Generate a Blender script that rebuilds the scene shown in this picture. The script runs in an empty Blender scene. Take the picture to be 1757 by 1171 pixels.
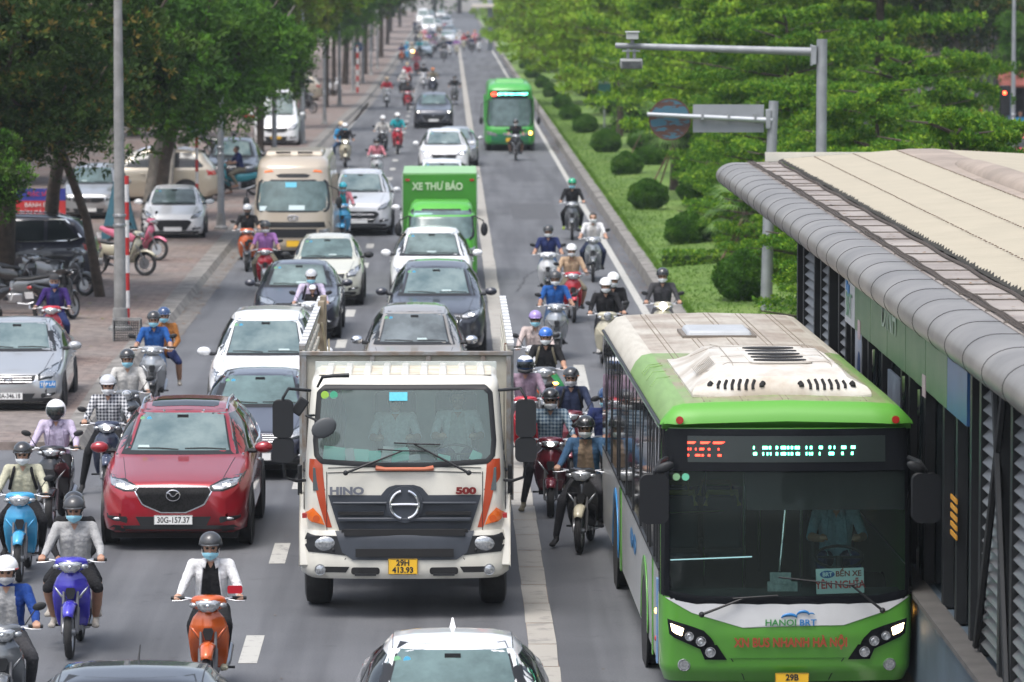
import bpy, bmesh, math, random
import numpy as np
from mathutils import Vector, Matrix
from mathutils.bvhtree import BVHTree
R = math.radians
PI = math.pi
rnd = random.Random(7)
scene = bpy.context.scene
C = scene.collection

# ---------------------------------------------------------------- camera, sky, sun, exposure
# world: X to the right across the road, Y along the road away from the camera, Z up; ground at z = 0
H = 7.2
cam_d = bpy.data.cameras.new('camera')
cam = bpy.data.objects.new('camera', cam_d); C.objects.link(cam)
cam.location = (0, 0, H)
cam.rotation_euler = (R(90) - math.atan(625 / 7500), 0, -math.atan(107.5 / 7500))
cam_d.sensor_width = 36
cam_d.lens = 7500 / 1757 * 36
cam_d.clip_start = 0.5; cam_d.clip_end = 5000
cam_d.dof.use_dof = True
cam_d.dof.focus_distance = 48
cam_d.dof.aperture_fstop = 3.5
scene.camera = cam
world = bpy.data.worlds.new('World'); scene.world = world; world.use_nodes = True
wn = world.node_tree
sky = wn.nodes.new('ShaderNodeTexSky'); sky.sky_type = 'NISHITA'; sky.sun_disc = False
SUN_EL, SUN_AZ = R(66), R(215)
sky.sun_elevation = SUN_EL; sky.sun_rotation = SUN_AZ
sky.air_density = 1.0; sky.dust_density = 4.0; sky.ozone_density = 1.0
hs = wn.nodes.new('ShaderNodeHueSaturation'); hs.inputs['Saturation'].default_value = 0.6
wn.links.new(sky.outputs[0], hs.inputs['Color'])
wn.links.new(hs.outputs[0], wn.nodes['Background'].inputs['Color'])
wn.nodes['Background'].inputs['Strength'].default_value = 0.135
sun_d = bpy.data.lights.new('sun', 'SUN'); sun_d.energy = 1.1; sun_d.angle = R(28); sun_d.color = (1, .98, .95)
sun = bpy.data.objects.new('sun', sun_d); C.objects.link(sun)
sdir = Vector((math.sin(SUN_AZ) * math.cos(SUN_EL), math.cos(SUN_AZ) * math.cos(SUN_EL), math.sin(SUN_EL)))
sun.rotation_euler = (-sdir).to_track_quat('-Z', 'Y').to_euler()
scene.view_settings.view_transform = 'Standard'
scene.view_settings.look = 'None'
scene.view_settings.exposure = 1.12
scene.view_settings.gamma = 1.0
scene.cycles.max_bounces = 6
scene.cycles.transparent_max_bounces = 8
scene.cycles.volume_bounces = 0

# ---------------------------------------------------------------- helpers
def gp(px, py, z=0.0):
    """world x, y of the point at height z seen at a pixel of the photograph (only used to read distances off it)"""
    Y = 7500 * (H - z) / (py + 40.0)
    return ((px - 771) / 7500 * Y, Y)

MATS = {}
def mat(name, rgb=(.5, .5, .5), rough=.5, metal=0, spec=.5, coat=0, noise=None, bump=None, emit=None, alpha=None,
        rgb2=None, trans=0, coord='Object'):
    """noise = (scale, amount) breaks the colour up towards rgb2 (or a darker tone); bump = (scale, strength)"""
    if name in MATS: return MATS[name]
    m = bpy.data.materials.new(name); m.use_nodes = True; MATS[name] = m
    nt = m.node_tree; b = nt.nodes['Principled BSDF']
    b.inputs['Base Color'].default_value = (*rgb, 1)
    b.inputs['Roughness'].default_value = rough; b.inputs['Metallic'].default_value = metal
    b.inputs['Specular IOR Level'].default_value = spec; b.inputs['Coat Weight'].default_value = coat
    b.inputs['Coat Roughness'].default_value = .04
    m.diffuse_color = (*rgb, 1)
    tc = None
    if noise or bump:
        tc = nt.nodes.new('ShaderNodeTexCoord')
    if noise:
        n = nt.nodes.new('ShaderNodeTexNoise'); n.inputs['Scale'].default_value = noise[0]; n.inputs['Detail'].default_value = 6
        n.inputs['Roughness'].default_value = .62
        nt.links.new(tc.outputs[coord], n.inputs['Vector'])
        r = nt.nodes.new('ShaderNodeValToRGB'); r.color_ramp.elements[0].position = .36; r.color_ramp.elements[1].position = .66
        c2 = rgb2 if rgb2 else tuple(c * (1 - noise[1]) for c in rgb)
        r.color_ramp.elements[0].color = (*c2, 1); r.color_ramp.elements[1].color = (*rgb, 1)
        nt.links.new(n.outputs['Fac'], r.inputs['Fac']); nt.links.new(r.outputs['Color'], b.inputs['Base Color'])
    if bump:
        n2 = nt.nodes.new('ShaderNodeTexNoise'); n2.inputs['Scale'].default_value = bump[0]; n2.inputs['Detail'].default_value = 4
        nt.links.new(tc.outputs[coord], n2.inputs['Vector'])
        bp = nt.nodes.new('ShaderNodeBump'); bp.inputs['Strength'].default_value = bump[1]; bp.inputs['Distance'].default_value = .02
        nt.links.new(n2.outputs['Fac'], bp.inputs['Height']); nt.links.new(bp.outputs['Normal'], b.inputs['Normal'])
    if emit:
        b.inputs['Emission Color'].default_value = (*emit[0], 1); b.inputs['Emission Strength'].default_value = emit[1]
    if trans:
        b.inputs['Transmission Weight'].default_value = trans
    return m

def glass_mat(name, tint, amount, dust_sheen=.04):
    """see-through pane: tinted transparent plus a glossy coat that follows Fresnel"""
    if name in MATS: return MATS[name]
    m = bpy.data.materials.new(name); m.use_nodes = True; MATS[name] = m
    nt = m.node_tree; nt.nodes.clear()
    o = nt.nodes.new('ShaderNodeOutputMaterial'); mx = nt.nodes.new('ShaderNodeMixShader')
    t = nt.nodes.new('ShaderNodeBsdfTransparent'); t.inputs[0].default_value = (*tint, 1)
    g = nt.nodes.new('ShaderNodeBsdfGlossy'); g.inputs['Roughness'].default_value = .03; g.inputs[0].default_value = (.9, 1, 1, 1)
    f = nt.nodes.new('ShaderNodeFresnel'); f.inputs[0].default_value = amount
    d = nt.nodes.new('ShaderNodeBsdfDiffuse'); d.inputs[0].default_value = (.62, .78, .74, 1); m0 = nt.nodes.new('ShaderNodeMixShader'); m0.inputs[0].default_value = dust_sheen; nt.links.new(t.outputs[0], m0.inputs[1]); nt.links.new(d.outputs[0], m0.inputs[2])  # pale diffuse layer: thin dust plus a reflected sheen put into the colour
    nt.links.new(f.outputs[0], mx.inputs[0]); nt.links.new(m0.outputs[0], mx.inputs[1]); nt.links.new(g.outputs[0], mx.inputs[2])
    nt.links.new(mx.outputs[0], o.inputs[0])
    return m

def tag(o, label=None, cat=None, group=None, kind=None):
    if label: o['label'] = label
    if cat: o['category'] = cat
    if group: o['group'] = group
    if kind: o['kind'] = kind
    return o

def empty(name, loc=(0, 0, 0), rz=0, label=None, cat=None, group=None):
    o = bpy.data.objects.new(name, None); C.objects.link(o)
    o.location = loc; o.rotation_euler = (0, 0, rz); o.empty_display_size = .2
    return tag(o, label, cat, group)

KIDS = {}
def adopt(ch, p):
    ch.parent = p; KIDS.setdefault(p.name, []).append(ch)

def copy_tree(o, parent=None):
    c = o.copy(); C.objects.link(c)
    if parent: adopt(c, parent)
    for ch in KIDS.get(o.name, []): copy_tree(ch, c)
    return c

class MB:
    def __init__(s): s.v = []; s.f = []; s.m = []; s.cur = 0
    def add(s, vs, fs):
        o = len(s.v); s.v += [tuple(p) for p in vs]; s.f += [tuple(i + o for i in f) for f in fs]; s.m += [s.cur] * len(fs); return s
    def slot(s, i): s.cur = i; return s
    def box(s, cx, cy, cz, sx, sy, sz, rz=0, top=1.0, rx=0, ry=0):
        x, y, z = sx / 2, sy / 2, sz / 2
        vs = []
        for k in (-1, 1):
            t = top if k > 0 else 1
            vs += [(-x * t, -y * t, k * z), (x * t, -y * t, k * z), (x * t, y * t, k * z), (-x * t, y * t, k * z)]
        M = Matrix.Translation((cx, cy, cz)) @ Matrix.Rotation(rz, 4, 'Z') @ Matrix.Rotation(ry, 4, 'Y') @ Matrix.Rotation(rx, 4, 'X')
        return s.add([M @ Vector(p) for p in vs], [(0, 3, 2, 1), (4, 5, 6, 7), (0, 1, 5, 4), (1, 2, 6, 5), (2, 3, 7, 6), (3, 0, 4, 7)])
    def tube(s, pts, r, n=8, cap=True):
        pts = [Vector(p) for p in pts]
        rs = r if isinstance(r, (list, tuple)) else [r] * len(pts)
        vs = []; prev = None
        for i, p in enumerate(pts):
            d = (pts[min(i + 1, len(pts) - 1)] - pts[max(i - 1, 0)]).normalized()
            if prev is None:
                a = d.orthogonal().normalized()
            else:
                a = (prev - d * prev.dot(d))
                a = a.normalized() if a.length > 1e-6 else d.orthogonal().normalized()
            prev = a; b = d.cross(a)
            vs += [p + (a * math.cos(2 * PI * k / n) + b * math.sin(2 * PI * k / n)) * rs[i] for k in range(n)]
        fs = [(i * n + k, i * n + (k + 1) % n, (i + 1) * n + (k + 1) % n, (i + 1) * n + k) for i in range(len(pts) - 1) for k in range(n)]
        if cap: fs += [tuple(range(n))[::-1], tuple((len(pts) - 1) * n + k for k in range(n))]
        return s.add(vs, fs)
    def ell(s, c, r, nu=14, nv=9, cut=None, M=None):
        """ellipsoid; cut = (v0, v1) keeps polar angles in that range (0 top .. 1 bottom)"""
        a, b = cut or (0, 1)
        vs = []
        for j in range(nv + 1):
            t = PI * (a + (b - a) * j / nv)
            for k in range(nu):
                p = Vector((r[0] * math.sin(t) * math.cos(2 * PI * k / nu), r[1] * math.sin(t) * math.sin(2 * PI * k / nu), r[2] * math.cos(t)))
                if M: p = M @ p
                vs.append(p + Vector(c))
        fs = [(j * nu + k, (j + 1) * nu + k, (j + 1) * nu + (k + 1) % nu, j * nu + (k + 1) % nu) for j in range(nv) for k in range(nu)]
        return s.add(vs, fs)
    def lathe(s, prof, c=(0, 0, 0), axis='Z', n=24, a0=0, a1=2 * PI):
        """prof = [(radius, along)]"""
        full = abs(a1 - a0 - 2 * PI) < 1e-6; m = n if full else n + 1
        vs = []
        for r, h in prof:
            for k in range(m):
                t = a0 + (a1 - a0) * k / n; u, w = r * math.cos(t), r * math.sin(t)
                p = {'Z': (u, w, h), 'X': (h, u, w), 'Y': (u, h, w)}[axis]
                vs.append((p[0] + c[0], p[1] + c[1], p[2] + c[2]))
        fs = [(j * m + k, j * m + (k + 1) % m, (j + 1) * m + (k + 1) % m, (j + 1) * m + k) for j in range(len(prof) - 1) for k in range(m if full else n)]
        return s.add(vs, fs)
    def prism(s, poly, a, b, plane='XZ'):
        """polygon extruded along the third axis from a to b"""
        def P(u, w, t): return {'XZ': (u, t, w), 'YZ': (t, u, w), 'XY': (u, w, t)}[plane]
        n = len(poly)
        vs = [P(u, w, a) for u, w in poly] + [P(u, w, b) for u, w in poly]
        fs = [tuple(range(n)), tuple(range(2 * n - 1, n - 1, -1))] + [(k, (k + 1) % n, n + (k + 1) % n, n + k) for k in range(n)]
        return s.add(vs, fs)
    def sheet(s, grid):
        nr, nc = len(grid), len(grid[0])
        return s.add([p for r in grid for p in r], [(i * nc + j, i * nc + j + 1, (i + 1) * nc + j + 1, (i + 1) * nc + j) for i in range(nr - 1) for j in range(nc - 1)])
    def loft(s, rings, cap=True):
        n = len(rings[0]); vs = [p for r in rings for p in r]
        fs = [(i * n + k, i * n + (k + 1) % n, (i + 1) * n + (k + 1) % n, (i + 1) * n + k) for i in range(len(rings) - 1) for k in range(n)]
        if cap: fs += [tuple(range(n))[::-1], tuple((len(rings) - 1) * n + k for k in range(n))]
        return s.add(vs, fs)
    def disc(s, c, r, axis='Y', n=20, th=.006, r2=None):
        pts = [(math.cos(2 * PI * k / n) * r, math.sin(2 * PI * k / n) * (r2 or r)) for k in range(n)]
        if axis == 'Y': return s.prism([(c[0] + u, c[2] + w) for u, w in pts], c[1] - th / 2, c[1] + th / 2, 'XZ')
        if axis == 'X': return s.prism([(c[1] + u, c[2] + w) for u, w in pts], c[0] - th / 2, c[0] + th / 2, 'YZ')
        return s.prism([(c[0] + u, c[1] + w) for u, w in pts], c[2] - th / 2, c[2] + th / 2, 'XY')
    def mirror(s):
        n = len(s.v); fs = list(s.f); ms = list(s.m)
        s.v += [(-x, y, z) for x, y, z in s.v]; s.f += [tuple(i + n for i in f)[::-1] for f in fs]; s.m += ms
        return s
    def build(s, name, m, parent=None, bevel=0, smooth=40, solid=0, fix=False):
        me = bpy.data.meshes.new(name); me.from_pydata(s.v, [], s.f); me.update()
        for mm in (m if isinstance(m, (list, tuple)) else [m]): me.materials.append(mm)
        if max(s.m, default=0): me.polygons.foreach_set('material_index', s.m)
        if fix:
            bm = bmesh.new(); bm.from_mesh(me); bmesh.ops.remove_doubles(bm, verts=bm.verts, dist=1e-4)
            bmesh.ops.recalc_face_normals(bm, faces=bm.faces); bm.to_mesh(me); bm.free()
        if smooth:
            me.polygons.foreach_set('use_smooth', [True] * len(me.polygons)); me.set_sharp_from_angle(angle=R(smooth))
        o = bpy.data.objects.new(name, me); C.objects.link(o)
        if parent: adopt(o, parent)
        if solid:
            md = o.modifiers.new('solid', 'SOLIDIFY'); md.thickness = solid; md.offset = 0
        if bevel:
            md = o.modifiers.new('bevel', 'BEVEL'); md.width = bevel; md.segments = 2; md.limit_method = 'ANGLE'; md.angle_limit = R(35)
        return o

def np_mesh(name, V, F, mats, parent=None, mi=None):
    """V (n,3) F (m,4) arrays -> object"""
    me = bpy.data.meshes.new(name)
    me.vertices.add(len(V)); me.vertices.foreach_set('co', np.asarray(V, np.float32).ravel())
    k = F.shape[1]
    me.loops.add(F.size); me.loops.foreach_set('vertex_index', F.ravel().astype(np.int32))
    me.polygons.add(len(F)); me.polygons.foreach_set('loop_start', np.arange(0, F.size, k, dtype=np.int32))
    me.polygons.foreach_set('loop_total', np.full(len(F), k, np.int32))
    for m in mats: me.materials.append(m)
    if mi is not None: me.polygons.foreach_set('material_index', np.asarray(mi, np.int32))
    me.update(calc_edges=True); me.validate()
    o = bpy.data.objects.new(name, me); C.objects.link(o)
    if parent: adopt(o, parent)
    return o

def text(name, s, size, loc, m, parent=None, rot=(PI / 2, 0, 0), ext=.002, sx=1.0, bold=0.0, align='CENTER'):
    cu = bpy.data.curves.new(name, 'FONT'); cu.body = s; cu.size = size; cu.extrude = ext; cu.offset = bold
    cu.align_x = align; cu.align_y = 'CENTER'; cu.resolution_u = 3
    cu.materials.append(m)
    t = bpy.data.objects.new(name, cu); C.objects.link(t); bpy.context.view_layer.update()
    me = bpy.data.meshes.new_from_object(t.evaluated_get(bpy.context.evaluated_depsgraph_get())); bpy.data.objects.remove(t)
    o = bpy.data.objects.new(name, me); C.objects.link(o)
    o.location = loc; o.rotation_euler = rot; o.scale = (sx, 1, 1)
    if parent: adopt(o, parent)
    return o

def conform(bvh, poly, axis='front', off=.005, nr=12, nc=12, side=1, skirt=.02):
    """a panel whose outline is poly (seen along the axis) laid on the surface held in bvh"""
    zs = [p[1] for p in poly]; z0, z1 = min(zs), max(zs)
    grid = []
    for i in range(nr + 1):
        z = z0 + (z1 - z0) * (.001 + .998 * i / nr)
        xs = []
        for k in range(len(poly)):
            (xa, za), (xb, zb) = poly[k], poly[(k + 1) % len(poly)]
            if (za - z) * (zb - z) <= 0 and za != zb: xs.append(xa + (xb - xa) * (z - za) / (zb - za))
        if len(xs) < 2: continue
        a, b = min(xs), max(xs); row = []
        for j in range(nc + 1):
            u = a + (b - a) * j / nc
            if axis == 'front': o, d = Vector((u, -9, z)), Vector((0, 1, 0))
            elif axis == 'side': o, d = Vector((side * 9, u, z)), Vector((-side, 0, 0))
            elif axis == 'rear': o, d = Vector((u, 40, z)), Vector((0, -1, 0))
            else: o, d = Vector((u, z, 9)), Vector((0, 0, -1))
            h = bvh.ray_cast(o, d)[0]
            row.append(None if h is None else Vector(h) - d * off)
        grid.append((row, d))
    # fill misses from the neighbours
    for row, d in grid:
        ok = [p for p in row if p is not None]
        if not ok: continue
        for j in range(len(row)):
            if row[j] is None: row[j] = min(ok, key=lambda q: abs(j - row.index(q))).copy()
    grid = [(r, d) for r, d in grid if r[0] is not None]
    mb = MB()
    if len(grid) < 2: return mb
    rows = [r for r, d in grid]; d = grid[0][1]
    mb.sheet(rows)
    loop = rows[0] + [r[-1] for r in rows[1:]] + rows[-1][::-1][1:] + [r[0] for r in rows[::-1][1:-1]]
    n = len(loop)
    mb.add(loop + [p + d * skirt for p in loop], [(k, (k + 1) % n, n + (k + 1) % n, n + k) for k in range(n)])
    return mb

def rounded(x0, z0, x1, z1, r, n=4):
    out = []
    for cx, cz, a in ((x1 - r, z1 - r, 0), (x0 + r, z1 - r, 90), (x0 + r, z0 + r, 180), (x1 - r, z0 + r, 270)):
        for k in range(n + 1):
            t = R(a + 90 * k / n); out.append((cx + r * math.cos(t), cz + r * math.sin(t)))
    return out

# common materials
M_BLACK = mat('black_plastic', (.016, .017, .019), .5, spec=.3)
M_RUB = mat('tyre_rubber', (.022, .022, .023), .8, noise=(30, .4))
M_CHR = mat('chrome', (.75, .76, .78), .14, 1)
M_STEEL = mat('steel', (.42, .43, .45), .35, .9)
M_ALLOY = mat('alloy', (.35, .36, .38), .35, .8)
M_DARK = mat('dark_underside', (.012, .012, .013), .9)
M_LENS = mat('lamp_lens', (.5, .52, .54), .12, .6, coat=1, noise=(40, .5))
M_LIT = mat('lamp_lit', (1, 1, .95), .3, emit=((1, .95, .85), 9))
M_AMBLIT = mat('lamp_amber_lit', (1, .5, .1), .3, emit=((1, .45, .08), 5))
M_AMBER = mat('amber_lens', (.75, .16, .02), .2, coat=1)
M_REDL = mat('red_lens', (.35, .02, .015), .2, coat=1)
M_WHITE = mat('white_plate', (.75, .75, .74), .5)
M_YEL = mat('yellow_plate', (.72, .42, .02), .5)
M_INK = mat('ink', (.012, .012, .014), .6)
M_GLASS = mat('car_glass', (.12, .18, .18), .07, spec=.5, noise=(2.2, .45))
M_GLASSES = [M_GLASS, mat('car_glass_pale', (.17, .23, .225), .07, noise=(1.4, .6)), mat('car_glass_deep', (.07, .11, .12), .07, noise=(1.9, .6), rgb2=(.16, .21, .21)), mat('car_glass_grey', (.15, .175, .185), .07, noise=(1.1, .7))]  # blotches paint tree reflections and cabin tone into the opaque glass colour
M_GLASSD = mat('dark_car_glass', (.012, .016, .018), .06, spec=.5)
def paint(n, c, metal=.25, rough=.28): return mat('paint_' + n, c, rough, metal, coat=1, noise=(1.3, .06))
# ---------------------------------------------------------------- cars
KIND = {  # L, W, top-centre line (y, z), belt line (y, z), glass: cowl, roof front, roof rear, tail glass foot
    'sedan': (4.5, 1.74, 1.47, [(0, .60), (.02, .68), (.08, .73), (.4, .80), (1.28, .98), (2.05, 1.41), (2.5, 1.465), (3.1, 1.43), (3.85, 1.08), (4.3, 1.05), (4.46, .95), (4.5, .8)], .95, .62),
    'suv': (4.55, 1.84, 1.68, [(0, .72), (.02, .81), (.08, .87), (.4, .95), (1.2, 1.10), (1.98, 1.58), (2.5, 1.67), (3.6, 1.64), (4.05, 1.55), (4.42, 1.1), (4.52, .9), (4.55, .8)], 1.06, .72),
    'mpv': (4.6, 1.78, 1.75, [(0, .70), (.02, .78), (.08, .84), (.4, .92), (1.05, 1.08), (1.9, 1.62), (2.5, 1.74), (3.8, 1.72), (4.2, 1.64), (4.5, 1.1), (4.6, .9)], 1.03, .74),
    'hatch': (3.65, 1.62, 1.5, [(0, .64), (.02, .72), (.08, .78), (.35, .84), (.9, .99), (1.65, 1.42), (2.1, 1.5), (2.9, 1.46), (3.2, 1.38), (3.55, .95), (3.65, .8)], .97, .70),
    'van': (5.6, 2.0, 2.45, [(0, .7), (.04, .85), (.14, .95), (.4, 1.12), (.75, 1.35), (1.5, 2.2), (2.0, 2.42), (5.2, 2.42), (5.5, 2.2), (5.6, 1.0)], 1.3, .86),
}
def smooth_tab(tab, ys, k=.05):
    fine = np.linspace(ys[0] - .3, ys[-1] + .3, 900)
    v = np.interp(fine, [a for a, b in tab], [b for a, b in tab])
    step = fine[1] - fine[0]; w = max(1, int(k / step)); ker = np.hanning(2 * w + 3); ker /= ker.sum()
    vp = np.pad(v, w + 1, mode='edge'); v = np.convolve(vp, ker, 'valid')
    return np.interp(ys, fine, v)

def car_shell(kind, L, W, Hc, top, beltz):
    ys = np.unique(np.concatenate([np.array([0, .015, .04, .08, .13, .2, .3, .42, .6]), np.linspace(.75, L - .3, 44), np.array([L - .22, L - .14, L - .08, L - .03, L])]))
    zt = np.where(ys < .3, smooth_tab(top, ys, .03), smooth_tab(top, ys, .10))
    hw = smooth_tab([(0, .70), (.04, .80), (.14, .90), (.35, .965), (.8, 1), (L - 1, 1), (L - .35, .96), (L - .1, .9), (L, .8)], ys, .05) * W / 2
    zb = smooth_tab([(0, .27), (.15, .22), (.5, .2), (L - .3, .22), (L, .34)], ys)
    belt = smooth_tab([(0, .40), (.15, beltz * .68), (1.2, beltz * .93), (2.2, beltz), (L, beltz * 1.03)], ys, .2)
    topw = smooth_tab([(0, .86), (.9, .82), (1.1, .80), (1.95, .655), (3, .66), (L - .9, .64), (L - .3, .74), (L, .86)], ys, .15) * W / 2
    rings = []
    for y, z, w, b, be, tw in zip(ys, zt, hw, zb, belt, topw):
        tw = min(tw, w * .93)
        be = min(be, z - .05)
        g = (z - be)  # greenhouse or hood crown height
        P = [(0, b), (w * .86, b), (w * .965, b + .05), (w * 1.0, b + .22), (w * .985, b + (be - b) * .55), (w * .995, be - .07), (w * .955, be),
             (w * .955 + (tw - w * .955) * .45, be + g * .5), (tw + .005, z - min(.10, g * .34)), (tw * .90, z - min(.035, g * .16)), (tw * .6, z - .012), (0, z)]
        ring = [(x, y, zz) for x, zz in P] + [(-x, y, zz) for x, zz in P[-2:0:-1]]
        rings.append(ring)
    mb = MB(); mb.loft(rings)
    return mb

STYLE = {
 'slim': dict(gr=[(-.40, .60), (-.50, .76), (-.46, .81), (.46, .81), (.50, .76), (.40, .60), (.16, .50), (-.16, .50)], hl=[(.50, .76), (.46, .82), (.66, .90), (.93, .94), (.88, .83), (.66, .76)]),
 'wide': dict(gr=[(-.48, .66), (-.52, .76), (.52, .76), (.48, .66), (.3, .61), (-.3, .61)], hl=[(.56, .66), (.55, .78), (.72, .86), (.94, .95), (.93, .82), (.82, .70)]),
 'low': dict(gr=[(-.42, .36), (-.60, .60), (-.5, .66), (.5, .66), (.60, .60), (.42, .36)], hl=[(.56, .68), (.60, .78), (.80, .88), (.94, .92), (.90, .80), (.74, .70)]),
 'shield': dict(gr=[(-.30, .40), (-.50, .62), (-.46, .80), (.46, .80), (.50, .62), (.30, .40)], hl=[(.50, .74), (.52, .84), (.92, .92), (.90, .83), (.72, .76)]),
}
def wheel(parent, c, r, w, rim=M_ALLOY, side=1, axis='X'):
    """tyre with its rim as a sub-part; side = which way the face of the rim points"""
    mb = MB(); h = w / 2
    mb.lathe([(r * .62, -h), (r * .80, -h * 1.04), (r * .95, -h * .9), (r, -h * .55), (r, h * .55), (r * .95, h * .9), (r * .80, h * 1.04), (r * .62, h)], c, axis, 28)
    t = mb.build('wheel', M_RUB, parent)
    mr = MB(); f = side * h * .75
    def P(u, v, a): return (c[0] + a, c[1] + u, c[2] + v) if axis == 'X' else (c[0] + u, c[1] + a, c[2] + v)
    mr.lathe([(r * .64, f * 1.15), (r * .60, f * 1.1), (r * .56, f * .5), (r * .2, f * .2), (.01, f * .2)], c, axis, 24)
    for k in range(5):
        a = 2 * PI * k / 5 + .3; d = .17
        mr.add([P(r * .12 * math.cos(a - .9), r * .12 * math.sin(a - .9), f * .9), P(r * .6 * math.cos(a - d), r * .6 * math.sin(a - d), f * 1.05),
                P(r * .6 * math.cos(a + d), r * .6 * math.sin(a + d), f * 1.05), P(r * .12 * math.cos(a + .9), r * .12 * math.sin(a + .9), f * .9)], [(0, 1, 2, 3)])
    mr.lathe([(.001, f * 1.0), (r * .14, f * .98), (r * .15, f * .3)], c, axis, 14)
    mr.build('rim', rim, t)
    return t

def plate(parent, x, y, z, w, h, s, m=M_WHITE, two=None, tilt=0):
    mb = MB(); mb.prism(rounded(x - w / 2, z - h / 2, x + w / 2, z + h / 2, .012), y, y + .012)
    p = mb.build('license_plate', m, parent)
    fr = MB()
    for a, b, cw, chh in ((x, z + h / 2 - .004, w - .02, .004), (x, z - h / 2 + .004, w - .02, .004), (x - w / 2 + .004, z, .004, h - .02), (x + w / 2 - .004, z, .004, h - .02)):
        fr.box(a, y - .001, b, cw, .003, chh)
    fr.build('plate_border', M_INK, p)
    if two:
        text('plate_number', two, h * .50, (x, y - .001, z + h * .23), M_INK, p, ext=.002, bold=.003)
        text('plate_number', s, h * .50, (x, y - .001, z - h * .23), M_INK, p, ext=.002, bold=.003)
    elif s:
        text('plate_number', s, h * .85, (x, y - .001, z - .002), M_INK, p, ext=.002, sx=.82, bold=.002)
    return p

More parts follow.
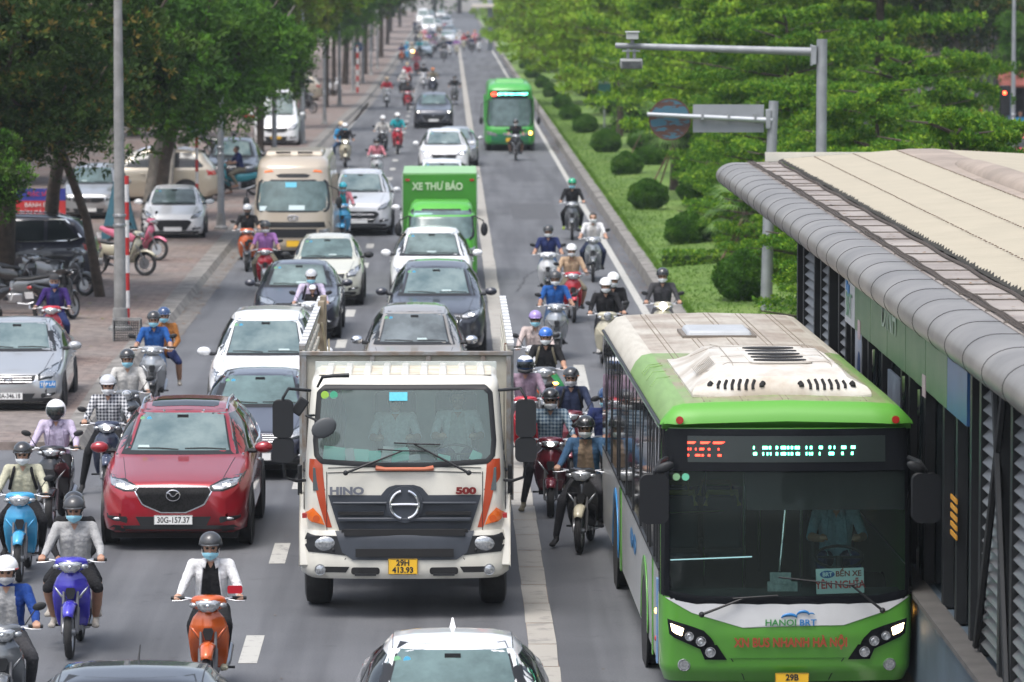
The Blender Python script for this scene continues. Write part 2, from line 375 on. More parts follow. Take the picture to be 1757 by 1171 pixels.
def car(name, kind, pos, pnt, label, cat, rz=0, style='wide', glass=M_GLASS, lights=0, rail=0, mirror=None, badge='ring', num='', grille_m=M_BLACK,
        slats=0, antenna=0, sunroof=0, chrome=0, arch=None, group='cars in the queue of traffic', scale=(1, 1, 1), sticker=1, rear=False, detail=2, dashes=0, plate_m=None):
    L, W, Hc, top, bz, _ = KIND[kind]
    root = empty(name, (pos[0], pos[1], 0), rz, label, cat, group)
    root.scale = scale
    shell = car_shell(kind, L, W, Hc, top, bz)
    body = shell.build('body', pnt, root, smooth=50)
    bvh = BVHTree.FromPolygons([Vector(v) for v in shell.v], shell.f)
    hw = W / 2
    cy, cz = [p for p in top if p[1] >= bz * .98][0]
    T = dict(top); ks = list(top)
    # windscreen corner heights read off the centre line
    ci = [i for i, p in enumerate(top) if p[0] >= (.7 if kind == 'van' else .85)][0]
    zc = top[ci][1]; yr, zr = top[ci + 1]
    zc2 = zc + .015
    frame = conform(bvh, [(-hw * .80, zc2 - .02), (-hw * .775, zc2 + .04), (-hw * .645, zr - .03), (-hw * .60, zr + .01), (hw * .60, zr + .01), (hw * .645, zr - .03), (hw * .775, zc2 + .04), (hw * .80, zc2 - .02)], 'front', .004, 14, 16)
    frame.build('windscreen_seal', M_BLACK, root)
    if glass is M_GLASS: glass = M_GLASSES[int(pos[1] * 7) % 4]
    ws = conform(bvh, [(-hw * .755, zc2 + .025), (-hw * .735, zc2 + .06), (-hw * .625, zr - .05), (-hw * .585, zr - .02), (hw * .585, zr - .02), (hw * .625, zr - .05), (hw * .735, zc2 + .06), (hw * .755, zc2 + .025)], 'front', .009, 14, 16)
    wso = ws.build('windscreen', glass, root)
    if detail > 0 and not rear:
        def onws(x, z, off=.012):
            h = bvh.ray_cast(Vector((x, -9, z)), Vector((0, 1, 0)))[0]; return Vector(h) - Vector((0, off, 0))
        wp = MB()
        for x0, x1 in ((-.52, -.02), (.06, .56)):
            wp.tube([onws(hw * x0 / .56 * .62, zc2 + .05, .02), onws(hw * (x0 + .25) / .56 * .62, zc2 + .055, .03), onws(hw * x1 / .56 * .62, zc2 + .04, .02)], .008, 5)
        wp.build('wiper', M_BLACK, wso)
        if sticker:
            st = MB(); a = onws(-hw * .56, zr - .10, .014)
            for k, dx in enumerate((0, .085)):
                st.slot(k); q = onws(-hw * .55 + dx, zr - .09, .014); st.disc(q, .032, 'Y', 14, .003)
            st.build('windscreen_sticker', [mat('sticker_green', (.25, .55, .3), .5), mat('sticker_blue', (.1, .45, .7), .5)], wso)
        mm = MB(); q = onws(0, zr - .07, .012); mm.box(q.x, q.y, q.z, .14, .004, .07); mm.build('mirror_mount', M_BLACK, wso)
        dp = MB(); u_ = hw * rnd.uniform(-.5, .5); q = onws(u_, zc2 + .06, .012); q2 = onws(u_, zc2 + .085, .012)
        dp.add([(q.x - .10, q.y, q.z), (q.x + .12, q.y, q.z), (q2.x + .10, q2.y, q2.z), (q2.x - .09, q2.y, q2.z)], [(0, 1, 2, 3)])
        dp.build('dashboard_paper', mat('paper', (.34, .42, .42), .7), wso)
    # side glass
    y0, y1 = top[ci][0] + .55, L - (.95 if kind == 'sedan' else .42)
    zlow, zhi = bz + .045, Hc - .14
    for sd in (-1, 1):
        poly = [(y0 - .35, zlow), (y0 + .30, zhi), (y1 - (.75 if kind == 'sedan' else .38), zhi), (y1, zlow + .05), (y1 - .05, zlow)]
        g = conform(bvh, poly, 'side', .006, 8, 16, sd)
        so = g.build('side_window', M_GLASSD, root)
        mbp = MB()
        for yy in (y0 + .75, y0 + 1.62):
            if yy < y1 - .4:
                conform(bvh, [(yy - .04, zlow), (yy - .04, zhi), (yy + .04, zhi), (yy + .04, zlow)], 'side', .009, 6, 2, sd).build('window_pillar', M_BLACK if not chrome else pnt, so)
        if chrome:
            cm = MB()
            for off_, rr in ((0, .012),):
                pts = []
                for (u, z) in [(y0 - .45, zlow - .02), (y1 - .9, zlow - .02), (y1 - .2, zlow + .0), (y1 + .05, zlow + .07), (y1 - .32, zhi + .02), (y1 - .6, zhi + .03), (y0 + .25, zhi + .03)]:
                    h = bvh.ray_cast(Vector((sd * 9, u, z)), Vector((-sd, 0, 0)))[0]
                    if h: pts.append(Vector(h) + Vector((sd * .008, 0, 0)))
                if len(pts) > 2: cm.tube(pts, .02, 6)
            if cm.v: cm.build('chrome_trim', M_CHR, so)
        hd = MB()
        for yy in (y0 + .55, y0 + 1.45):
            h = bvh.ray_cast(Vector((sd * 9, yy, bz - .14)), Vector((-sd, 0, 0)))[0]
            if h: hd.tube([Vector(h) + Vector((sd * .01, -.08, 0)), Vector(h) + Vector((sd * .03, 0, 0)), Vector(h) + Vector((sd * .01, .08, 0))], .013, 6)
        hd.build('door_handle', M_CHR if chrome else pnt, root)
        # door and bonnet shut lines
    st = STYLE[style]; zk = {'sedan': .92, 'suv': 1.0, 'mpv': .98, 'hatch': .95, 'van': 1.12}[kind]
    gp_ = [(x * hw, z * zk) for x, z in st['gr']]
    if chrome or badge:
        gc = conform(bvh, [(x * 1.035, z * zk + (.004 if z > .7 else -.016)) for x, z in [(a * hw, b) for a, b in st['gr']]], 'front', .008, 12, 14)
        gc.build('grille_surround', M_CHR, root)
    gr = conform(bvh, gp_, 'front', .02, 12, 14); go = gr.build('grille', grille_m, root)
    if slats:
        sm = MB(); za, zb_ = min(p[1] for p in gp_), max(p[1] for p in gp_)
        for k in range(slats):
            z = za + (zb_ - za) * (k + .7) / (slats + .4)
            pp = [bvh.ray_cast(Vector((x, -9, z)), Vector((0, 1, 0)))[0] for x in np.linspace(-hw * .44, hw * .44, 9)]
            sm.tube([Vector(p) - Vector((0, .028, 0)) for p in pp if p], .011, 6)
        sm.build('grille_bar', M_CHR, go)
    for sd in (-1, 1):
        pl = [(sd * x * hw, z * zk) for x, z in st['hl']]
        hb = conform(bvh, pl, 'front', .008, 8, 12); ho = hb.build('headlight', M_GLASSD if detail else M_LENS, root)
        cx = sum(p[0] for p in pl) / len(pl); czz = sum(p[1] for p in pl) / len(pl)
        inner = [((x - cx) * .78 + cx, (z - czz) * .68 + czz) for x, z in pl]
        hi = conform(bvh, inner, 'front', .014, 6, 8); hi.build('headlamp_lens', M_LENS if not lights else M_LENS, ho)
        if lights:
            h = bvh.ray_cast(Vector((cx * 1.03, -9, czz)), Vector((0, 1, 0)))[0]
            lm = MB(); lm.ell((h.x, h.y - .012, h.z), (.05, .010, .016), 12, 6); lm.build('headlamp_bulb', M_LIT, ho)
        fg = conform(bvh, [(sd * hw * .62, .36 * zk), (sd * hw * .60, .44 * zk), (sd * hw * .90, .47 * zk), (sd * hw * .88, .40 * zk)], 'front', .008, 4, 6)
        fo = fg.build('fog_lamp', M_BLACK, root)
        h = bvh.ray_cast(Vector((sd * hw * .74, -9, .415 * zk)), Vector((0, 1, 0)))[0]
        if h: MB().ell((h.x, h.y - .012, h.z), (.06, .01, .018), 10, 5).build('fog_lens', M_LENS, fo)
    bl = conform(bvh, [(-hw * .93, .24), (-hw * .80, .33), (hw * .80, .33), (hw * .93, .24)], 'front', .012, 4, 16)
    bl.build('lower_bumper', M_BLACK, root)
    lg = conform(bvh, [(-hw * .42, .30), (-hw * .5, .44 * zk), (hw * .5, .44 * zk), (hw * .42, .30)], 'front', .010, 4, 12)
    if style != 'low': lg.build('lower_grille', M_BLACK, root)
    # shut lines on the bonnet
    sl = MB()
    for sd in (-1, 1):
        pts = []
        for yy in np.linspace(.16, top[ci][0] - .05, 8):
            x = sd * hw * (.62 + .14 * yy / top[ci][0]); h = bvh.ray_cast(Vector((x, yy, 9)), Vector((0, 0, -1)))[0]
            pts.append(Vector(h) + Vector((0, 0, .0015)))
        sl.tube(pts, .0045, 4)
    sl.build('bonnet_seam', M_BLACK, root)
    if detail > 1:
        rb = MB()
        for sd in (-1, 1):
            pts = []
            for yy in np.linspace(top[ci + 1][0] + .12, L - (1.4 if kind == 'sedan' else .7), 7):
                h = bvh.ray_cast(Vector((sd * hw * .60, yy, 9)), Vector((0, 0, -1)))[0]; pts.append(Vector(h) + Vector((0, 0, .001)))
            rb.tube(pts, .006, 4)
        rb.build('roof_seam', M_BLACK, root)
    # badge and plate
    gz = max(p[1] for p in gp_) - .075; gy = bvh.ray_cast(Vector((0, -9, gz)), Vector((0, 1, 0)))[0].y - .032
    if badge == 'wing':
        gz = .71; gy = bvh.ray_cast(Vector((0, -9, gz)), Vector((0, 1, 0)))[0].y - .032
        b = MB(); pts = [(.083 * math.cos(t), gy, gz + .066 * math.sin(t)) for t in np.linspace(0, 2 * PI, 25)]
        b.tube(pts, .009, 6, cap=False); b.tube([(-.072, gy, gz + .032), (-.05, gy, gz + .030), (-.02, gy, gz - .004), (0, gy, gz - .014), (.02, gy, gz - .004), (.05, gy, gz + .030), (.072, gy, gz + .032)], .009, 6)
        b.build('emblem', M_CHR, root)
    elif badge:
        b = MB(); pts = [(.07 * math.cos(t), gy, gz + .045 * math.sin(t)) for t in np.linspace(0, 2 * PI, 21)]
        b.tube(pts, .008, 6, cap=False)
        if badge == 'oval':
            b.tube([(.024 * math.cos(t), gy, gz + .044 * math.sin(t)) for t in np.linspace(0, 2 * PI, 15)], .006, 5, cap=False)
            b.tube([(.055 * math.cos(t), gy, gz + .02 + .02 * math.sin(t)) for t in np.linspace(0, 2 * PI, 15)], .006, 5, cap=False)
        b.build('emblem', M_CHR, root)
    if num is not None:
        pz = .40 * zk; py = bvh.ray_cast(Vector((0, -9, pz)), Vector((0, 1, 0)))[0].y - .03
        plate(root, 0, py, pz, .47, .12, num, plate_m or M_WHITE)
    # mirrors
    my = top[ci][0] + .38; mz = bz + .06
    for sd in (-1, 1):
        mm = MB(); mm.ell((sd * (hw + .11), my, mz + .03), (.115, .075, .075), 14, 8); mo = mm.build('side_mirror', mirror or pnt, root)
        MB().tube([(sd * (hw - .10), my + .02, mz - .02), (sd * (hw + .02), my + .01, mz - .015)], .03, 8).build('mirror_stalk', M_BLACK, mo)
        MB().ell((sd * (hw + .11), my + .06, mz + .03), (.10, .02, .06), 12, 6).build('mirror_glass', M_CHR, mo)
        MB().tube([(sd * (hw + .03), my - .045, mz + .0), (sd * (hw + .19), my - .045, mz + .0)], .006, 5).build('mirror_lower_edge', M_BLACK, mo)
    r = .35 if kind in ('suv', 'van', 'mpv') else .315
    for yy in (.88 if L > 4 else .72, L - .95 if L > 4 else L - .6):
        for sd in (-1, 1):
            ar = MB(); ar.disc((sd * (hw * .985), yy, r + .02), r + .06, 'X', 24, .03)
            wo = wheel(root, (sd * (hw - .095), yy, r), r, .215, side=sd)
            ar.build('wheel_arch', M_BLACK, wo)
    MB().box(0, L / 2, .22, W * .84, L * .9, .16).build('underbody', M_DARK, root)  # near-black box puts the shadow beneath the car into its colour
    if rail:
        for sd in (-1, 1):
            pts = []
            for k, yy in enumerate(np.linspace(top[ci + 1][0] + .15, L - .75, 8)):
                h = bvh.ray_cast(Vector((sd * hw * .585, yy, 9)), Vector((0, 0, -1)))[0]
                pts.append(Vector(h) + Vector((0, 0, .012 if k in (0, 7) else .045)))
            MB().tube(pts, .016, 6).build('roof_rail', M_CHR, root)
    if sunroof:
        ya = top[ci + 1][0] + .25
        s_ = conform(bvh, rounded(-hw * .46, ya, hw * .46, ya + .62, .06), 'top', .004, 8, 10)
        s_.build('sunroof', M_GLASSD, root)
    if antenna:
        ya = L - (1.35 if kind == 'sedan' else .75); h = bvh.ray_cast(Vector((0, ya, 9)), Vector((0, 0, -1)))[0]
        if antenna == 1: MB().add([(-.035, ya - .08, h.z - .01), (.035, ya - .08, h.z - .01), (.03, ya + .09, h.z - .01), (-.03, ya + .09, h.z - .01), (-.006, ya + .06, h.z + .09), (.006, ya + .06, h.z + .09)], [(0, 1, 5, 4), (1, 2, 5), (2, 3, 4, 5), (3, 0, 4)]).build('antenna', pnt, root)
        else: MB().tube([(0, ya, h.z - .01), (0, ya + .01, h.z + .02), (0.01, ya + .05, h.z + .13)], [.018, .008, .004], 6).build('antenna', M_BLACK, root)
    # rear lamps
    for sd in (-1, 1):
        rl = conform(bvh, [(sd * hw * .62, bz * .84), (sd * hw * .62, bz * .96), (sd * hw * .94, bz * 1.0), (sd * hw * .94, bz * .82)], 'rear', .008, 5, 6)
        rl.build('tail_lamp', M_REDL, root)
        r2 = conform(bvh, [(L - .28, bz * .84), (L - .34, bz * .98), (L - .03, bz * .96), (L - .05, bz * .84)], 'side', .008, 4, 5, sd)
        r2.build('tail_lamp', M_REDL, root)
    return root, bvh
# ---------------------------------------------------------------- people: tapered limbs fused into one continuous skin
SLOTS = ['skin', 'shirt', 'trousers', 'shoes', 'front', 'forearm', 'calf', 'hair', 'eye', 'sole']
def cap(a, b, ra, rb, lab): return (Vector(a), Vector(b), ra, rb, lab)
def limb_mesh(prims):
    mb = MB()
    for a, b, ra, rb, lab in prims:
        d = (b - a); L = d.length
        if L < 1e-5: mb.ell(a, (ra, ra, ra), 14, 10); continue
        M = d.to_track_quat('Z', 'Y').to_matrix()
        prof = [(0.0001, -ra)] + [(ra * math.sin(t), -ra * math.cos(t)) for t in (PI * .17, PI * .34, PI * .5)] + [(rb * math.cos(t), L + rb * math.sin(t)) for t in (0, PI * .17, PI * .34)] + [(0.0001, L + rb)]
        m2 = MB(); m2.lathe(prof, (0, 0, 0), 'Z', 14)
        mb.add([M @ Vector(v) + a for v in m2.v], m2.f)
    return mb

def head_prims(h, face=-1):
    """h = centre of the head; face = -1 looks to -Y"""
    x, y, z = h; f = face
    return [cap((x, y + f * -.015, z + .03), (x, y + f * .0, z + .02), .092, .088, 'hair'), cap((x, y + f * .02, z + .01), (x, y + f * .035, z - .055), .074, .058, 'skin'),
            cap((x, y + f * .05, z - .085), (x, y + f * .055, z - .088), .034, .030, 'skin'),
            cap((x, y + f * .092, z + .005), (x, y + f * .112, z - .035), .011, .016, 'skin'),
            cap((x - .04, y + f * .078, z + .028), (x - .015, y + f * .085, z + .028), .012, .012, 'skin'), cap((x + .04, y + f * .078, z + .028), (x + .015, y + f * .085, z + .028), .012, .012, 'skin'),
            cap((x - .034, y + f * .083, z + .008), (x - .03, y + f * .083, z + .008), .0125, .0125, 'eye'), cap((x + .034, y + f * .083, z + .008), (x + .03, y + f * .083, z + .008), .0125, .0125, 'eye'),
            cap((x - .022, y + f * .088, z - .062), (x + .022, y + f * .088, z - .062), .010, .010, 'skin'),
            cap((x - .082, y, z + .01), (x - .082, y, z - .02), .016, .012, 'skin'), cap((x + .082, y, z + .01), (x + .082, y, z - .02), .016, .012, 'skin')]

def hand_prims(w, g, ax=(1, 0, 0), up=Vector((0, 0, 1)), s=1):
    """w wrist, g the grip point held; ax = direction of the bar; four unequal fingers curled over it and a thumb below"""
    w, g, ax = Vector(w), Vector(g), Vector(ax).normalized()
    fw = (g - w); fw -= ax * fw.dot(ax); fw.normalize(); upv = ax.cross(fw); upv = upv if upv.z > 0 else -upv
    P = []; palm = g - fw * .035 + upv * .022
    P.append(cap(w, palm, .027, .030, 'skin'))
    for k, ln in enumerate((.9, 1.0, .95, .8)):
        o = ax * ((k - 1.5) * .0205 * s)
        kn = palm + o + fw * .022 + upv * .004
        P.append(cap(palm + o * .8, kn, .0135, .011, 'skin'))
        t1 = kn + fw * .030 * ln - upv * .008; t2 = t1 + fw * .004 - upv * .028 * ln; t3 = t2 - fw * .020 * ln - upv * .006
        P += [cap(kn, t1, .0105, .0095, 'skin'), cap(t1, t2, .0095, .009, 'skin'), cap(t2, t3, .009, .008, 'skin')]
    sgn = -1 if g.x > 0 else 1
    tb = palm + ax * sgn * .030 - upv * .008; t1 = tb + ax * sgn * .012 + fw * .020 - upv * .022; t2 = t1 + fw * .022 - upv * .010
    P += [cap(palm - fw * .02 + ax * sgn * .012, tb, .014, .012, 'skin'), cap(tb, t1, .012, .0105, 'skin'), cap(t1, t2, .0105, .0085, 'skin')]
    return P

def open_hand_prims(w, d, ax):
    """relaxed hand resting on a thigh"""
    w, d, ax = Vector(w), Vector(d).normalized(), Vector(ax).normalized(); n = Vector((0, 0, 1))
    P = [cap(w, w + d * .05, .026, .028, 'skin')]; palm = w + d * .06
    for k, ln in enumerate((.85, 1, .95, .75)):
        o = ax * ((k - 1.5) * .021); a = palm + o; b = a + d * .034 * ln - n * .002; c = b + d * .028 * ln - n * .012; e = c + d * .016 * ln - n * .014
        P += [cap(a - d * .02, a, .013, .011, 'skin'), cap(a, b, .0105, .0095, 'skin'), cap(b, c, .0095, .009, 'skin'), cap(c, e, .0088, .0075, 'skin')]
    t = palm - d * .03 + ax * .03 * (1 if w.x < 0 else -1)
    P += [cap(palm - d * .045, t, .014, .012, 'skin'), cap(t, t + d * .03 + ax * .006 * (1 if w.x < 0 else -1) - n * .006, .0115, .009, 'skin')]
    return P

def person_prims(pelvis, chest, neck, head, sh, el, wr, grip, hip, kn, an, toe, hold=True, face=-1):
    """sh, el, wr, grip, hip, kn, an, toe: pairs (left x<0, right x>0)"""
    p, c, n = Vector(pelvis), Vector(chest), Vector(neck)
    w = (p + c) / 2
    P = []
    for sx in (-1, 1):
        P.append(cap(p + Vector((sx * .055, 0, 0)), w + Vector((sx * .058, -.005, 0)), .118, .105, 'shirt'))
        P.append(cap(w + Vector((sx * .058, -.005, 0)), c + Vector((sx * .075, -.008, .02)), .105, .108, 'shirt'))
        P.append(cap(c + Vector((sx * .075, 0, .03)), Vector(sh[(sx + 1) // 2]) + Vector((-sx * .045, 0, -.015)), .105, .062, 'shirt'))
        P.append(cap(p + Vector((sx * .06, .03, -.02)), p + Vector((sx * .085, .03, -.04)), .118, .112, 'trousers'))
        P.append(cap(n + Vector((sx * .03, .01, -.03)), Vector(sh[(sx + 1) // 2]) + Vector((-sx * .03, 0, .0)), .045, .056, 'shirt'))
    P.append(cap(c + Vector((0, 0, .05)), n + Vector((0, .005, -.03)), .10, .06, 'shirt'))
    P.append(cap(n, n + Vector((0, -.005, .02)), .058, .054, 'shirt'))
    P.append(cap(n, Vector(head) + Vector((0, .012, -.06)), .050, .047, 'skin'))
    P += head_prims(head, face)
    for i in (0, 1):
        s, e, ww, g = Vector(sh[i]), Vector(el[i]), Vector(wr[i]), Vector(grip[i])
        P += [cap(s, e, .060, .047, 'shirt'), cap(e, e.lerp(ww, .55), .046, .040, 'forearm'), cap(e.lerp(ww, .55), ww, .040, .031, 'forearm')]
        P += hand_prims(ww, g) if hold else open_hand_prims(ww, g - ww, (1, 0, 0))
        h, k, a, t = Vector(hip[i]), Vector(kn[i]), Vector(an[i]), Vector(toe[i])
        P += [cap(h, k, .092, .064, 'trousers'), cap(k, k.lerp(a, .35), .062, .058, 'calf'), cap(k.lerp(a, .35), a + Vector((0, 0, .03)), .058, .042, 'calf'),
              cap(a, a + Vector((0, .03, -.03)), .036, .036, 'shoes'), cap(a + Vector((0, .02, -.035)), t, .036, .034, 'shoes'),
              cap(t + Vector((-.016, 0, -.004)), t + Vector((.016, -.01, -.004)), .028, .028, 'shoes')]
    return P

def fuse(prims, voxel=.0095):
    mb = limb_mesh(prims); me = bpy.data.meshes.new('tmp'); me.from_pydata(mb.v, [], mb.f)
    o = bpy.data.objects.new('tmp', me); C.objects.link(o)
    r = o.modifiers.new('r', 'REMESH'); r.mode = 'VOXEL'; r.voxel_size = voxel
    s = o.modifiers.new('s', 'SMOOTH'); s.iterations = 2; s.factor = .4
    dg = bpy.context.evaluated_depsgraph_get(); ev = o.evaluated_get(dg)
    out = bpy.data.meshes.new_from_object(ev)
    bpy.data.objects.remove(o)
    n = len(out.polygons); cc = np.zeros(n * 3); out.polygons.foreach_get('center', cc); cc = cc.reshape(-1, 3)
    nn = np.zeros(n * 3); out.polygons.foreach_get('normal', nn); nn = nn.reshape(-1, 3)
    best = np.full(n, 1e9); lab = np.zeros(n, np.int32)
    for a, b, ra, rb, l in prims:
        A, B = np.array(a), np.array(b); d = B - A; L2 = max(d @ d, 1e-9)
        t = np.clip(((cc - A) @ d) / L2, 0, 1); dist = np.linalg.norm(cc - (A + t[:, None] * d), axis=1) - (ra + (rb - ra) * t)
        k = SLOTS.index(l)
        if l == 'eye': dist -= .002
        m = dist < best; best[m] = dist[m]; lab[m] = k
    return out, cc, nn, lab

# joints: origin on the ground under the middle of the motorbike, rider faces -Y
def X2(a, m=None): return (tuple(a), tuple(m) if m else (-a[0], a[1], a[2]))
def X2i(a): return ((-a[0], a[1], a[2]), tuple(a))
POSES = {}
ARMS = dict(sh=X2i((.185, .05, 1.325)), el=X2i((.285, -.09, 1.10)), wr=X2i((.305, -.315, 1.045)), grip=X2i((.315, -.40, 1.025)))
TOR = dict(pelvis=(0, .14, .87), chest=(0, .07, 1.19), neck=(0, .03, 1.37), head=(0, -.005, 1.50))
POSES['scooter'] = dict(TOR, **ARMS, hip=X2i((.10, .10, .85)), kn=X2i((.175, -.27, .73)), an=X2i((.14, -.17, .37)), toe=X2i((.15, -.33, .315)))
POSES['peg'] = dict(TOR, **ARMS, hip=X2i((.11, .10, .85)), kn=X2i((.265, -.25, .70)), an=X2i((.225, -.02, .35)), toe=X2i((.235, -.19, .29)))
POSES['footdown'] = dict(TOR, **ARMS, hip=X2i((.11, .10, .85)), kn=((-.275, -.20, .60), (.20, -.26, .72)), an=((-.36, -.10, .13), (.20, -.05, .36)), toe=((-.39, -.26, .055), (.215, -.21, .30)))
POSES['pillion'] = dict(pelvis=(0, .52, .93), chest=(0, .45, 1.25), neck=(0, .42, 1.42), head=(.0, .39, 1.56), sh=X2i((.175, .44, 1.38)), el=X2i((.25, .38, 1.12)), wr=X2i((.17, .20, 1.0)),
                        grip=X2i((.13, .12, .98)), hip=X2i((.11, .48, .91)), kn=X2i((.27, .14, .76)), an=X2i((.27, .34, .42)), toe=X2i((.285, .18, .36)), hold=False)
POSES['driver'] = dict(pelvis=(0, .14, .42), chest=(0, .12, .74), neck=(0, .09, .92), head=(0, .05, 1.06), sh=X2i((.19, .09, .88)), el=X2i((.27, -.08, .66)), wr=X2i((.17, -.30, .66)), grip=X2i((.17, -.39, .68)),
                       hip=X2i((.1, .1, .40)), kn=X2i((.17, -.30, .48)), an=X2i((.17, -.42, .12)), toe=X2i((.17, -.58, .06)))
POSES['stand'] = dict(pelvis=(0, 0, .93), chest=(0, 0, 1.25), neck=(0, .0, 1.43), head=(0, -.02, 1.57), sh=X2i((.185, 0, 1.38)), el=X2i((.24, .03, 1.10)), wr=X2i((.24, -.06, .86)), grip=X2i((.24, -.09, .78)),
                      hip=X2i((.09, 0, .90)), kn=X2i((.10, -.02, .50)), an=X2i((.11, .02, .10)), toe=X2i((.12, -.14, .045)), hold=False)
PM = {}
def pose_mesh(name):
    if name in PM: return PM[name]
    kw = POSES[name]
    me, cc, nn, lab = fuse(person_prims(**kw))
    ch = np.array(kw['chest']); nk = np.array(kw['neck'])
    fr = (lab == 1) & (np.abs(cc[:, 0]) < .075 + .10 * (nk[2] - cc[:, 2])) & (nn[:, 1] < -.15) & (cc[:, 2] < nk[2] - .005)
    lab[fr] = 4
    # hair only round the back and top
    hd = np.array(kw['head'])
    lab[(lab == 7) & (cc[:, 1] < hd[1] - .045) & (cc[:, 2] < hd[2] + .065)] = 0
    v = (lab == 4) & (cc[:, 2] > nk[2] - .075) & (np.abs(cc[:, 0]) < .045 * (cc[:, 2] - nk[2] + .075) / .075)
    lab[v] = 0
    # sleeves end half-way down the upper arm for T-shirts
    toe = kw['toe']; 
    me.materials.clear()
    for s in SLOTS: me.materials.append(None)
    me.polygons.foreach_set('material_index', lab); me.polygons.foreach_set('use_smooth', [True] * len(lab))
    # cloth folds: small displacement along the normal away from skin
    n = len(me.vertices); co = np.zeros(n * 3); me.vertices.foreach_get('co', co); co = co.reshape(-1, 3)
    vn = np.zeros(n * 3); me.vertex_normals.foreach_get('vector', vn); vn = vn.reshape(-1, 3)
    cl = np.zeros(n, bool)
    for p in me.polygons:
        if lab[p.index] in (1, 2, 4, 5): cl[list(p.vertices)] = True
    q = co + .05 * np.sin(co[:, [1, 2, 0]] * 17)
    d = .28 * (.0045 * np.sin(q[:, 2] * 62 + 9 * q[:, 0]) * np.sin(q[:, 0] * 23 + 3) + .004 * np.sin(q[:, 2] * 38 - q[:, 1] * 41 + q[:, 0] * 30) + .004 * np.sin(q[:, 1] * 90 + q[:, 2] * 50))
    co[cl] += vn[cl] * d[cl][:, None]
    me.vertices.foreach_set('co', co.ravel()); me.update()
    PM[name] = me
    return me

def cloth(n, c, pattern=None):
    if ('cloth_' + n) in MATS: return MATS['cloth_' + n]
    m = mat('cloth_' + n, c, .92, spec=.2, noise=(26, .22), bump=(45, .5))
    if pattern == 'plaid':
        nt = m.node_tree; b = nt.nodes['Principled BSDF']; tc = nt.nodes.new('ShaderNodeTexCoord'); sp = nt.nodes.new('ShaderNodeSeparateXYZ')
        nt.links.new(tc.outputs['Object'], sp.inputs[0])
        outs = []
        for ax in ('X', 'Z'):
            f = nt.nodes.new('ShaderNodeMath'); f.operation = 'MULTIPLY'; f.inputs[1].default_value = 21
            nt.links.new(sp.outputs[ax], f.inputs[0])
            g = nt.nodes.new('ShaderNodeMath'); g.operation = 'FRACT'; nt.links.new(f.outputs[0], g.inputs[0])
            h = nt.nodes.new('ShaderNodeMath'); h.operation = 'GREATER_THAN'; h.inputs[1].default_value = .52; nt.links.new(g.outputs[0], h.inputs[0]); outs.append(h)
        ad = nt.nodes.new('ShaderNodeMath'); ad.operation = 'ADD'; nt.links.new(outs[0].outputs[0], ad.inputs[0]); nt.links.new(outs[1].outputs[0], ad.inputs[1])
        dv = nt.nodes.new('ShaderNodeMath'); dv.operation = 'MULTIPLY'; dv.inputs[1].default_value = .5; nt.links.new(ad.outputs[0], dv.inputs[0])
        r = nt.nodes.new('ShaderNodeValToRGB'); r.color_ramp.elements[0].color = (.55, .56, .58, 1) if n == 'plaid' else (.26, .32, .36, 1); r.color_ramp.elements[1].color = (*c, 1)
        nt.links.new(dv.outputs[0], r.inputs['Fac']); nt.links.new(r.outputs[0], b.inputs['Base Color'])
    return m
def skin_m(k=0):
    c = [(.42, .235, .155), (.34, .18, .115), (.48, .29, .20)][k]
    m = mat('skin_%d' % k, c, .5, noise=(18, .15)); m.node_tree.nodes['Principled BSDF'].inputs['Subsurface Weight'].default_value = .05
    return m
HAIR = mat('hair_black', (.012, .01, .009), .5, noise=(60, .5)); EYE = mat('eye_dark', (.02, .015, .012), .2)

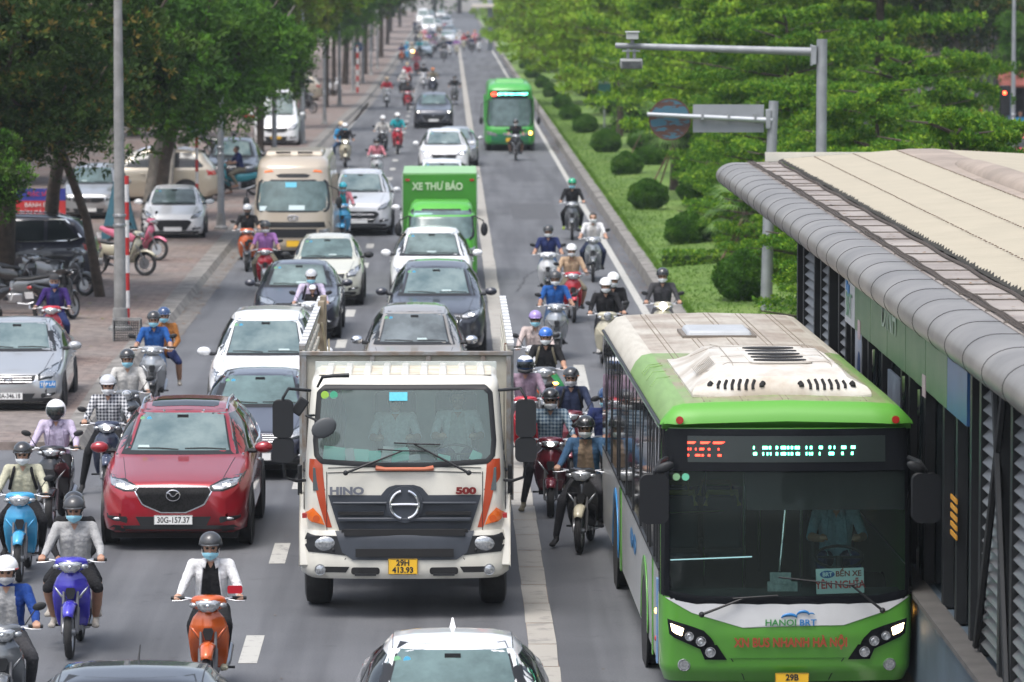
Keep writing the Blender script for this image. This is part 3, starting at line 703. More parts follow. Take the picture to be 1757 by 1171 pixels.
def helmet_mesh():
    """half-shell helmet about the head centre, rim band, short visor"""
    mb = MB()
    rings = []
    for j in range(9):
        t = PI * .56 * j / 8
        ring = []
        for k in range(28):
            a = 2 * PI * k / 28; x = .128 * math.sin(t) * math.cos(a); y = .148 * math.sin(t) * math.sin(a)
            drop = .03 * max(0, math.sin(a)) * (j / 8) ** 3
            ring.append((x, y + .005, .128 * math.cos(t) + .012 - drop))
        rings.append(ring)
    rings[0] = [(x * .05, y * .05, z) for x, y, z in rings[1]]; rings[0] = [(0.002 * math.cos(k), .005 + .002 * math.sin(k), .14) for k in range(28)]
    mb.loft(rings, cap=False)
    inner = [(x * .94, y * .94, z) for x, y, z in rings[-1]]
    mb.loft([rings[-1], inner, [(x * .9, y * .9, z + .03) for x, y, z in rings[-1]]], cap=False)
    return mb
def part_helmet(parent, h, m, kind='half', visor=None, band=None):
    hx, hy, hz = h
    if kind not in PM:
        if kind == 'half':
            o = helmet_mesh(); ob = o.build('helmet', M_BLACK)
            a = MB()
            g = [[(.118 * math.sin(s), -.146 * math.cos(s) - d * .034, .004 - d * .012) for s in np.linspace(-1.0, 1.0, 13)] for d in (0, .5, 1)]
            a.sheet(g); vb = a.build('visor_peak', M_BLACK, ob, solid=.006)
            s_ = MB()
            for sx in (-1, 1): s_.tube([(sx * .105, 0, -.02), (sx * .082, -.035, -.085), (sx * .03, -.06, -.135), (0, -.06, -.14)], .006, 5)
            s_.build('chin_strap', M_BLACK, ob)
            b_ = MB(); b_.lathe([(.1295, -.014), (.1335, -.012), (.1335, .002), (.1295, .004)], (0, 0, 0), 'Z', 30); bo = b_.build('rim_band', M_BLACK, ob)
            bo.scale = (1, 1.14, 1); bo.location = (0, .005, .0)
        elif kind == 'full':
            mb = MB(); mb.ell((0, .0, .0), (.142, .158, .148), 28, 18, (0, .80)); ob = mb.build('helmet', M_BLACK)
            v = MB(); g = []
            for z in np.linspace(-.045, .05, 6): g.append([(.145 * math.sin(s) * math.sqrt(1 - (z / .149) ** 2), -.163 * math.cos(s) * math.sqrt(1 - (z / .149) ** 2), z) for s in np.linspace(-1.15, 1.15, 15)])
            v.sheet(g).build('visor_peak', M_GLASSD, ob)
            s_ = MB(); s_.tube([(-.10, -.10, -.085), (-.05, -.15, -.10), (0, -.165, -.105), (.05, -.15, -.10), (.10, -.10, -.085)], .03, 10); s_.build('chin_strap', M_BLACK, ob)
            b_ = MB(); b_.ell((0, .0, .0), (.1435, .1595, .1495), 28, 6, (.12, .30)); b_.build('rim_band', M_WHITE, ob)
        elif kind == 'three':
            mb = MB(); g = mb.ell((0, .012, .0), (.138, .150, .148), 28, 16, (0, .74)); 
            mb.f = [f for f in mb.f if not (sum(mb.v[i][1] for i in f) / 4 < -.045 and sum(mb.v[i][2] for i in f) / 4 < .035)]; mb.m = [0] * len(mb.f)
            ob = mb.build('helmet', M_BLACK, solid=.012)
            v = MB(); g = []
            for z in np.linspace(-.06, .055, 6): g.append([(.148 * math.sin(s) * math.sqrt(1 - (z / .15) ** 2), .01 - .168 * math.cos(s) * math.sqrt(1 - (z / .15) ** 2), z) for s in np.linspace(-1.1, 1.1, 15)])
            v.sheet(g).build('visor_peak', glass_mat('visor_smoke', (.25, .25, .27), 1.5), ob)
            s_ = MB()
            for sx in (-1, 1): s_.tube([(sx * .105, 0, -.05), (sx * .082, -.035, -.085), (sx * .03, -.06, -.135), (0, -.06, -.14)], .006, 5)
            s_.build('chin_strap', M_BLACK, ob)
            b_ = MB(); b_.ell((0, .012, .0), (.1395, .1515, .1495), 24, 4, (.30, .36)); 
            b_.f = [f for f in b_.f if sum(b_.v[i][1] for i in f) / 4 < -.02]; b_.m = [0] * len(b_.f); b_.build('rim_band', M_BLACK, ob)
        else:  # cap
            mb = MB(); mb.ell((0, .01, .015), (.105, .118, .10), 24, 8, (0, .52)); ob = mb.build('helmet', M_BLACK, solid=.004); ob.name = 'baseball_cap'
            a = MB(); g = [[(.095 * math.sin(s), -.10 * math.cos(s) - d * .075, .02 - d * .012) for s in np.linspace(-1.1, 1.1, 11)] for d in (0, .5, 1)]
            a.sheet(g).build('visor_peak', M_BLACK, ob, solid=.005)
        C.objects.unlink(ob)
        for k_ in KIDS.get(ob.name, []): C.objects.unlink(k_)
        PM[kind] = ob
    c = copy_tree(PM[kind], parent); c.location = (hx, hy, hz); c.scale = (.93, .92, .90) if kind == 'half' else (.96, .96, .96)
    def setm(o, mm):
        o.material_slots[0].link = 'OBJECT'; o.material_slots[0].material = mm
    setm(c, m)
    for ch in KIDS.get(c.name, []):
        if ch.name.startswith('visor_peak') and kind in ('half', 'cap'): setm(ch, visor or m)
        if ch.name.startswith('rim_band'): setm(ch, band or M_BLACK)
    c.data = c.data
    return c

def part_mask(parent, h, m):
    if 'mask' not in PM:
        mb = MB(); g = []
        for j, z in enumerate(np.linspace(-.020, -.108, 9)):
            row = []
            for s in np.linspace(-1.25, 1.25, 15):
                bul = math.cos(s) ** .5 if math.cos(s) > 0 else 0
                r = .094 - .02 * (j / 8) ** 2
                row.append((r * .93 * math.sin(s), -.020 - (r * .95) * math.cos(s) - .020 * math.exp(-(s / .35) ** 2) * math.sin(PI * min(1, j / 7 + .15)) - .003 * (j % 2), z - .008 + .014 * abs(math.sin(s)) * (0 if j > 4 else -1) + (.03 * abs(math.sin(s)) * (j / 8))))
            g.append(row)
        ob = mb.sheet(g).build('face_mask', M_WHITE, solid=.003, smooth=60)
        lp = MB()
        for sx in (-1, 1):
            lp.tube([(sx * .083, -.045, -.018), (sx * .094, -.01, .005), (sx * .09, .02, -.005)], .0025, 4); lp.tube([(sx * .078, -.045, -.075), (sx * .09, -.01, -.045), (sx * .09, .02, -.02)], .0025, 4)
        lp.build('ear_loop', M_WHITE, ob)
        C.objects.unlink(ob)
        for k_ in KIDS.get(ob.name, []): C.objects.unlink(k_)
        PM['mask'] = ob
    c = copy_tree(PM['mask'], parent); c.location = h
    c.material_slots[0].link = 'OBJECT'; c.material_slots[0].material = m
    return c

BLUEMASK = mat('mask_blue', (.28, .58, .70), .8, bump=(60, .2)); WHITEMASK = mat('mask_white', (.72, .74, .75), .8, bump=(60, .2)); GREYMASK = mat('mask_grey', (.42, .43, .45), .8); DARKMASK = mat('mask_dark', (.03, .03, .035), .8)
def person(pos, pose, label, shirt, trousers, shoes=None, front=None, forearm=None, calf=None, skin=0, helmet=None, hk='half', mask=BLUEMASK, rz=0, visor=None,
           band=None, z=0, s=1.0, group='riders', cat='person', jacket=0, straps=None, hair=None, turn=0):
    me = pose_mesh(pose)
    o = bpy.data.objects.new('person', me); C.objects.link(o); sk = skin_m(skin)
    ms = dict(skin=sk, shirt=shirt, trousers=trousers, shoes=shoes or cloth('shoe_dark', (.03, .03, .032)), front=front or shirt, forearm=forearm or shirt, calf=calf or trousers, hair=hair or HAIR, eye=EYE, sole=M_BLACK)
    if forearm == 'skin': ms['forearm'] = sk
    if calf == 'skin': ms['calf'] = sk
    if shoes == 'skin': ms['shoes'] = sk
    for i, n in enumerate(SLOTS):
        o.material_slots[i].link = 'OBJECT'; o.material_slots[i].material = ms[n]
    o.location = (pos[0], pos[1], z); o.rotation_euler = (0, 0, rz); o.scale = (s, s, s)
    tag(o, label, cat, group)
    hd = POSES[pose]['head']
    if helmet: 
        hh = part_helmet(o, (hd[0], hd[1], hd[2] + (.045 if hk in ('half', 'cap') else .02)), helmet, hk, visor, band)
    if mask: part_mask(o, (hd[0], hd[1] - .0, hd[2] - .003), mask)
    nk = POSES[pose]['neck']; chv = POSES[pose]['chest']
    if jacket == 1:
        if ('bvh', pose) not in PM: PM['bvh', pose] = BVHTree.FromPolygons([v.co for v in me.vertices], [tuple(p.vertices) for p in me.polygons])
        lb = MB()
        for sx in (-1, 1):
            pts = []
            for zz in np.linspace(nk[2] - .05, nk[2] - .42, 10):
                hh_ = PM['bvh', pose].ray_cast(Vector((sx * (.078 + .10 * (nk[2] - zz)), -2, zz)), Vector((0, 1, 0)))[0]
                if hh_: pts.append(hh_ - Vector((0, .002, 0)))
            lb.tube(pts, .012, 6)
        lb.build('jacket_edge', ms['shirt'], o)
    if jacket:
        # open collar wings
        mb = MB()
        for sx in (-1, 1):
            mb.add([(sx * .03, nk[1] - .055, nk[2] + .035), (sx * .085, nk[1] - .02, nk[2] + .02), (sx * .10, nk[1] - .075, nk[2] - .05), (sx * .055, nk[1] - .105, nk[2] - .075)], [(0, 1, 2, 3)])
        mb.build('collar', ms['shirt'] if jacket == 1 else front, o, solid=.008)
    if straps:
        mb = MB()
        for sx in (-1, 1):
            mb.tube([(sx * .10, nk[1] + .02, nk[2] + .0), (sx * .115, nk[1] - .085, nk[2] - .08), (sx * .135, chv[1] - .115, chv[2] + .02), (sx * .17, chv[1] - .04, chv[2] - .12)], .02, 6)
        mb.build('backpack_strap', straps, o)
    return o

# ---------------------------------------------------------------- motorbikes (origin on the ground at mid wheelbase, front to -Y)
def bike_proto(style):
    root = empty('motorbike')
    P0, P1, P2 = mat('slotA'), mat('slotB'), mat('slotC')   # replaced per bike: panels, accents, fender
    sc = style in ('scooter', 'vespa')
    rw = .245 if sc else .285; fy, ry = -.66, .60
    tw = .048 if sc else .040
    for y, nm in ((fy, 'front'), (ry, 'rear')):
        mb = MB(); prof = [(rw - .075, -tw * .7), (rw - .05, -tw), (rw - .022, -tw * .98), (rw - .006, -tw * .6), (rw, 0), (rw - .006, tw * .6), (rw - .022, tw * .98), (rw - .05, tw), (rw - .075, tw * .7)]
        mb.lathe(prof, (0, y, rw), 'X', 30); t = mb.build('wheel', M_RUB, root)
        r = MB(); r.lathe([(rw - .07, -tw * .7), (rw - .085, -tw * .3), (rw - .085, tw * .3), (rw - .07, tw * .7)], (0, y, rw), 'X', 28)
        for k in range(5 if sc else 10):
            a = 2 * PI * k / (5 if sc else 10)
            r.tube([(0, y + .04 * math.cos(a), rw + .04 * math.sin(a)), (0, y + (rw - .08) * math.cos(a), rw + (rw - .08) * math.sin(a))], .013 if sc else .007, 6)
        r.lathe([(.001, -.06), (.04, -.06), (.04, .06), (.001, .06)], (0, y, rw), 'X', 12); r.build('rim', M_ALLOY, t)
        if nm == 'front': 
            d = MB(); d.disc((-.062, y, rw), rw * .48, 'X', 22, .005); d.build('brake_disc', M_STEEL, t)
    # fork
    mb = MB()
    for sx in (-1, 1):
        mb.tube([(sx * .075, fy, rw), (sx * .075, fy + .10, rw + .25)], [.024, .026], 8); mb.tube([(sx * .075, fy + .10, rw + .25), (sx * .07, fy + .20, rw + .52)], .016, 8)
        mb.tube([(sx * .045, fy, rw), (sx * .09, fy, rw)], .022, 8)
    mb.build('fork', mat('fork_grey', (.13, .13, .135), .4, .5), root)
    # front fender
    mb = MB(); g = []
    fr = rw + .028
    for t in np.linspace(R(38), R(172 if sc else 165), 14):
        t2 = PI - t; row = []
        taper = 1 - .35 * abs((t - R(105)) / R(70)) ** 2
        for s in np.linspace(-1, 1, 9):
            w = (.088 if sc else .078) * taper; rr = fr + .022 - .045 * abs(s) ** 2.2
            row.append((w * s, fy - rr * math.cos(t), rw + rr * math.sin(t)))
        g.append(row)
    mb.sheet(g); mb.build('front_fender', P2, root, solid=.008, smooth=60)
    # leg shield
    def shield(rows, m, name, parent, th=.02, pw=1.7):
        mb = MB(); g = []
        for z, hw, yc, ye in rows:
            g.append([(hw * s, yc + (ye - yc) * abs(s) ** pw, z + .0 * s) for s in np.linspace(-1, 1, 15)])
        # resample vertically
        g2 = []
        for i in range(len(g) - 1):
            for k in range(4):
                t = k / 4; t = t
                g2.append([tuple(np.array(a) * (1 - t) + np.array(b) * t) for a, b in zip(g[i], g[i + 1])])
        g2.append(g[-1]); mb.sheet(g2)
        return mb.build(name, m, parent, solid=th, smooth=50)
    if sc:
        rows = [(.28, .13, -.27, -.24), (.42, .19, -.35, -.27), (.54, .215, -.455, -.31), (.64, .225, -.545, -.35), (.74, .215, -.575, -.38), (.83, .17, -.555, -.42), (.90, .10, -.52, -.44)]
    elif style == 'vespa':
        rows = [(.26, .16, -.28, -.25), (.45, .24, -.38, -.29), (.6, .25, -.44, -.32), (.78, .23, -.46, -.36), (.92, .12, -.46, -.42)]
    else:
        rows = [(.30, .15, -.20, -.28), (.42, .185, -.29, -.33), (.54, .195, -.38, -.38), (.64, .20, -.50, -.40), (.74, .185, -.545, -.42), (.83, .15, -.53, -.44), (.90, .09, -.50, -.45)]
    s_ = shield(rows, P0, 'leg_shield', root)
    bv_rows = rows
    def sy(x, z, off=.014):
        zs = [r[0] for r in rows]; hw = np.interp(z, zs, [r[1] for r in rows]); yc = np.interp(z, zs, [r[2] for r in rows]); ye = np.interp(z, zs, [r[3] for r in rows])
        return yc + (ye - yc) * min(1, abs(x / hw)) ** 1.7 - off
    def strip(pts, w, m, name, parent, both=True, th=.01):
        mb = MB()
        for sx in (-1, 1) if both else (1,):
            n = 8; g = []
            P_ = [(np.interp(t, np.linspace(0, 1, len(pts)), [p[0] for p in pts]), np.interp(t, np.linspace(0, 1, len(pts)), [p[1] for p in pts])) for t in np.linspace(0, 1, n + 1)]
            for i, (x, z) in enumerate(P_):
                ww = w * (1 - .55 * abs(2 * i / n - 1) ** 2)
                g.append([(sx * x, sy(x, z + ww), z + ww), (sx * x, sy(x, z, .02), z), (sx * x, sy(x, z - ww), z - ww)])
            mb.sheet(g)
        return mb.build(name, m, parent, solid=th, smooth=60)
    strip([(.03, .56), (.09, .63), (.175, .735)], .020, P1, 'chevron_panel', root)
    gr = MB(); gr.prism([(-.055, .70), (-.03, .62), (.03, .62), (.055, .70), (.04, .74), (-.04, .74)], sy(0, .70, .03), sy(0, .68, .0)); gr.build('center_vent', M_BLACK, root)
    # inner shield and steering column
    inn = shield([(z, hw * .93, yc + .06, ye + .045) for z, hw, yc, ye in rows], M_BLACK, 'inner_panel', root)
    MB().tube([(0, fy + .20, rw + .40), (0, -.42, .97)], .05, 10).build('steering_column', M_BLACK, root)
    # handlebar cowl with headlamp
    cw = MB(); rings = []
    for y, w, h_, zc in ((-.575, .055, .028, .965), (-.56, .105, .055, .97), (-.52, .155, .075, .975), (-.47, .185, .075, .985), (-.42, .17, .06, 1.0), (-.38, .12, .04, 1.01)):
        rings.append([(w * math.copysign(abs(math.cos(t)) ** .7, math.cos(t)), y + .05 * abs(math.cos(t)) ** 2, zc + h_ * math.copysign(abs(math.sin(t)) ** .8, math.sin(t)) * (1.0 if math.sin(t) > 0 else .9 )) for t in np.linspace(0, 2 * PI, 24, endpoint=False)])
    cw.loft(rings); cowl = cw.build('handlebar_cowl', P0, root, smooth=60)
    hlm = MB()
    if style == 'vespa': 
        hlm.ell((0, -.565, .985), (.07, .03, .07), 18, 10); hl = hlm.build('headlight', M_LENS, root)
        MB().lathe([(.066, -.022), (.078, -.018), (.078, .0)], (0, -.565, .985), 'Y', 24).build('headlight_ring', M_CHR, hl)
    else:
        rings = []
        for s, y in ((1.06, -.535), (1.0, -.572), (.86, -.588), (.4, -.594)):
            pts = [(-.10, .035), (-.055, .05), (.055, .05), (.10, .035), (.085, -.02), (.045, -.055), (-.045, -.055), (-.085, -.02)] if not sc else [(-.11, .03), (-.05, .045), (.05, .045), (.11, .03), (.085, -.02), (.04, -.04), (-.04, -.04), (-.085, -.02)]
            rings.append([(x * s * (1 if sc else 1.18), y - (0 if sc else .006) + .25 * abs(x) ** 1.6, (.968 if sc else .962) + z * s * (1 if sc else 1.12)) for x, z in pts])
        hlm.loft(rings[::-1]); hl = hlm.build('headlight', M_LENS, root, smooth=70)
        MB().ell((0, -.590, .965), (.022, .012, .02), 10, 6).build('headlamp_bulb', P1, hl)
    for sx in (-1, 1):
        ts = MB(); ts.ell((sx * .150, -.525, .965), (.045, .025, .028), 12, 7, M=Matrix.Rotation(sx * .5, 3, 'Z')); ts.build('turn_signal', M_LENS, root)
    mb = MB(); mb.tube([(-.25, -.405, 1.025), (-.19, -.425, 1.02), (-.10, -.43, 1.0), (.10, -.43, 1.0), (.19, -.425, 1.02), (.25, -.405, 1.025)], .014, 8)
    hb = mb.build('handlebar', M_STEEL, root)
    for sx in (-1, 1):
        MB().tube([(sx * .235, -.41, 1.025), (sx * .375, -.385, 1.02)], .018, 10).build('grip', M_BLACK, root)
        MB().tube([(sx * .20, -.45, 1.015), (sx * .27, -.475, 1.005), (sx * .36, -.455, 1.0)], .006, 6).build('brake_lever', M_STEEL, root)
        m_ = MB(); m_.tube([(sx * .20, -.42, 1.03), (sx * .26, -.43, 1.12), (sx * .31, -.40, 1.19)], .006, 6); mo = m_.build('rear_mirror', M_BLACK, root)
        MB().ell((sx * .345, -.40, 1.215), (.068, .018, .04), 14, 8, M=Matrix.Rotation(-sx * .25, 3, 'Y')).build('mirror_head', M_BLACK, mo)
    # floor, tunnel, tail
    if sc:
        MB().prism([(-.30, .26), (-.30, .31), (.10, .31), (.14, .26)], -.16, .16, 'YZ').build('floorboard', M_BLACK, root, bevel=.01)
        t_rows = [(-.02, .10, .30, .70), (.05, .15, .28, .745), (.3, .18, .33, .76), (.6, .17, .45, .79), (.85, .13, .58, .82), (.98, .07, .68, .82)]
    else:
        MB().tube([(0, -.40, .62), (0, -.15, .50), (0, .10, .55)], [.07, .06, .08], 12).build('frame_tunnel', P0, root)
        MB().box(0, -.06, .34, .20, .34, .22).build('engine', M_STEEL, root, bevel=.03)
        t_rows = [(-.10, .07, .48, .66), (.0, .11, .44, .74), (.3, .13, .46, .75), (.6, .12, .55, .79), (.85, .09, .66, .83), (.98, .05, .74, .84)]
    rings = []
    for y, w, z0, z1 in t_rows:
        c_, h_ = (z0 + z1) / 2, (z1 - z0) / 2
        rings.append([(w * math.copysign(abs(math.cos(t)) ** .6, math.cos(t)), y, c_ + h_ * math.copysign(abs(math.sin(t)) ** .6, math.sin(t))) for t in np.linspace(0, 2 * PI, 16, endpoint=False)])
    MB().loft(rings).build('tail_body', P0, root, smooth=60)
    rings = []
    for y, w, z0, z1 in [(-.08, .06, .70, .745), (.0, .11, .72, .775), (.25, .14, .73, .785), (.45, .14, .76, .82), (.75, .11, .80, .85), (.86, .06, .81, .84)]:
        c_, h_ = (z0 + z1) / 2, (z1 - z0) / 2
        rings.append([(w * math.copysign(abs(math.cos(t)) ** .6, math.cos(t)), y, c_ + h_ * math.copysign(abs(math.sin(t)) ** .6, math.sin(t))) for t in np.linspace(0, 2 * PI, 16, endpoint=False)])
    MB().loft(rings).build('seat', mat('seat_vinyl', (.02, .02, .021), .5, bump=(50, .2)), root, smooth=60)
    MB().ell((0, .99, .76), (.06, .02, .035), 12, 7).build('tail_light', M_REDL, root)
    mb = MB(); mb.tube([(.11, -.02, .24), (.13, .2, .22), (.14, .38, .26), (.145, .75, .36)], [.018, .02, .045, .05], 10); mb.build('exhaust', M_STEEL, root)
    mb = MB(); mb.tube([(-.24, -.02, .265), (.24, -.02, .265)], .013, 8)
    mb.build('footpeg', M_BLACK, root)
    MB().box(.12, .55, .36, .05, .42, .10, rx=.1).build('swingarm', M_BLACK, root)
    pl = MB(); pl.box(0, 1.02, .60, .19, .01, .14, rx=-.3); pl.build('license_plate', M_WHITE, root)
    return root
BP = {}
def bike(pos, style, col, label, accent=None, fender=None, rz=0, lit=False, cat='motorbike', group='motorbikes in the traffic', lean=0, nomirror=0, s=1.0, amber=0):
    if style not in BP:
        r = bike_proto(style); BP[style] = r
        st = [r]
        while st:
            o = st.pop(); st += KIDS.get(o.name, []); C.objects.unlink(o)
    root = copy_tree(BP[style]); root.location = (pos[0], pos[1], 0); root.rotation_euler = (0, lean, rz); root.scale = (s, s, s)
    tag(root, label, cat, group)
    st = [root]; mp = {'slotA': col, 'slotB': accent or col, 'slotC': fender or col}; drop = []
    while st:
        o = st.pop(); st += KIDS.get(o.name, [])
        if o.type == 'MESH':
            sl = o.material_slots[0]; nm = sl.material.name if sl.material else ''
            if nm in mp: sl.link = 'OBJECT'; sl.material = mp[nm]
            if lit and o.name.startswith('headlamp_bulb'): sl.link = 'OBJECT'; sl.material = M_LIT; o.scale = (2.0, 1, 1.4); o.location = (0, -.008, -.38)
            elif o.name.startswith('headlamp_bulb'): sl.link = 'OBJECT'; sl.material = M_CHR
            if lit and style == 'vespa' and o.name.startswith('headlight') and 'ring' not in o.name: sl.link = 'OBJECT'; sl.material = M_LIT
        if nomirror and (o.name.startswith('rear_mirror') or o.name.startswith('mirror_head')): drop.append(o)
    for o in drop: C.objects.unlink(o)
    return root
# ---------------------------------------------------------------- ground, road, kerbs, markings
def flat(name, x0, x1, y0, y1, z, m, kind='structure', ny=1):
    mb = MB()
    for i in range(ny):
        a, b = y0 + (y1 - y0) * i / ny, y0 + (y1 - y0) * (i + 1) / ny
        mb.add([(x0, a, z), (x1, a, z), (x1, b, z), (x0, b, z)], [(0, 1, 2, 3)])
    return tag(mb.build(name, m, smooth=0), kind=kind)
def nodes_mat(name, fn):
    m = bpy.data.materials.new(name); m.use_nodes = True; MATS[name] = m
    fn(m.node_tree, m.node_tree.nodes['Principled BSDF']); return m
def N(nt, t, **k):
    n = nt.nodes.new(t)
    for a, b in k.items():
        if a.startswith('i_'): n.inputs[a[2:].replace('_', ' ')].default_value = b
        else: setattr(n, a, b)
    return n
def ramp(nt, fac, stops):
    r = nt.nodes.new('ShaderNodeValToRGB'); e = r.color_ramp.elements
    while len(e) < len(stops): e.new(.5)
    for i, (p, c) in enumerate(stops): e[i].position = p; e[i].color = (*c, 1)
    nt.links.new(fac, r.inputs['Fac']); return r.outputs['Color']
def mixc(nt, mode, fac, a, b):
    m = nt.nodes.new('ShaderNodeMix'); m.data_type = 'RGBA'; m.blend_type = mode
    if isinstance(fac, (int, float)): m.inputs['Factor'].default_value = fac
    else: nt.links.new(fac, m.inputs['Factor'])
    nt.links.new(a, m.inputs['A']) if not isinstance(a, tuple) else setattr(m.inputs['A'], 'default_value', (*a, 1))
    nt.links.new(b, m.inputs['B']) if not isinstance(b, tuple) else setattr(m.inputs['B'], 'default_value', (*b, 1))
    return m.outputs['Result']
def coords(nt, scale=(1, 1, 1)):
    tc = nt.nodes.new('ShaderNodeTexCoord'); mp = nt.nodes.new('ShaderNodeMapping'); mp.inputs['Scale'].default_value = scale
    nt.links.new(tc.outputs['Object'], mp.inputs['Vector']); return mp.outputs['Vector']
def asphalt(nt, b):
    v = coords(nt); vs = coords(nt, (1.1, .045, 1))
    n1 = N(nt, 'ShaderNodeTexNoise', i_Scale=.5, i_Detail=5); nt.links.new(v, n1.inputs['Vector'])
    n2 = N(nt, 'ShaderNodeTexNoise', i_Scale=45, i_Detail=4); nt.links.new(v, n2.inputs['Vector'])
    n3 = N(nt, 'ShaderNodeTexNoise', i_Scale=1.6, i_Detail=3); nt.links.new(vs, n3.inputs['Vector'])
    a = ramp(nt, n1.outputs['Fac'], [(.3, (.086, .090, .100)), (.7, (.114, .118, .130))])
    c = mixc(nt, 'MULTIPLY', .75, a, ramp(nt, n2.outputs['Fac'], [(.3, (.72, .72, .72)), (.75, (1.15, 1.15, 1.15))]))
    c = mixc(nt, 'MULTIPLY', 1.0, c, ramp(nt, n3.outputs['Fac'], [(.40, (.72, .72, .72)), (.58, (1.08, 1.08, 1.06))]))
    n4 = N(nt, 'ShaderNodeTexNoise', i_Scale=1.3, i_Detail=9, i_Roughness=.75); nt.links.new(v, n4.inputs['Vector'])
    c = mixc(nt, 'MULTIPLY', 1.0, c, ramp(nt, n4.outputs['Fac'], [(.30, (.6, .6, .6)), (.42, (1, 1, 1))]))
    nt.links.new(c, b.inputs['Base Color']); b.inputs['Roughness'].default_value = .78
    bp = N(nt, 'ShaderNodeBump', i_Strength=.35, i_Distance=.01); nt.links.new(n2.outputs['Fac'], bp.inputs['Height']); nt.links.new(bp.outputs[0], b.inputs['Normal'])
M_ASPH = nodes_mat('asphalt', asphalt)
def pavers(nt, b):
    v = coords(nt)
    br = N(nt, 'ShaderNodeTexBrick', i_Scale=1.0); br.inputs['Brick Width'].default_value = .42; br.inputs['Row Height'].default_value = .21
    br.inputs['Mortar Size'].default_value = .012; br.inputs['Color1'].default_value = (.165, .118, .10, 1); br.inputs['Color2'].default_value = (.21, .16, .14, 1); br.inputs['Mortar'].default_value = (.09, .07, .06, 1)
    nt.links.new(v, br.inputs['Vector'])
    n1 = N(nt, 'ShaderNodeTexNoise', i_Scale=.35, i_Detail=7); nt.links.new(v, n1.inputs['Vector'])
    n2 = N(nt, 'ShaderNodeTexNoise', i_Scale=5, i_Detail=5); nt.links.new(v, n2.inputs['Vector'])
    c = mixc(nt, 'MIX', ramp(nt, n1.outputs['Fac'], [(.42, (0, 0, 0)), (.62, (.8, .8, .8))]), br.outputs['Color'], (.185, .162, .148))
    c = mixc(nt, 'MULTIPLY', .8, c, ramp(nt, n2.outputs['Fac'], [(.35, (.6, .6, .6)), (.6, (1.1, 1.1, 1.1))]))
    nt.links.new(c, b.inputs['Base Color']); b.inputs['Roughness'].default_value = .85
    bp = N(nt, 'ShaderNodeBump', i_Strength=.4, i_Distance=.01); nt.links.new(br.outputs['Fac'], bp.inputs['Height']); bp.invert = True; nt.links.new(bp.outputs[0], b.inputs['Normal'])
M_PAVE = nodes_mat('pavers', pavers)
def grassm(nt, b):
    v = coords(nt)
    n1 = N(nt, 'ShaderNodeTexNoise', i_Scale=.5, i_Detail=6); nt.links.new(v, n1.inputs['Vector'])
    n2 = N(nt, 'ShaderNodeTexNoise', i_Scale=14, i_Detail=5); nt.links.new(v, n2.inputs['Vector'])
    a = ramp(nt, n1.outputs['Fac'], [(.3, (.065, .125, .018)), (.5, (.105, .19, .028)), (.72, (.16, .235, .05))])
    c = mixc(nt, 'MULTIPLY', .8, a, ramp(nt, n2.outputs['Fac'], [(.3, (.5, .5, .5)), (.7, (1.25, 1.25, 1.2))]))
    nt.links.new(c, b.inputs['Base Color']); b.inputs['Roughness'].default_value = .9
    bp = N(nt, 'ShaderNodeBump', i_Strength=.8, i_Distance=.05); nt.links.new(n2.outputs['Fac'], bp.inputs['Height']); nt.links.new(bp.outputs[0], b.inputs['Normal'])
M_GRASS = nodes_mat('grass_turf', grassm)
def worn(c, c2, sc):
    def f(nt, b):
        v = coords(nt); n1 = N(nt, 'ShaderNodeTexNoise', i_Scale=sc, i_Detail=8, i_Roughness=.7); nt.links.new(v, n1.inputs['Vector'])
        nt.links.new(ramp(nt, n1.outputs['Fac'], [(.36, c2), (.46, c)]), b.inputs['Base Color']); b.inputs['Roughness'].default_value = .8
    return f
M_LINE = nodes_mat('line_paint', worn((.37, .365, .34), (.19, .19, .185), 5))
M_STRIP = nodes_mat('strip_paint', worn((.31, .295, .265), (.22, .21, .195), 2.5))
M_CONC = mat('concrete', (.30, .28, .26), .85, noise=(3, .35), bump=(20, .3))
M_KERB = mat('kerb_concrete', (.235, .222, .205), .85, noise=(2.2, .5), bump=(20, .3))
M_LEAFL = mat('leaf_litter', (.20, .11, .05), .9, noise=(9, .5))

flat('ground', -400, 400, -60, 1500, -.03, mat('far_ground', (.16, .15, .13), .9, noise=(.05, .3)))
flat('road', -5.95, 4.75, 20, 900, 0, M_ASPH)
flat('side_road', -30, -5.95, 20, 66.5, -.004, M_ASPH)
flat('opposite_road', 13.5, 21, 20, 900, .0, M_ASPH)
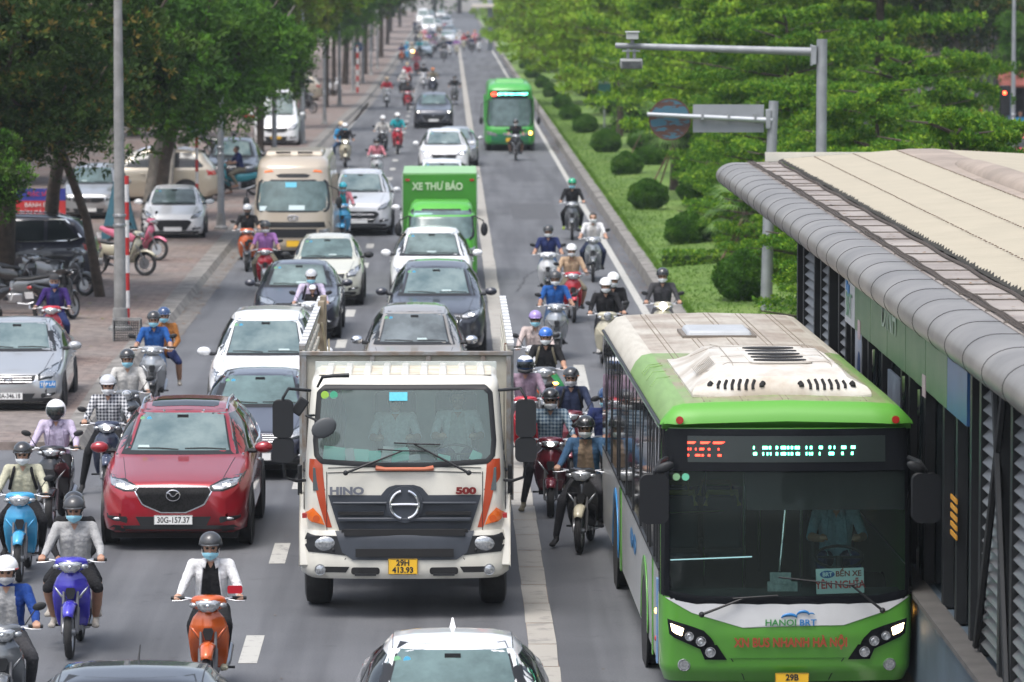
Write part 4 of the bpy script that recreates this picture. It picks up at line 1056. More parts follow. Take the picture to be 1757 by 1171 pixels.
# left pavement with its kerb (steps in a little further up the road)
kerb = [(-5.72, 66.5), (-5.9, 78), (-5.92, 125), (-5.75, 160), (-5.5, 200), (-4.95, 240), (-4.8, 265), (-4.7, 340), (-4.7, 900)]
mb = MB()
for (xa, ya), (xb, yb) in zip(kerb, kerb[1:]):
    mb.add([(xa, ya, .12), (xb, yb, .12), (-30, yb, .12), (-30, ya, .12)], [(0, 3, 2, 1)])
mb.add([(-5.72, 66.5, -.02), (-30, 66.5, -.02), (-30, 66.5, .12), (-5.72, 66.5, .12)], [(0, 3, 2, 1)])
tag(mb.build('left_pavement', M_PAVE, smooth=0), kind='structure')
mb = MB()
for (xa, ya), (xb, yb) in zip(kerb, kerb[1:]):
    n = max(1, int((yb - ya) / 1.0)) if ya < 300 else 1
    for k in range(n):
        t0, t1 = k / n, (k + 1) / n - .012 / (yb - ya)
        x0, y0, x1, y1 = xa + (xb - xa) * t0, ya + (yb - ya) * t0, xa + (xb - xa) * t1, ya + (yb - ya) * t1
        d = rnd.uniform(-.006, .006)
        mb.add([(x0 + .16, y0, -.01), (x0 + .05, y0, .135 + d), (x0 - .32, y0, .14 + d), (x1 + .16, y1, -.01), (x1 + .05, y1, .135 + d), (x1 - .32, y1, .14 + d)], [(0, 1, 4, 3), (1, 2, 5, 4), (0, 3, 5, 2), (0, 2, 1), (3, 4, 5)])
tag(mb.build('left_kerb', M_KERB, smooth=0), kind='structure')
# gutter strip along the left kerb
mb = MB()
for (xa, ya), (xb, yb) in zip(kerb, kerb[1:]): mb.add([(xa + .14, ya, .004), (xa + .52, ya, .004), (xb + .52, yb, .004), (xb + .14, yb, .004)], [(0, 1, 2, 3)])
tag(mb.build('gutter_strip', mat('gutter', (.185, .175, .165), .9, noise=(2.5, .45)), smooth=0), kind='structure')
# painted separator of concrete slabs between mixed lane and bus lane
mb = MB(); y = 36.0
rs = random.Random(3)
while y < 520:
    L_ = 1.55
    mb.add([(.845 + rs.uniform(-.01, .01), y, .008), (1.145 + rs.uniform(-.012, .012), y, .008), (1.145 + rs.uniform(-.012, .012), y + L_ - .035, .008), (.845 + rs.uniform(-.01, .01), y + L_ - .035, .008)], [(0, 1, 2, 3)])
    y += L_
tag(mb.build('lane_separator', M_STRIP, smooth=0), kind='structure')
flat('separator_joints', .85, 1.14, 36, 520, .004, mat('joint_rust', (.32, .15, .08), .9, noise=(7, .5), rgb2=(.3, .27, .23)))
mb = MB(); y = 45.9 - 8 * 2
while y < 460:
    if y > 28: mb.add([(-2.23, y, .004), (-2.03, y, .004), (-2.03, y + 1.95, .004), (-2.23, y + 1.95, .004)], [(0, 1, 2, 3)])
    y += 7.84
tag(mb.build('lane_dash_markings', M_LINE, smooth=0), kind='structure')
mb = MB()
for (x, y, w, l) in ((-1.4, 39, 1.1, 1.6), (2.9, 88, 1.2, 5), (-1.0, 61, .7, 3), (-4.4, 92, .9, 4), (1.9, 130, 1.4, 9), (-1.5, 140, 1.2, 8), (3.2, 62, .8, 2)): mb.add([(x, y, .003), (x + w, y + .1, .003), (x + w, y + l, .003), (x, y + l, .003)], [(0, 1, 2, 3)])
tag(mb.build('road_patch', mat('patch_asphalt', (.086, .089, .097), .85, noise=(6, .35)), smooth=0), kind='structure')
mb = MB(); rs2 = random.Random(12)
for (x, y, dx, n_) in ((2.9, 60, -.03, 40), (3.3, 84, .0, 60), (-2.9, 96, .01, 60), (1.5, 100, .02, 60)):
    w_0 = .018
    for k in range(n_):
        nx, ny = x + dx + rs2.uniform(-.05, .05), y + rs2.uniform(.15, .4); w1 = rs2.uniform(.008, .025)
        mb.add([(x - w_0, y, .0045), (x + w_0, y, .0045), (nx + w1, ny, .0045), (nx - w1, ny, .0045)], [(0, 1, 2, 3)]); x, y, w_0 = nx, ny, w1
tag(mb.build('road_cracks', mat('tar_seam', (.035, .035, .038), .7), smooth=0), kind='structure')
for (x, y, l_) in ((-3.1, 43.5, 'round iron manhole cover in the lane beside the orange scooter'), (2.6, 92.5, 'round iron manhole cover in the bus lane among the riders')):
    mb = MB(); mb.lathe([(.001, .006), (.24, .006), (.25, .009), (.33, .009), (.34, .004)], (x, y, 0), 'Z', 28); tag(mb.build('manhole_cover', mat('iron', (.06, .06, .062), .6, .4, noise=(30, .5))), l_, 'manhole cover')
flat('edge_line', 4.13, 4.30, 36, 560, .004, M_LINE)
mb = MB()
for y in (150.0,):
    pass
for a, b, c, d in ((-5.25, 215, -4.95, 165),): mb.add([(-5.28, 120, .004), (-5.14, 120, .004), (-4.55, 250, .004), (-4.69, 250, .004)], [(0, 1, 2, 3)])
tag(mb.build('left_edge_line', M_LINE, smooth=0), kind='structure')
# bus lane lettering and chevrons next to the bus
mb = MB()
for (x0, x1, y0, y1) in ((2.25, 2.45, 76, 81), (1.6, 1.72, 74, 75)): mb.add([(x0, y0, .004), (x1, y0, .004), (x1 + .05, y1, .004), (x0 + .05, y1, .004)], [(0, 1, 2, 3)])
for k in range(3): mb.add([(1.75 + k * .02, 69.5 + k * 1.1, .004), (2.55, 67.6 + k * 1.1, .004), (2.55, 68.1 + k * 1.1, .004), (1.75 + k * .02, 70.0 + k * 1.1, .004)], [(0, 1, 2, 3)])
tag(mb.build('bus_lane_markings', M_LINE, smooth=0), kind='structure')
# median: kerb wall, lawn
mb = MB(); y = 30.0
while y < 700:
    L_ = 1.2 if y < 260 else 20; d = rs.uniform(-.01, .01)
    mb.add([(4.62, y, -.01), (4.66, y, .24 + d), (4.92, y, .27 + d), (4.92, y, -.01), (4.62, y + L_ - .02, -.01), (4.66, y + L_ - .02, .24 + d), (4.92, y + L_ - .02, .27 + d), (4.92, y + L_ - .02, -.01)], [(0, 4, 5, 1), (1, 5, 6, 2), (0, 1, 2, 3), (7, 6, 5, 4)])
    y += L_
tag(mb.build('median_kerb', M_KERB, smooth=0), kind='structure')
g = []
for y in list(np.linspace(30, 250, 90)) + list(np.linspace(260, 800, 20)):
    g.append([(x, y, .25 + (.10 * math.sin(y * .13) + .08) * min(1, (x - 4.92) / 2) * (1 if x < 12 else .3)) for x in (4.92, 5.3, 6, 7, 8.5, 10, 12, 13.4)])
tag(MB().sheet(g).build('lawn_ground', M_GRASS, smooth=60), kind='structure')
flat('median_far_kerb', 13.4, 13.6, 30, 800, .2, M_KERB)
flat('right_pavement', 21, 60, 30, 800, .12, M_PAVE)
# leaves and dirt in the gutters
def litter(name, x0, x1, y0, y1, z, n, m, seed, sz=.05):
    r = np.random.RandomState(seed); P = np.c_[r.uniform(x0, x1, n), r.uniform(y0, y1, n), np.full(n, z)]
    a = r.uniform(0, 2 * PI, n); s = r.uniform(.4, 1.3, n) * sz
    u = np.c_[np.cos(a), np.sin(a), r.uniform(-.2, .3, n)] * s[:, None]; w = np.c_[-np.sin(a), np.cos(a), r.uniform(-.2, .3, n)] * s[:, None] * .55
    V = np.stack([P - u, P + w, P + u, P - w], 1).reshape(-1, 3); V[:, 2] = np.maximum(V[:, 2], z + .001)
    return tag(np_mesh(name, V, np.arange(4 * n).reshape(-1, 4), [m]), kind='stuff')
litter('fallen_leaves', 4.32, 4.62, 60, 200, .006, 900, M_LEAFL, 1)
litter('gutter_leaves', -5.8, -5.35, 68, 160, .01, 700, M_LEAFL, 2)
litter('pavement_leaves', -12, -5.9, 68, 150, .125, 500, mat('yellow_leaf', (.25, .24, .06), .8, noise=(3, .6)), 3, .06)
litter('band_leaves', 4.99, 5.36, 33, 71, 4.19, 160, M_LEAFL, 6, .035)
litter('road_grit', -5, 4, 36, 110, .006, 260, mat('road_bits', (.22, .17, .12), .9, noise=(3, .7)), 4, .035)

# ---------------------------------------------------------------- vegetation
def leaf_m(name, stops, rough=.7):
    def f(nt, b):
        v = coords(nt); n = N(nt, 'ShaderNodeTexNoise', i_Scale=1.1, i_Detail=3); nt.links.new(v, n.inputs['Vector'])
        n2 = N(nt, 'ShaderNodeTexNoise', i_Scale=9, i_Detail=2); nt.links.new(v, n2.inputs['Vector'])
        ad = N(nt, 'ShaderNodeMath', operation='ADD'); nt.links.new(n.outputs['Fac'], ad.inputs[0])
        ml = N(nt, 'ShaderNodeMath', operation='MULTIPLY'); ml.inputs[1].default_value = .5; nt.links.new(n2.outputs['Fac'], ml.inputs[0]); nt.links.new(ml.outputs[0], ad.inputs[1])
        nt.links.new(ramp(nt, ad.outputs[0], stops), b.inputs['Base Color']); b.inputs['Roughness'].default_value = rough
        b.inputs['Specular IOR Level'].default_value = .15
        tr = nt.nodes.new('ShaderNodeBsdfTranslucent'); nt.links.new(b.inputs['Base Color'].links[0].from_socket, tr.inputs['Color'])
        mx = nt.nodes.new('ShaderNodeMixShader'); mx.inputs[0].default_value = .30
        out = nt.nodes['Material Output']; nt.links.new(b.outputs[0], mx.inputs[1]); nt.links.new(tr.outputs[0], mx.inputs[2]); nt.links.new(mx.outputs[0], out.inputs[0])
    return nodes_mat(name, f)
LM = {
 'dark': leaf_m('leaf_dark', [(.5, (.012, .03, .006)), (.75, (.028, .062, .012)), (.95, (.062, .105, .02))]),
 'mid': leaf_m('leaf_mid', [(.5, (.03, .095, .008)), (.75, (.065, .175, .014)), (.95, (.13, .25, .03))]),
 'bright': leaf_m('leaf_bright', [(.5, (.09, .19, .01)), (.75, (.18, .32, .018)), (.95, (.29, .42, .04))]),
 'olive': leaf_m('leaf_olive', [(.5, (.07, .10, .012)), (.75, (.14, .18, .02)), (.95, (.22, .25, .04))]),
 'bronze': leaf_m('leaf_bronze', [(.5, (.14, .09, .02)), (.75, (.17, .13, .03)), (.95, (.22, .2, .04))]),
 'leafy': leaf_m('leaf_leafy', [(.5, (.02, .06, .008)), (.75, (.042, .115, .014)), (.95, (.085, .175, .025))]),
 'palm': leaf_m('leaf_palm', [(.5, (.04, .10, .02)), (.8, (.10, .19, .05)), (.95, (.16, .26, .08))]),
}
M_BARK = mat('bark', (.085, .065, .05), .9, noise=(7, .5), bump=(14, .8)); M_BARKL = mat('bark_pale', (.23, .21, .18), .9, noise=(5, .4), bump=(14, .6))
def leaves_np(P, Dm, n_leaf, size, wid, r, spread=1.0):
    """P cluster points, Dm cluster facing dirs; each cluster is a little rosette of leaflets"""
    m = len(P); P = np.repeat(P, n_leaf, 0); D = np.repeat(Dm, n_leaf, 0)
    j = r.normal(0, 1, (len(P), 3)); d = D * .7 + j * spread; d /= np.linalg.norm(d, axis=1)[:, None]
    s = np.cross(d, D + r.normal(0, .5, (len(P), 3))); s /= np.maximum(np.linalg.norm(s, axis=1), 1e-6)[:, None]
    L_ = size * r.uniform(.6, 1.25, len(P)); W_ = L_ * wid
    b = P + d * (L_ * .15)[:, None]; e = b + d * L_[:, None]; mid = b + d * (L_ * .5)[:, None]; mid[:, 2] += L_ * .06
    V = np.stack([b, mid + s * W_[:, None] * .5, e, mid - s * W_[:, None] * .5], 1).reshape(-1, 3)
    return V
def crown_round(seed, R_=(3, 3, 2.4), n=2600, nl=6, size=.26, wid=.42, lumps=26, drop=.0):
    r = np.random.RandomState(seed); R_ = np.array(R_, float)
    c = r.normal(0, 1, (lumps, 3)); c /= np.linalg.norm(c, axis=1)[:, None]; c *= (r.uniform(.35, .85, lumps))[:, None] * R_; rad = r.uniform(.22, .42, lumps) * R_.mean()
    k = r.randint(0, lumps, n); u = r.normal(0, 1, (n, 3)); u /= np.linalg.norm(u, axis=1)[:, None]; u[:, 2] = np.where(r.rand(n) < .65, np.abs(u[:, 2]), u[:, 2])
    P = c[k] + u * (rad[k] * r.uniform(.72, 1.05, n))[:, None] * np.array([1, 1, .8])
    return leaves_np(P, u * .8 + np.array([0, 0, .5]), nl, size, wid, r, .8)
def crown_layers(seed, rad=3.4, h=5.5, n=2600, nl=6, size=.22, nb=24):
    """tiered crown: flat fan-like sprays along near-horizontal branches"""
    r = np.random.RandomState(seed); P = []; D = []; B = []
    nt_ = 7; nb = nt_ * 6
    for b in range(nb):
        ti = b // 6; z = h * (ti + .35) / nt_ + r.uniform(-.30, .30); a = b * 1.047 + ti * .6 + r.uniform(-.25, .25); L_ = rad * (1.08 - .60 * (z / h) ** 1.5) * r.uniform(.7, 1.15)
        B.append((z, a, L_)); m = int(n / nb)
        t = r.uniform(.12, 1, m) ** .75; w = (r.uniform(-1, 1, m)) * L_ * .36 * np.sin(PI * np.clip(t, 0, .92)) ** .7
        x = np.cos(a) * t * L_ - np.sin(a) * w; y = np.sin(a) * t * L_ + np.cos(a) * w
        zz = z + .10 * t * L_ * .6 - .10 * (w / (L_ * .45 + .01)) ** 2 - .12 * t ** 3 + r.normal(0, .07, m)
        P.append(np.c_[x, y, zz]); D.append(np.tile([np.cos(a) * .35, np.sin(a) * .35, .8], (m, 1)))
    P = np.concatenate(P); D = np.concatenate(D)
    return leaves_np(P, D, nl, size, .42, r, .75), B
CR = {}
def crown_mesh(key, V, mats, seed, frac):
    r = np.random.RandomState(seed); n = len(V) // 4
    mi = np.repeat((r.rand(n // 6 + 1) < frac).astype(int), 6)[:n]
    o = np_mesh('crown', V, np.arange(4 * n).reshape(-1, 4), mats, mi=mi); C.objects.unlink(o); CR[key] = o.data
crown_mesh('dark', crown_round(1, (3.0, 3.0, 2.6), 8500, 6, .15, .38, 34), [LM['dark'], LM['bronze']], 1, .10)
crown_mesh('dark2', crown_round(2, (2.6, 2.6, 1.9), 6500, 6, .17, .36, 26), [LM['dark'], LM['mid']], 2, .3)
crown_mesh('green', crown_round(3, (2.6, 2.6, 2.8), 8500, 6, .17, .32, 30), [LM['leafy'], LM['mid']], 3, .3)
crown_mesh('olive', crown_round(4, (2.6, 2.6, 2.6), 4500, 6, .20, .4, 26), [LM['bright'], LM['olive']], 4, .6)
crown_mesh('far', crown_round(5, (3.2, 3.2, 2.8), 2200, 6, .36, .45, 26), [LM['mid'], LM['dark']], 5, .5)
V1, B1 = crown_layers(11, 3.5, 5.6, 13000, 6, .12, 26); crown_mesh('lay1', V1, [LM['mid'], LM['bright']], 6, .30)
V2, B2 = crown_layers(12, 3.8, 6.2, 7000, 6, .20, 24); crown_mesh('lay2', V2, [LM['bright'], LM['mid']], 7, .35)
V3, B3 = crown_layers(13, 3.8, 6.0, 4500, 6, .26, 22); crown_mesh('lay3', V3, [LM['bright'], LM['olive']], 8, .2)
LB = {'lay1': B1, 'lay2': B2, 'lay3': B3}
def tree(name, x, y, key, zc, s, label, trunk_r=.14, lean=(0, 0), rz=None, bark=M_BARK, base=.12, cat='tree', group=None, sz=1.0):
    """zc = height of the crown's centre (of its foot for the tiered kind)"""
    root = empty(name, (x, y, base), 0, label, cat, group)
    a = rnd.uniform(0, 6.28) if rz is None else rz
    cr = bpy.data.objects.new('crown', CR[key]); C.objects.link(cr); adopt(cr, root)
    cr.location = (lean[0], lean[1], zc - base); cr.rotation_euler = (rnd.uniform(-.16, .16), rnd.uniform(-.16, .16), a) if key[:3] == 'lay' else (0, 0, a); cr.scale = (s, s, s * sz)
    mb = MB(); zt = zc - base
    lay = key.startswith('lay')
    top = (lean[0], lean[1], zt + (5.0 * s * sz if lay else .8 * s))
    pts = [(0, 0, -.1), (lean[0] * .25, lean[1] * .25, zt * .4), (lean[0] * .8, lean[1] * .8, max(.5, zt * .85)), top]
    mb.tube(pts, [trunk_r * 1.25, trunk_r, trunk_r * .85, trunk_r * .25], 10)
    if lay:
        for z, b, L_ in LB[key][::2]:
            mb.tube([(lean[0], lean[1], zt + z * s * sz - .15), (lean[0] + math.cos(b + a) * L_ * s * .5, lean[1] + math.sin(b + a) * L_ * s * .5, zt + z * s * sz + .05), (lean[0] + math.cos(b + a) * L_ * s * .95, lean[1] + math.sin(b + a) * L_ * s * .95, zt + (z + .1 * L_) * s * sz)], [.045, .03, .01], 5)
    else:
        rr = random.Random(int(x * 10 + y))
        for k in range(6):
            b = k * 1.05 + rr.uniform(-.3, .3); q = 2.0 * s
            mb.tube([(lean[0] * .8, lean[1] * .8, max(.5, zt * .75)), (lean[0] + math.cos(b) * q * .5, lean[1] + math.sin(b) * q * .5, zt - .1), (lean[0] + math.cos(b) * q, lean[1] + math.sin(b) * q, zt + rr.uniform(.3, 1.4) * s)], [trunk_r * .55, trunk_r * .35, .03], 6)
    mb.build('trunk', bark, root, smooth=60)
    return root
# topiary bush: leaves over a rounded body, with a short woody stem inside
r_ = np.random.RandomState(21); nb_ = 2600
u = r_.normal(0, 1, (nb_, 3)); u /= np.linalg.norm(u, axis=1)[:, None]
BV = leaves_np(u * (1 - .05 * r_.rand(nb_))[:, None] * (1 + .12 * np.sin(u[:, :1] * 5 + 1) * np.cos(u[:, 1:2] * 4) + .05 * np.sin(u[:, 2:] * 9 + u[:, :1] * 5)), u, 4, .13, .5, r_, .45)
crown_mesh('bush', BV, [LM['mid'], LM['leafy']], 9, .4)
def bush(x, y, r, label, z=.35, sz=.95, rz=0):
    r *= .92; root = empty('round_bush', (x, y, z - .1), 0, label, 'bush', 'clipped round bushes on the median')
    o = bpy.data.objects.new('foliage', CR['bush']); C.objects.link(o); adopt(o, root); o.scale = (r * rnd.uniform(.9, 1.12), r * rnd.uniform(.9, 1.1), r * sz * rnd.uniform(.88, 1.08)); o.location = (0, 0, r * .82); o.rotation_euler = (0, 0, rz)
    mb = MB(); mb.ell((0, 0, r * .76), (r * .84, r * .84, r * .76), 16, 10); mb.tube([(0, 0, -.15), (0, 0, r * .5)], .05, 6); mb.build('stem', LM['mid'], root)
def palm(x, y, h, label, n=16, fan=.75, base=.3, stakes=True, rz=0):
    root = empty('fan_palm', (x, y, base), rz, label, 'palm', 'fan palms on the median')
    MB().tube([(0, 0, -.1), (.03, 0, h * .5), (0, .02, h)], [.16, .13, .11], 10).build('trunk', M_BARK, root)
    r = np.random.RandomState(int(x * 7 + y)); V = []
    st = MB()
    for k in range(n):
        a = k * 2.39; el = .9 - 1.3 * (k / n); d = np.array([math.cos(a) * math.cos(el), math.sin(a) * math.cos(el), math.sin(el)]); p = np.array([0, 0, h]) + d * .6 * fan / .75
        st.tube([(0, 0, h - .05), tuple(p)], .012, 4)
        side = np.array([-math.sin(a), math.cos(a), 0]); upn = np.cross(d, side)
        for j in np.linspace(-1.35, 1.35, 20):
            f = d * math.cos(j) + side * math.sin(j); L_ = fan * r.uniform(.85, 1.05); e = p + f * L_ + np.array([0, 0, -.22 * L_ * (1 + .4 * r.rand())]); m = p + f * L_ * .55; w = np.cross(f, upn) * .028
            V += [p, m + w, e, m - w]
    V = np.array(V); np_mesh('fronds', V, np.arange(len(V)).reshape(-1, 4), [LM['palm']], root)
    st.build('frond_stalks', M_BARK, root)
    if stakes:
        for k in range(4):
            a = k * PI / 2 + .5; b = MB(); b.tube([(math.cos(a) * 1.0, math.sin(a) * 1.0, -.1), (math.cos(a) * .12, math.sin(a) * .12, 1.35)], .028, 6); b.build('support_stake', mat('stake_wood', (.25, .16, .11), .9, noise=(9, .3)), root)
# hedge
def hedge(x0, y0, x1, y1, w, h, label, z=.3):
    L_ = math.hypot(x1 - x0, y1 - y0); n = int(L_ * w * 260 + L_ * h * 300); r = np.random.RandomState(int(x0 * 3 + y0)); a = math.atan2(y1 - y0, x1 - x0)
    t = r.uniform(0, L_, n); f = r.randint(0, 3, n); s = r.uniform(-.5, .5, n) * w; q = r.uniform(0, h, n)
    s = np.where(f == 1, -.5 * w, np.where(f == 2, .5 * w, s)); q = np.where(f == 0, h, q)
    D = np.stack([np.zeros(n), np.where(f == 1, -1, np.where(f == 2, 1, 0)), np.where(f == 0, 1, .3)], 1)
    V = leaves_np(np.c_[t, s, q], D.astype(float), 4, .10, .5, r, .5)
    root = empty('low_hedge', (x0, y0, z), a, label, 'hedge', 'clipped hedges on the median')
    k = len(V) // 4; np_mesh('foliage', V, np.arange(len(V)).reshape(-1, 4), [LM['mid'], LM['bright']], root, mi=(np.arange(k) % 3 == 0).astype(int))
    MB().box(L_ / 2, 0, h / 2 - .06, L_, w * .9, h * .95).build('inner_twigs', LM['dark'], root)

tree('street_tree', -10.4, 101, 'dark', 5.7, 1.12, 'big dark-leaved tree with bronze young shoots and a thick dark trunk at the left edge', .27, (1.0, -4.5), rz=.4)
tree('street_tree', -11.5, 92, 'dark', 5.2, 1.05, 'dark tree whose low crown fills the top left corner above the black parked SUV', .2, (1.7, 2), rz=2.1)
tree('street_tree', -9.6, 104, 'dark2', 5.3, 1.05, 'dark tree on a leaning trunk beside the red and blue food banner', .16, (1.2, -5), rz=1.0)
tree('street_tree', -9.3, 84, 'dark2', 3.35, .52, 'small low leafy tree with twiggy flower heads before the banner at the left', .07, (.1, 0), rz=.3)
tree('street_tree', -7.75, 97, 'dark', 4.5, .68, 'slim dark tree whose low boughs hang just behind the near lamp post', .10, (-.9, -3.5), rz=1.4)
tree('street_tree', -8.2, 122, 'green', 5.1, 1.15, 'bright green drooping tree behind the grey lamp post', .17, (1.3, -4), rz=.2)
tree('street_tree', -8.9, 128, 'green', 4.6, .95, 'green tree over the champagne parked SUV', .15, (1.2, 0), rz=1.9, bark=M_BARKL)
tree('street_tree', -9.5, 150, 'dark2', 4.8, 1.05, 'dark green tree behind the black parked pickup', .15, (2.2, 0), rz=.9, bark=M_BARKL)
tree('street_tree', -8.9, 137, 'green', 6.2, 1.1, 'tall green tree left of the second lamp post', .15, (.8, 4), rz=2.9, bark=M_BARKL)
tree('street_tree', -7.6, 176, 'olive', 6.0, .95, 'yellow-green tree above the white parked van', .12, (.2, 0), rz=.5, base=.12)
tree('street_tree', -7.4, 172, 'dark2', 3.6, .8, 'low dark green tree left of the white parked van', .12, (-.2, 0), rz=.7)
tree('street_tree', -7.0, 205, 'olive', 6.4, 1.1, 'loose bright green tree right behind the white parked van', .12, (.4, 0), rz=3)
tree('street_tree', -6.7, 238, 'green', 6.6, 1.15, 'bright tree with pinkish blossom beyond the white van', .12, (.2, 0), rz=1)
tree('street_tree', -6.9, 262, 'green', 5.0, .9, 'small round green tree beside the far blue road sign', .12, (0, 0), rz=2)
LEFT_FAR = [(-6.9, 290, 'dark2', 7.0, 1.5), (-6.2, 320, 'dark', 7.6, 1.5), (-7.4, 350, 'dark2', 7.0, 1.6), (-6.0, 385, 'dark', 8.0, 1.7), (-7.5, 420, 'far', 8, 1.8), (-6.5, 460, 'far', 8.5, 1.8), (-7, 500, 'far', 9, 1.9), (-7.5, 560, 'far', 9, 2.2), (-7, 620, 'far', 9.5, 2.3)]
for i, (x, y, k, z, s) in enumerate(LEFT_FAR):
    tree('street_tree', x, y, k, z, s, ['dark round tree, nearest of the far dark row on the left kerb', 'second dark tree of the far row on the left kerb', 'third dark tree of the far row, behind the flagged lamp posts', 'fourth tree of the far left row, hazy dark green',
         'fifth tree of the far left row, greyed by haze', 'sixth tree of the far left row, pale with haze', 'seventh tree of the far left row, near the bend', 'eighth tree of the far left row, at the bend', 'farthest tree of the left row, almost lost in haze'][i], .18, (rnd.uniform(0, .5), 0), group='far trees on the left kerb')
# trees set back behind the pavement
for i, (x, y, k, z, s) in enumerate([(-14.5, 118, 'dark', 5.2, 1.3), (-15, 150, 'dark2', 5.0, 1.6), (-14, 195, 'dark', 5, 1.5), (-14, 240, 'far', 5, 1.6), (-13, 300, 'far', 6, 1.7)]):
    tree('street_tree', x, y, k, z, s, ['dark tree at the back of the pavement behind the banner', 'dark tree at the back of the pavement behind the champagne SUV', 'dark tree at the back of the pavement left of the white van', 'green tree set back from the kerb beyond the white van', 'green tree far back from the left kerb in the haze'][i], .2, (0, 0))
# median trees
w_ = 'first second third fourth fifth sixth seventh eighth ninth tenth eleventh twelfth thirteenth fourteenth fifteenth sixteenth'.split()
MED = [(9.7, 99, 'lay1', .9, .72, 1.0), (8.6, 108, 'lay1', .8, .78, .9), (11.6, 112, 'lay1', .8, .85, 1), (7.9, 92, 'lay1', 1.2, .50, .8), (9.4, 122, 'lay1', 1.7, .85, 1), (12.6, 128, 'lay1', 3.2, 1.1, 1.2), (9.6, 138, 'lay2', 2.3, .9, 1),
       (10.2, 150, 'lay2', 2.3, 1.0, 1), (9.2, 164, 'lay2', 2.5, .95, 1), (13, 158, 'lay2', 2.4, 1.15, 1), (9.3, 180, 'lay2', 2.6, 1.05, 1), (9.0, 198, 'lay3', 2.6, 1.08, 1), (12.4, 205, 'lay3', 2.4, 1.2, 1), (8.7, 216, 'lay3', 2.6, 1.1, 1), (8.4, 238, 'lay3', 2.6, 1.15, 1),
       (11.4, 250, 'lay3', 2.4, 1.3, 1), (8.1, 262, 'lay3', 2.6, 1.2, 1), (7.8, 290, 'lay3', 2.5, 1.25, 1), (7.7, 318, 'lay3', 2.5, 1.3, 1), (8.4, 350, 'lay3', 2.2, 1.3, 1), (11.5, 360, 'lay3', 2, 1.5, 1), (8.8, 385, 'lay3', 2.0, 1.3, 1), (9.2, 430, 'lay3', 1.6, 1.35, 1.1), (9.6, 480, 'lay3', 1.2, 1.4, 1.1), (10, 540, 'lay3', .8, 1.5, 1.2), (10.4, 610, 'lay3', .5, 1.7, 1.3)]
ML = ['tiered green tree with its trunk showing right behind the rusty round sign mast', 'low spreading tiered tree under the grey sign board', 'dense tree just beyond the station roof and right of the camera mast', 'low dark green tree beside the far end of the station roof',
      'bright tiered tree behind the rusty round sign', 'big dark tiered tree with a straight brown trunk, right of the camera mast']
for i, (x, y, k, z, s, sz) in enumerate(MED):
    lb = ML[i] if i < len(ML) else ['bright tiered median tree, number %s of the row counted from the signs' % w for w in ('seven', 'eight', 'nine', 'ten', 'eleven', 'twelve', 'thirteen', 'fourteen', 'fifteen', 'sixteen', 'seventeen', 'eighteen', 'nineteen', 'twenty', 'twenty-one', 'twenty-two', 'twenty-three', 'twenty-four', 'twenty-five', 'twenty-six')][i - len(ML)]
    tree('median_tree', x, y, k, z, s, lb, .13 if i != 5 else .22, (0, 0), cat='tree', group='tiered trees on the median', base=.3, sz=sz)
for i, (x, y, r) in enumerate([(6.3, 93.5, .68), (6.15, 112.5, .55), (5.95, 131, .55), (6.15, 152, .52), (6.2, 173, .56), (6.05, 194, .52), (5.85, 211, .5), (5.95, 231, .5), (5.8, 251, .5), (5.8, 273, .5), (5.7, 300, .5), (5.7, 330, .5)]):
    bush(x, y, r, ['%s round clipped bush of the row along the lawn, counted from the bus' % w for w in ('first and largest', 'second', 'third', 'fourth', 'fifth', 'sixth', 'seventh', 'eighth', 'ninth', 'tenth', 'eleventh', 'twelfth')][i], rz=i)
for i, (x, y, k, z, s) in enumerate([(7.2, 77, 'lay1', .7, .55), (9.6, 83, 'lay1', .8, .7), (8.8, 71, 'dark2', 1.5, .62), (7.9, 100, 'lay1', .55, .55), (7.9, 113, 'lay1', .5, .52), (8.7, 89, 'lay1', .5, .6), (8.9, 131, 'lay1', .9, .66)]):
    tree('median_tree', x, y, k, z, s, ['low dark green tree under the tip of the station gutter', 'dark tree directly behind the far end of the station', 'dark round tree beside the far louvred wall of the station', 'low spreading green tree beside the sign mast', 'low spreading green tree just beyond the second round bush', 'low spreading tree below the camera mast and behind the gutter tip', 'low spreading tree beside the third round bush'][i], .12, base=.3, group='trees hugging the station end')
for i in range(16):
    tree('median_shrub', 10.4 + 1.2 * math.sin(i * 2.1), 118 + i * 9.5, ('dark', 'dark2', 'far')[i % 3], 1.15, .48 + .1 * (i % 3), '%s leafy understorey shrub between the median tree trunks' % w_[i], .05, cat='shrub', base=.3, group='understorey shrubs on the median')
for i, (x, y, r) in enumerate([(7.6, 133, .6), (7.2, 158, .5), (7.7, 176, .5)]):
    bush(x, y, r, ['loose dark bush behind the third round bush', 'loose dark bush by the fan palm trunks', 'small dark bush behind the fifth round bush'][i], rz=i)
palm(6.9, 101, 1.5, 'young fan palm held by slanting wooden stakes near the bus roof', 13, .7)
palm(7.3, 142, 2.0, 'fan palm with pale hanging fronds behind the third bush', 16, .95)
palm(7.6, 166, 2.6, 'fan palm with a brown trunk left of the rusty round sign', 16, .9)
palm(7.4, 190, 2.8, 'farther fan palm among the median trees', 14, .9, stakes=False)
hedge(5.1, 104.5, 8.2, 104.5, .35, .3, 'low clipped hedge running across the lawn beside the stakes')
hedge(6.0, 99, 8.0, 99, .3, .28, 'lower clipped hedge nearer the bus roof')
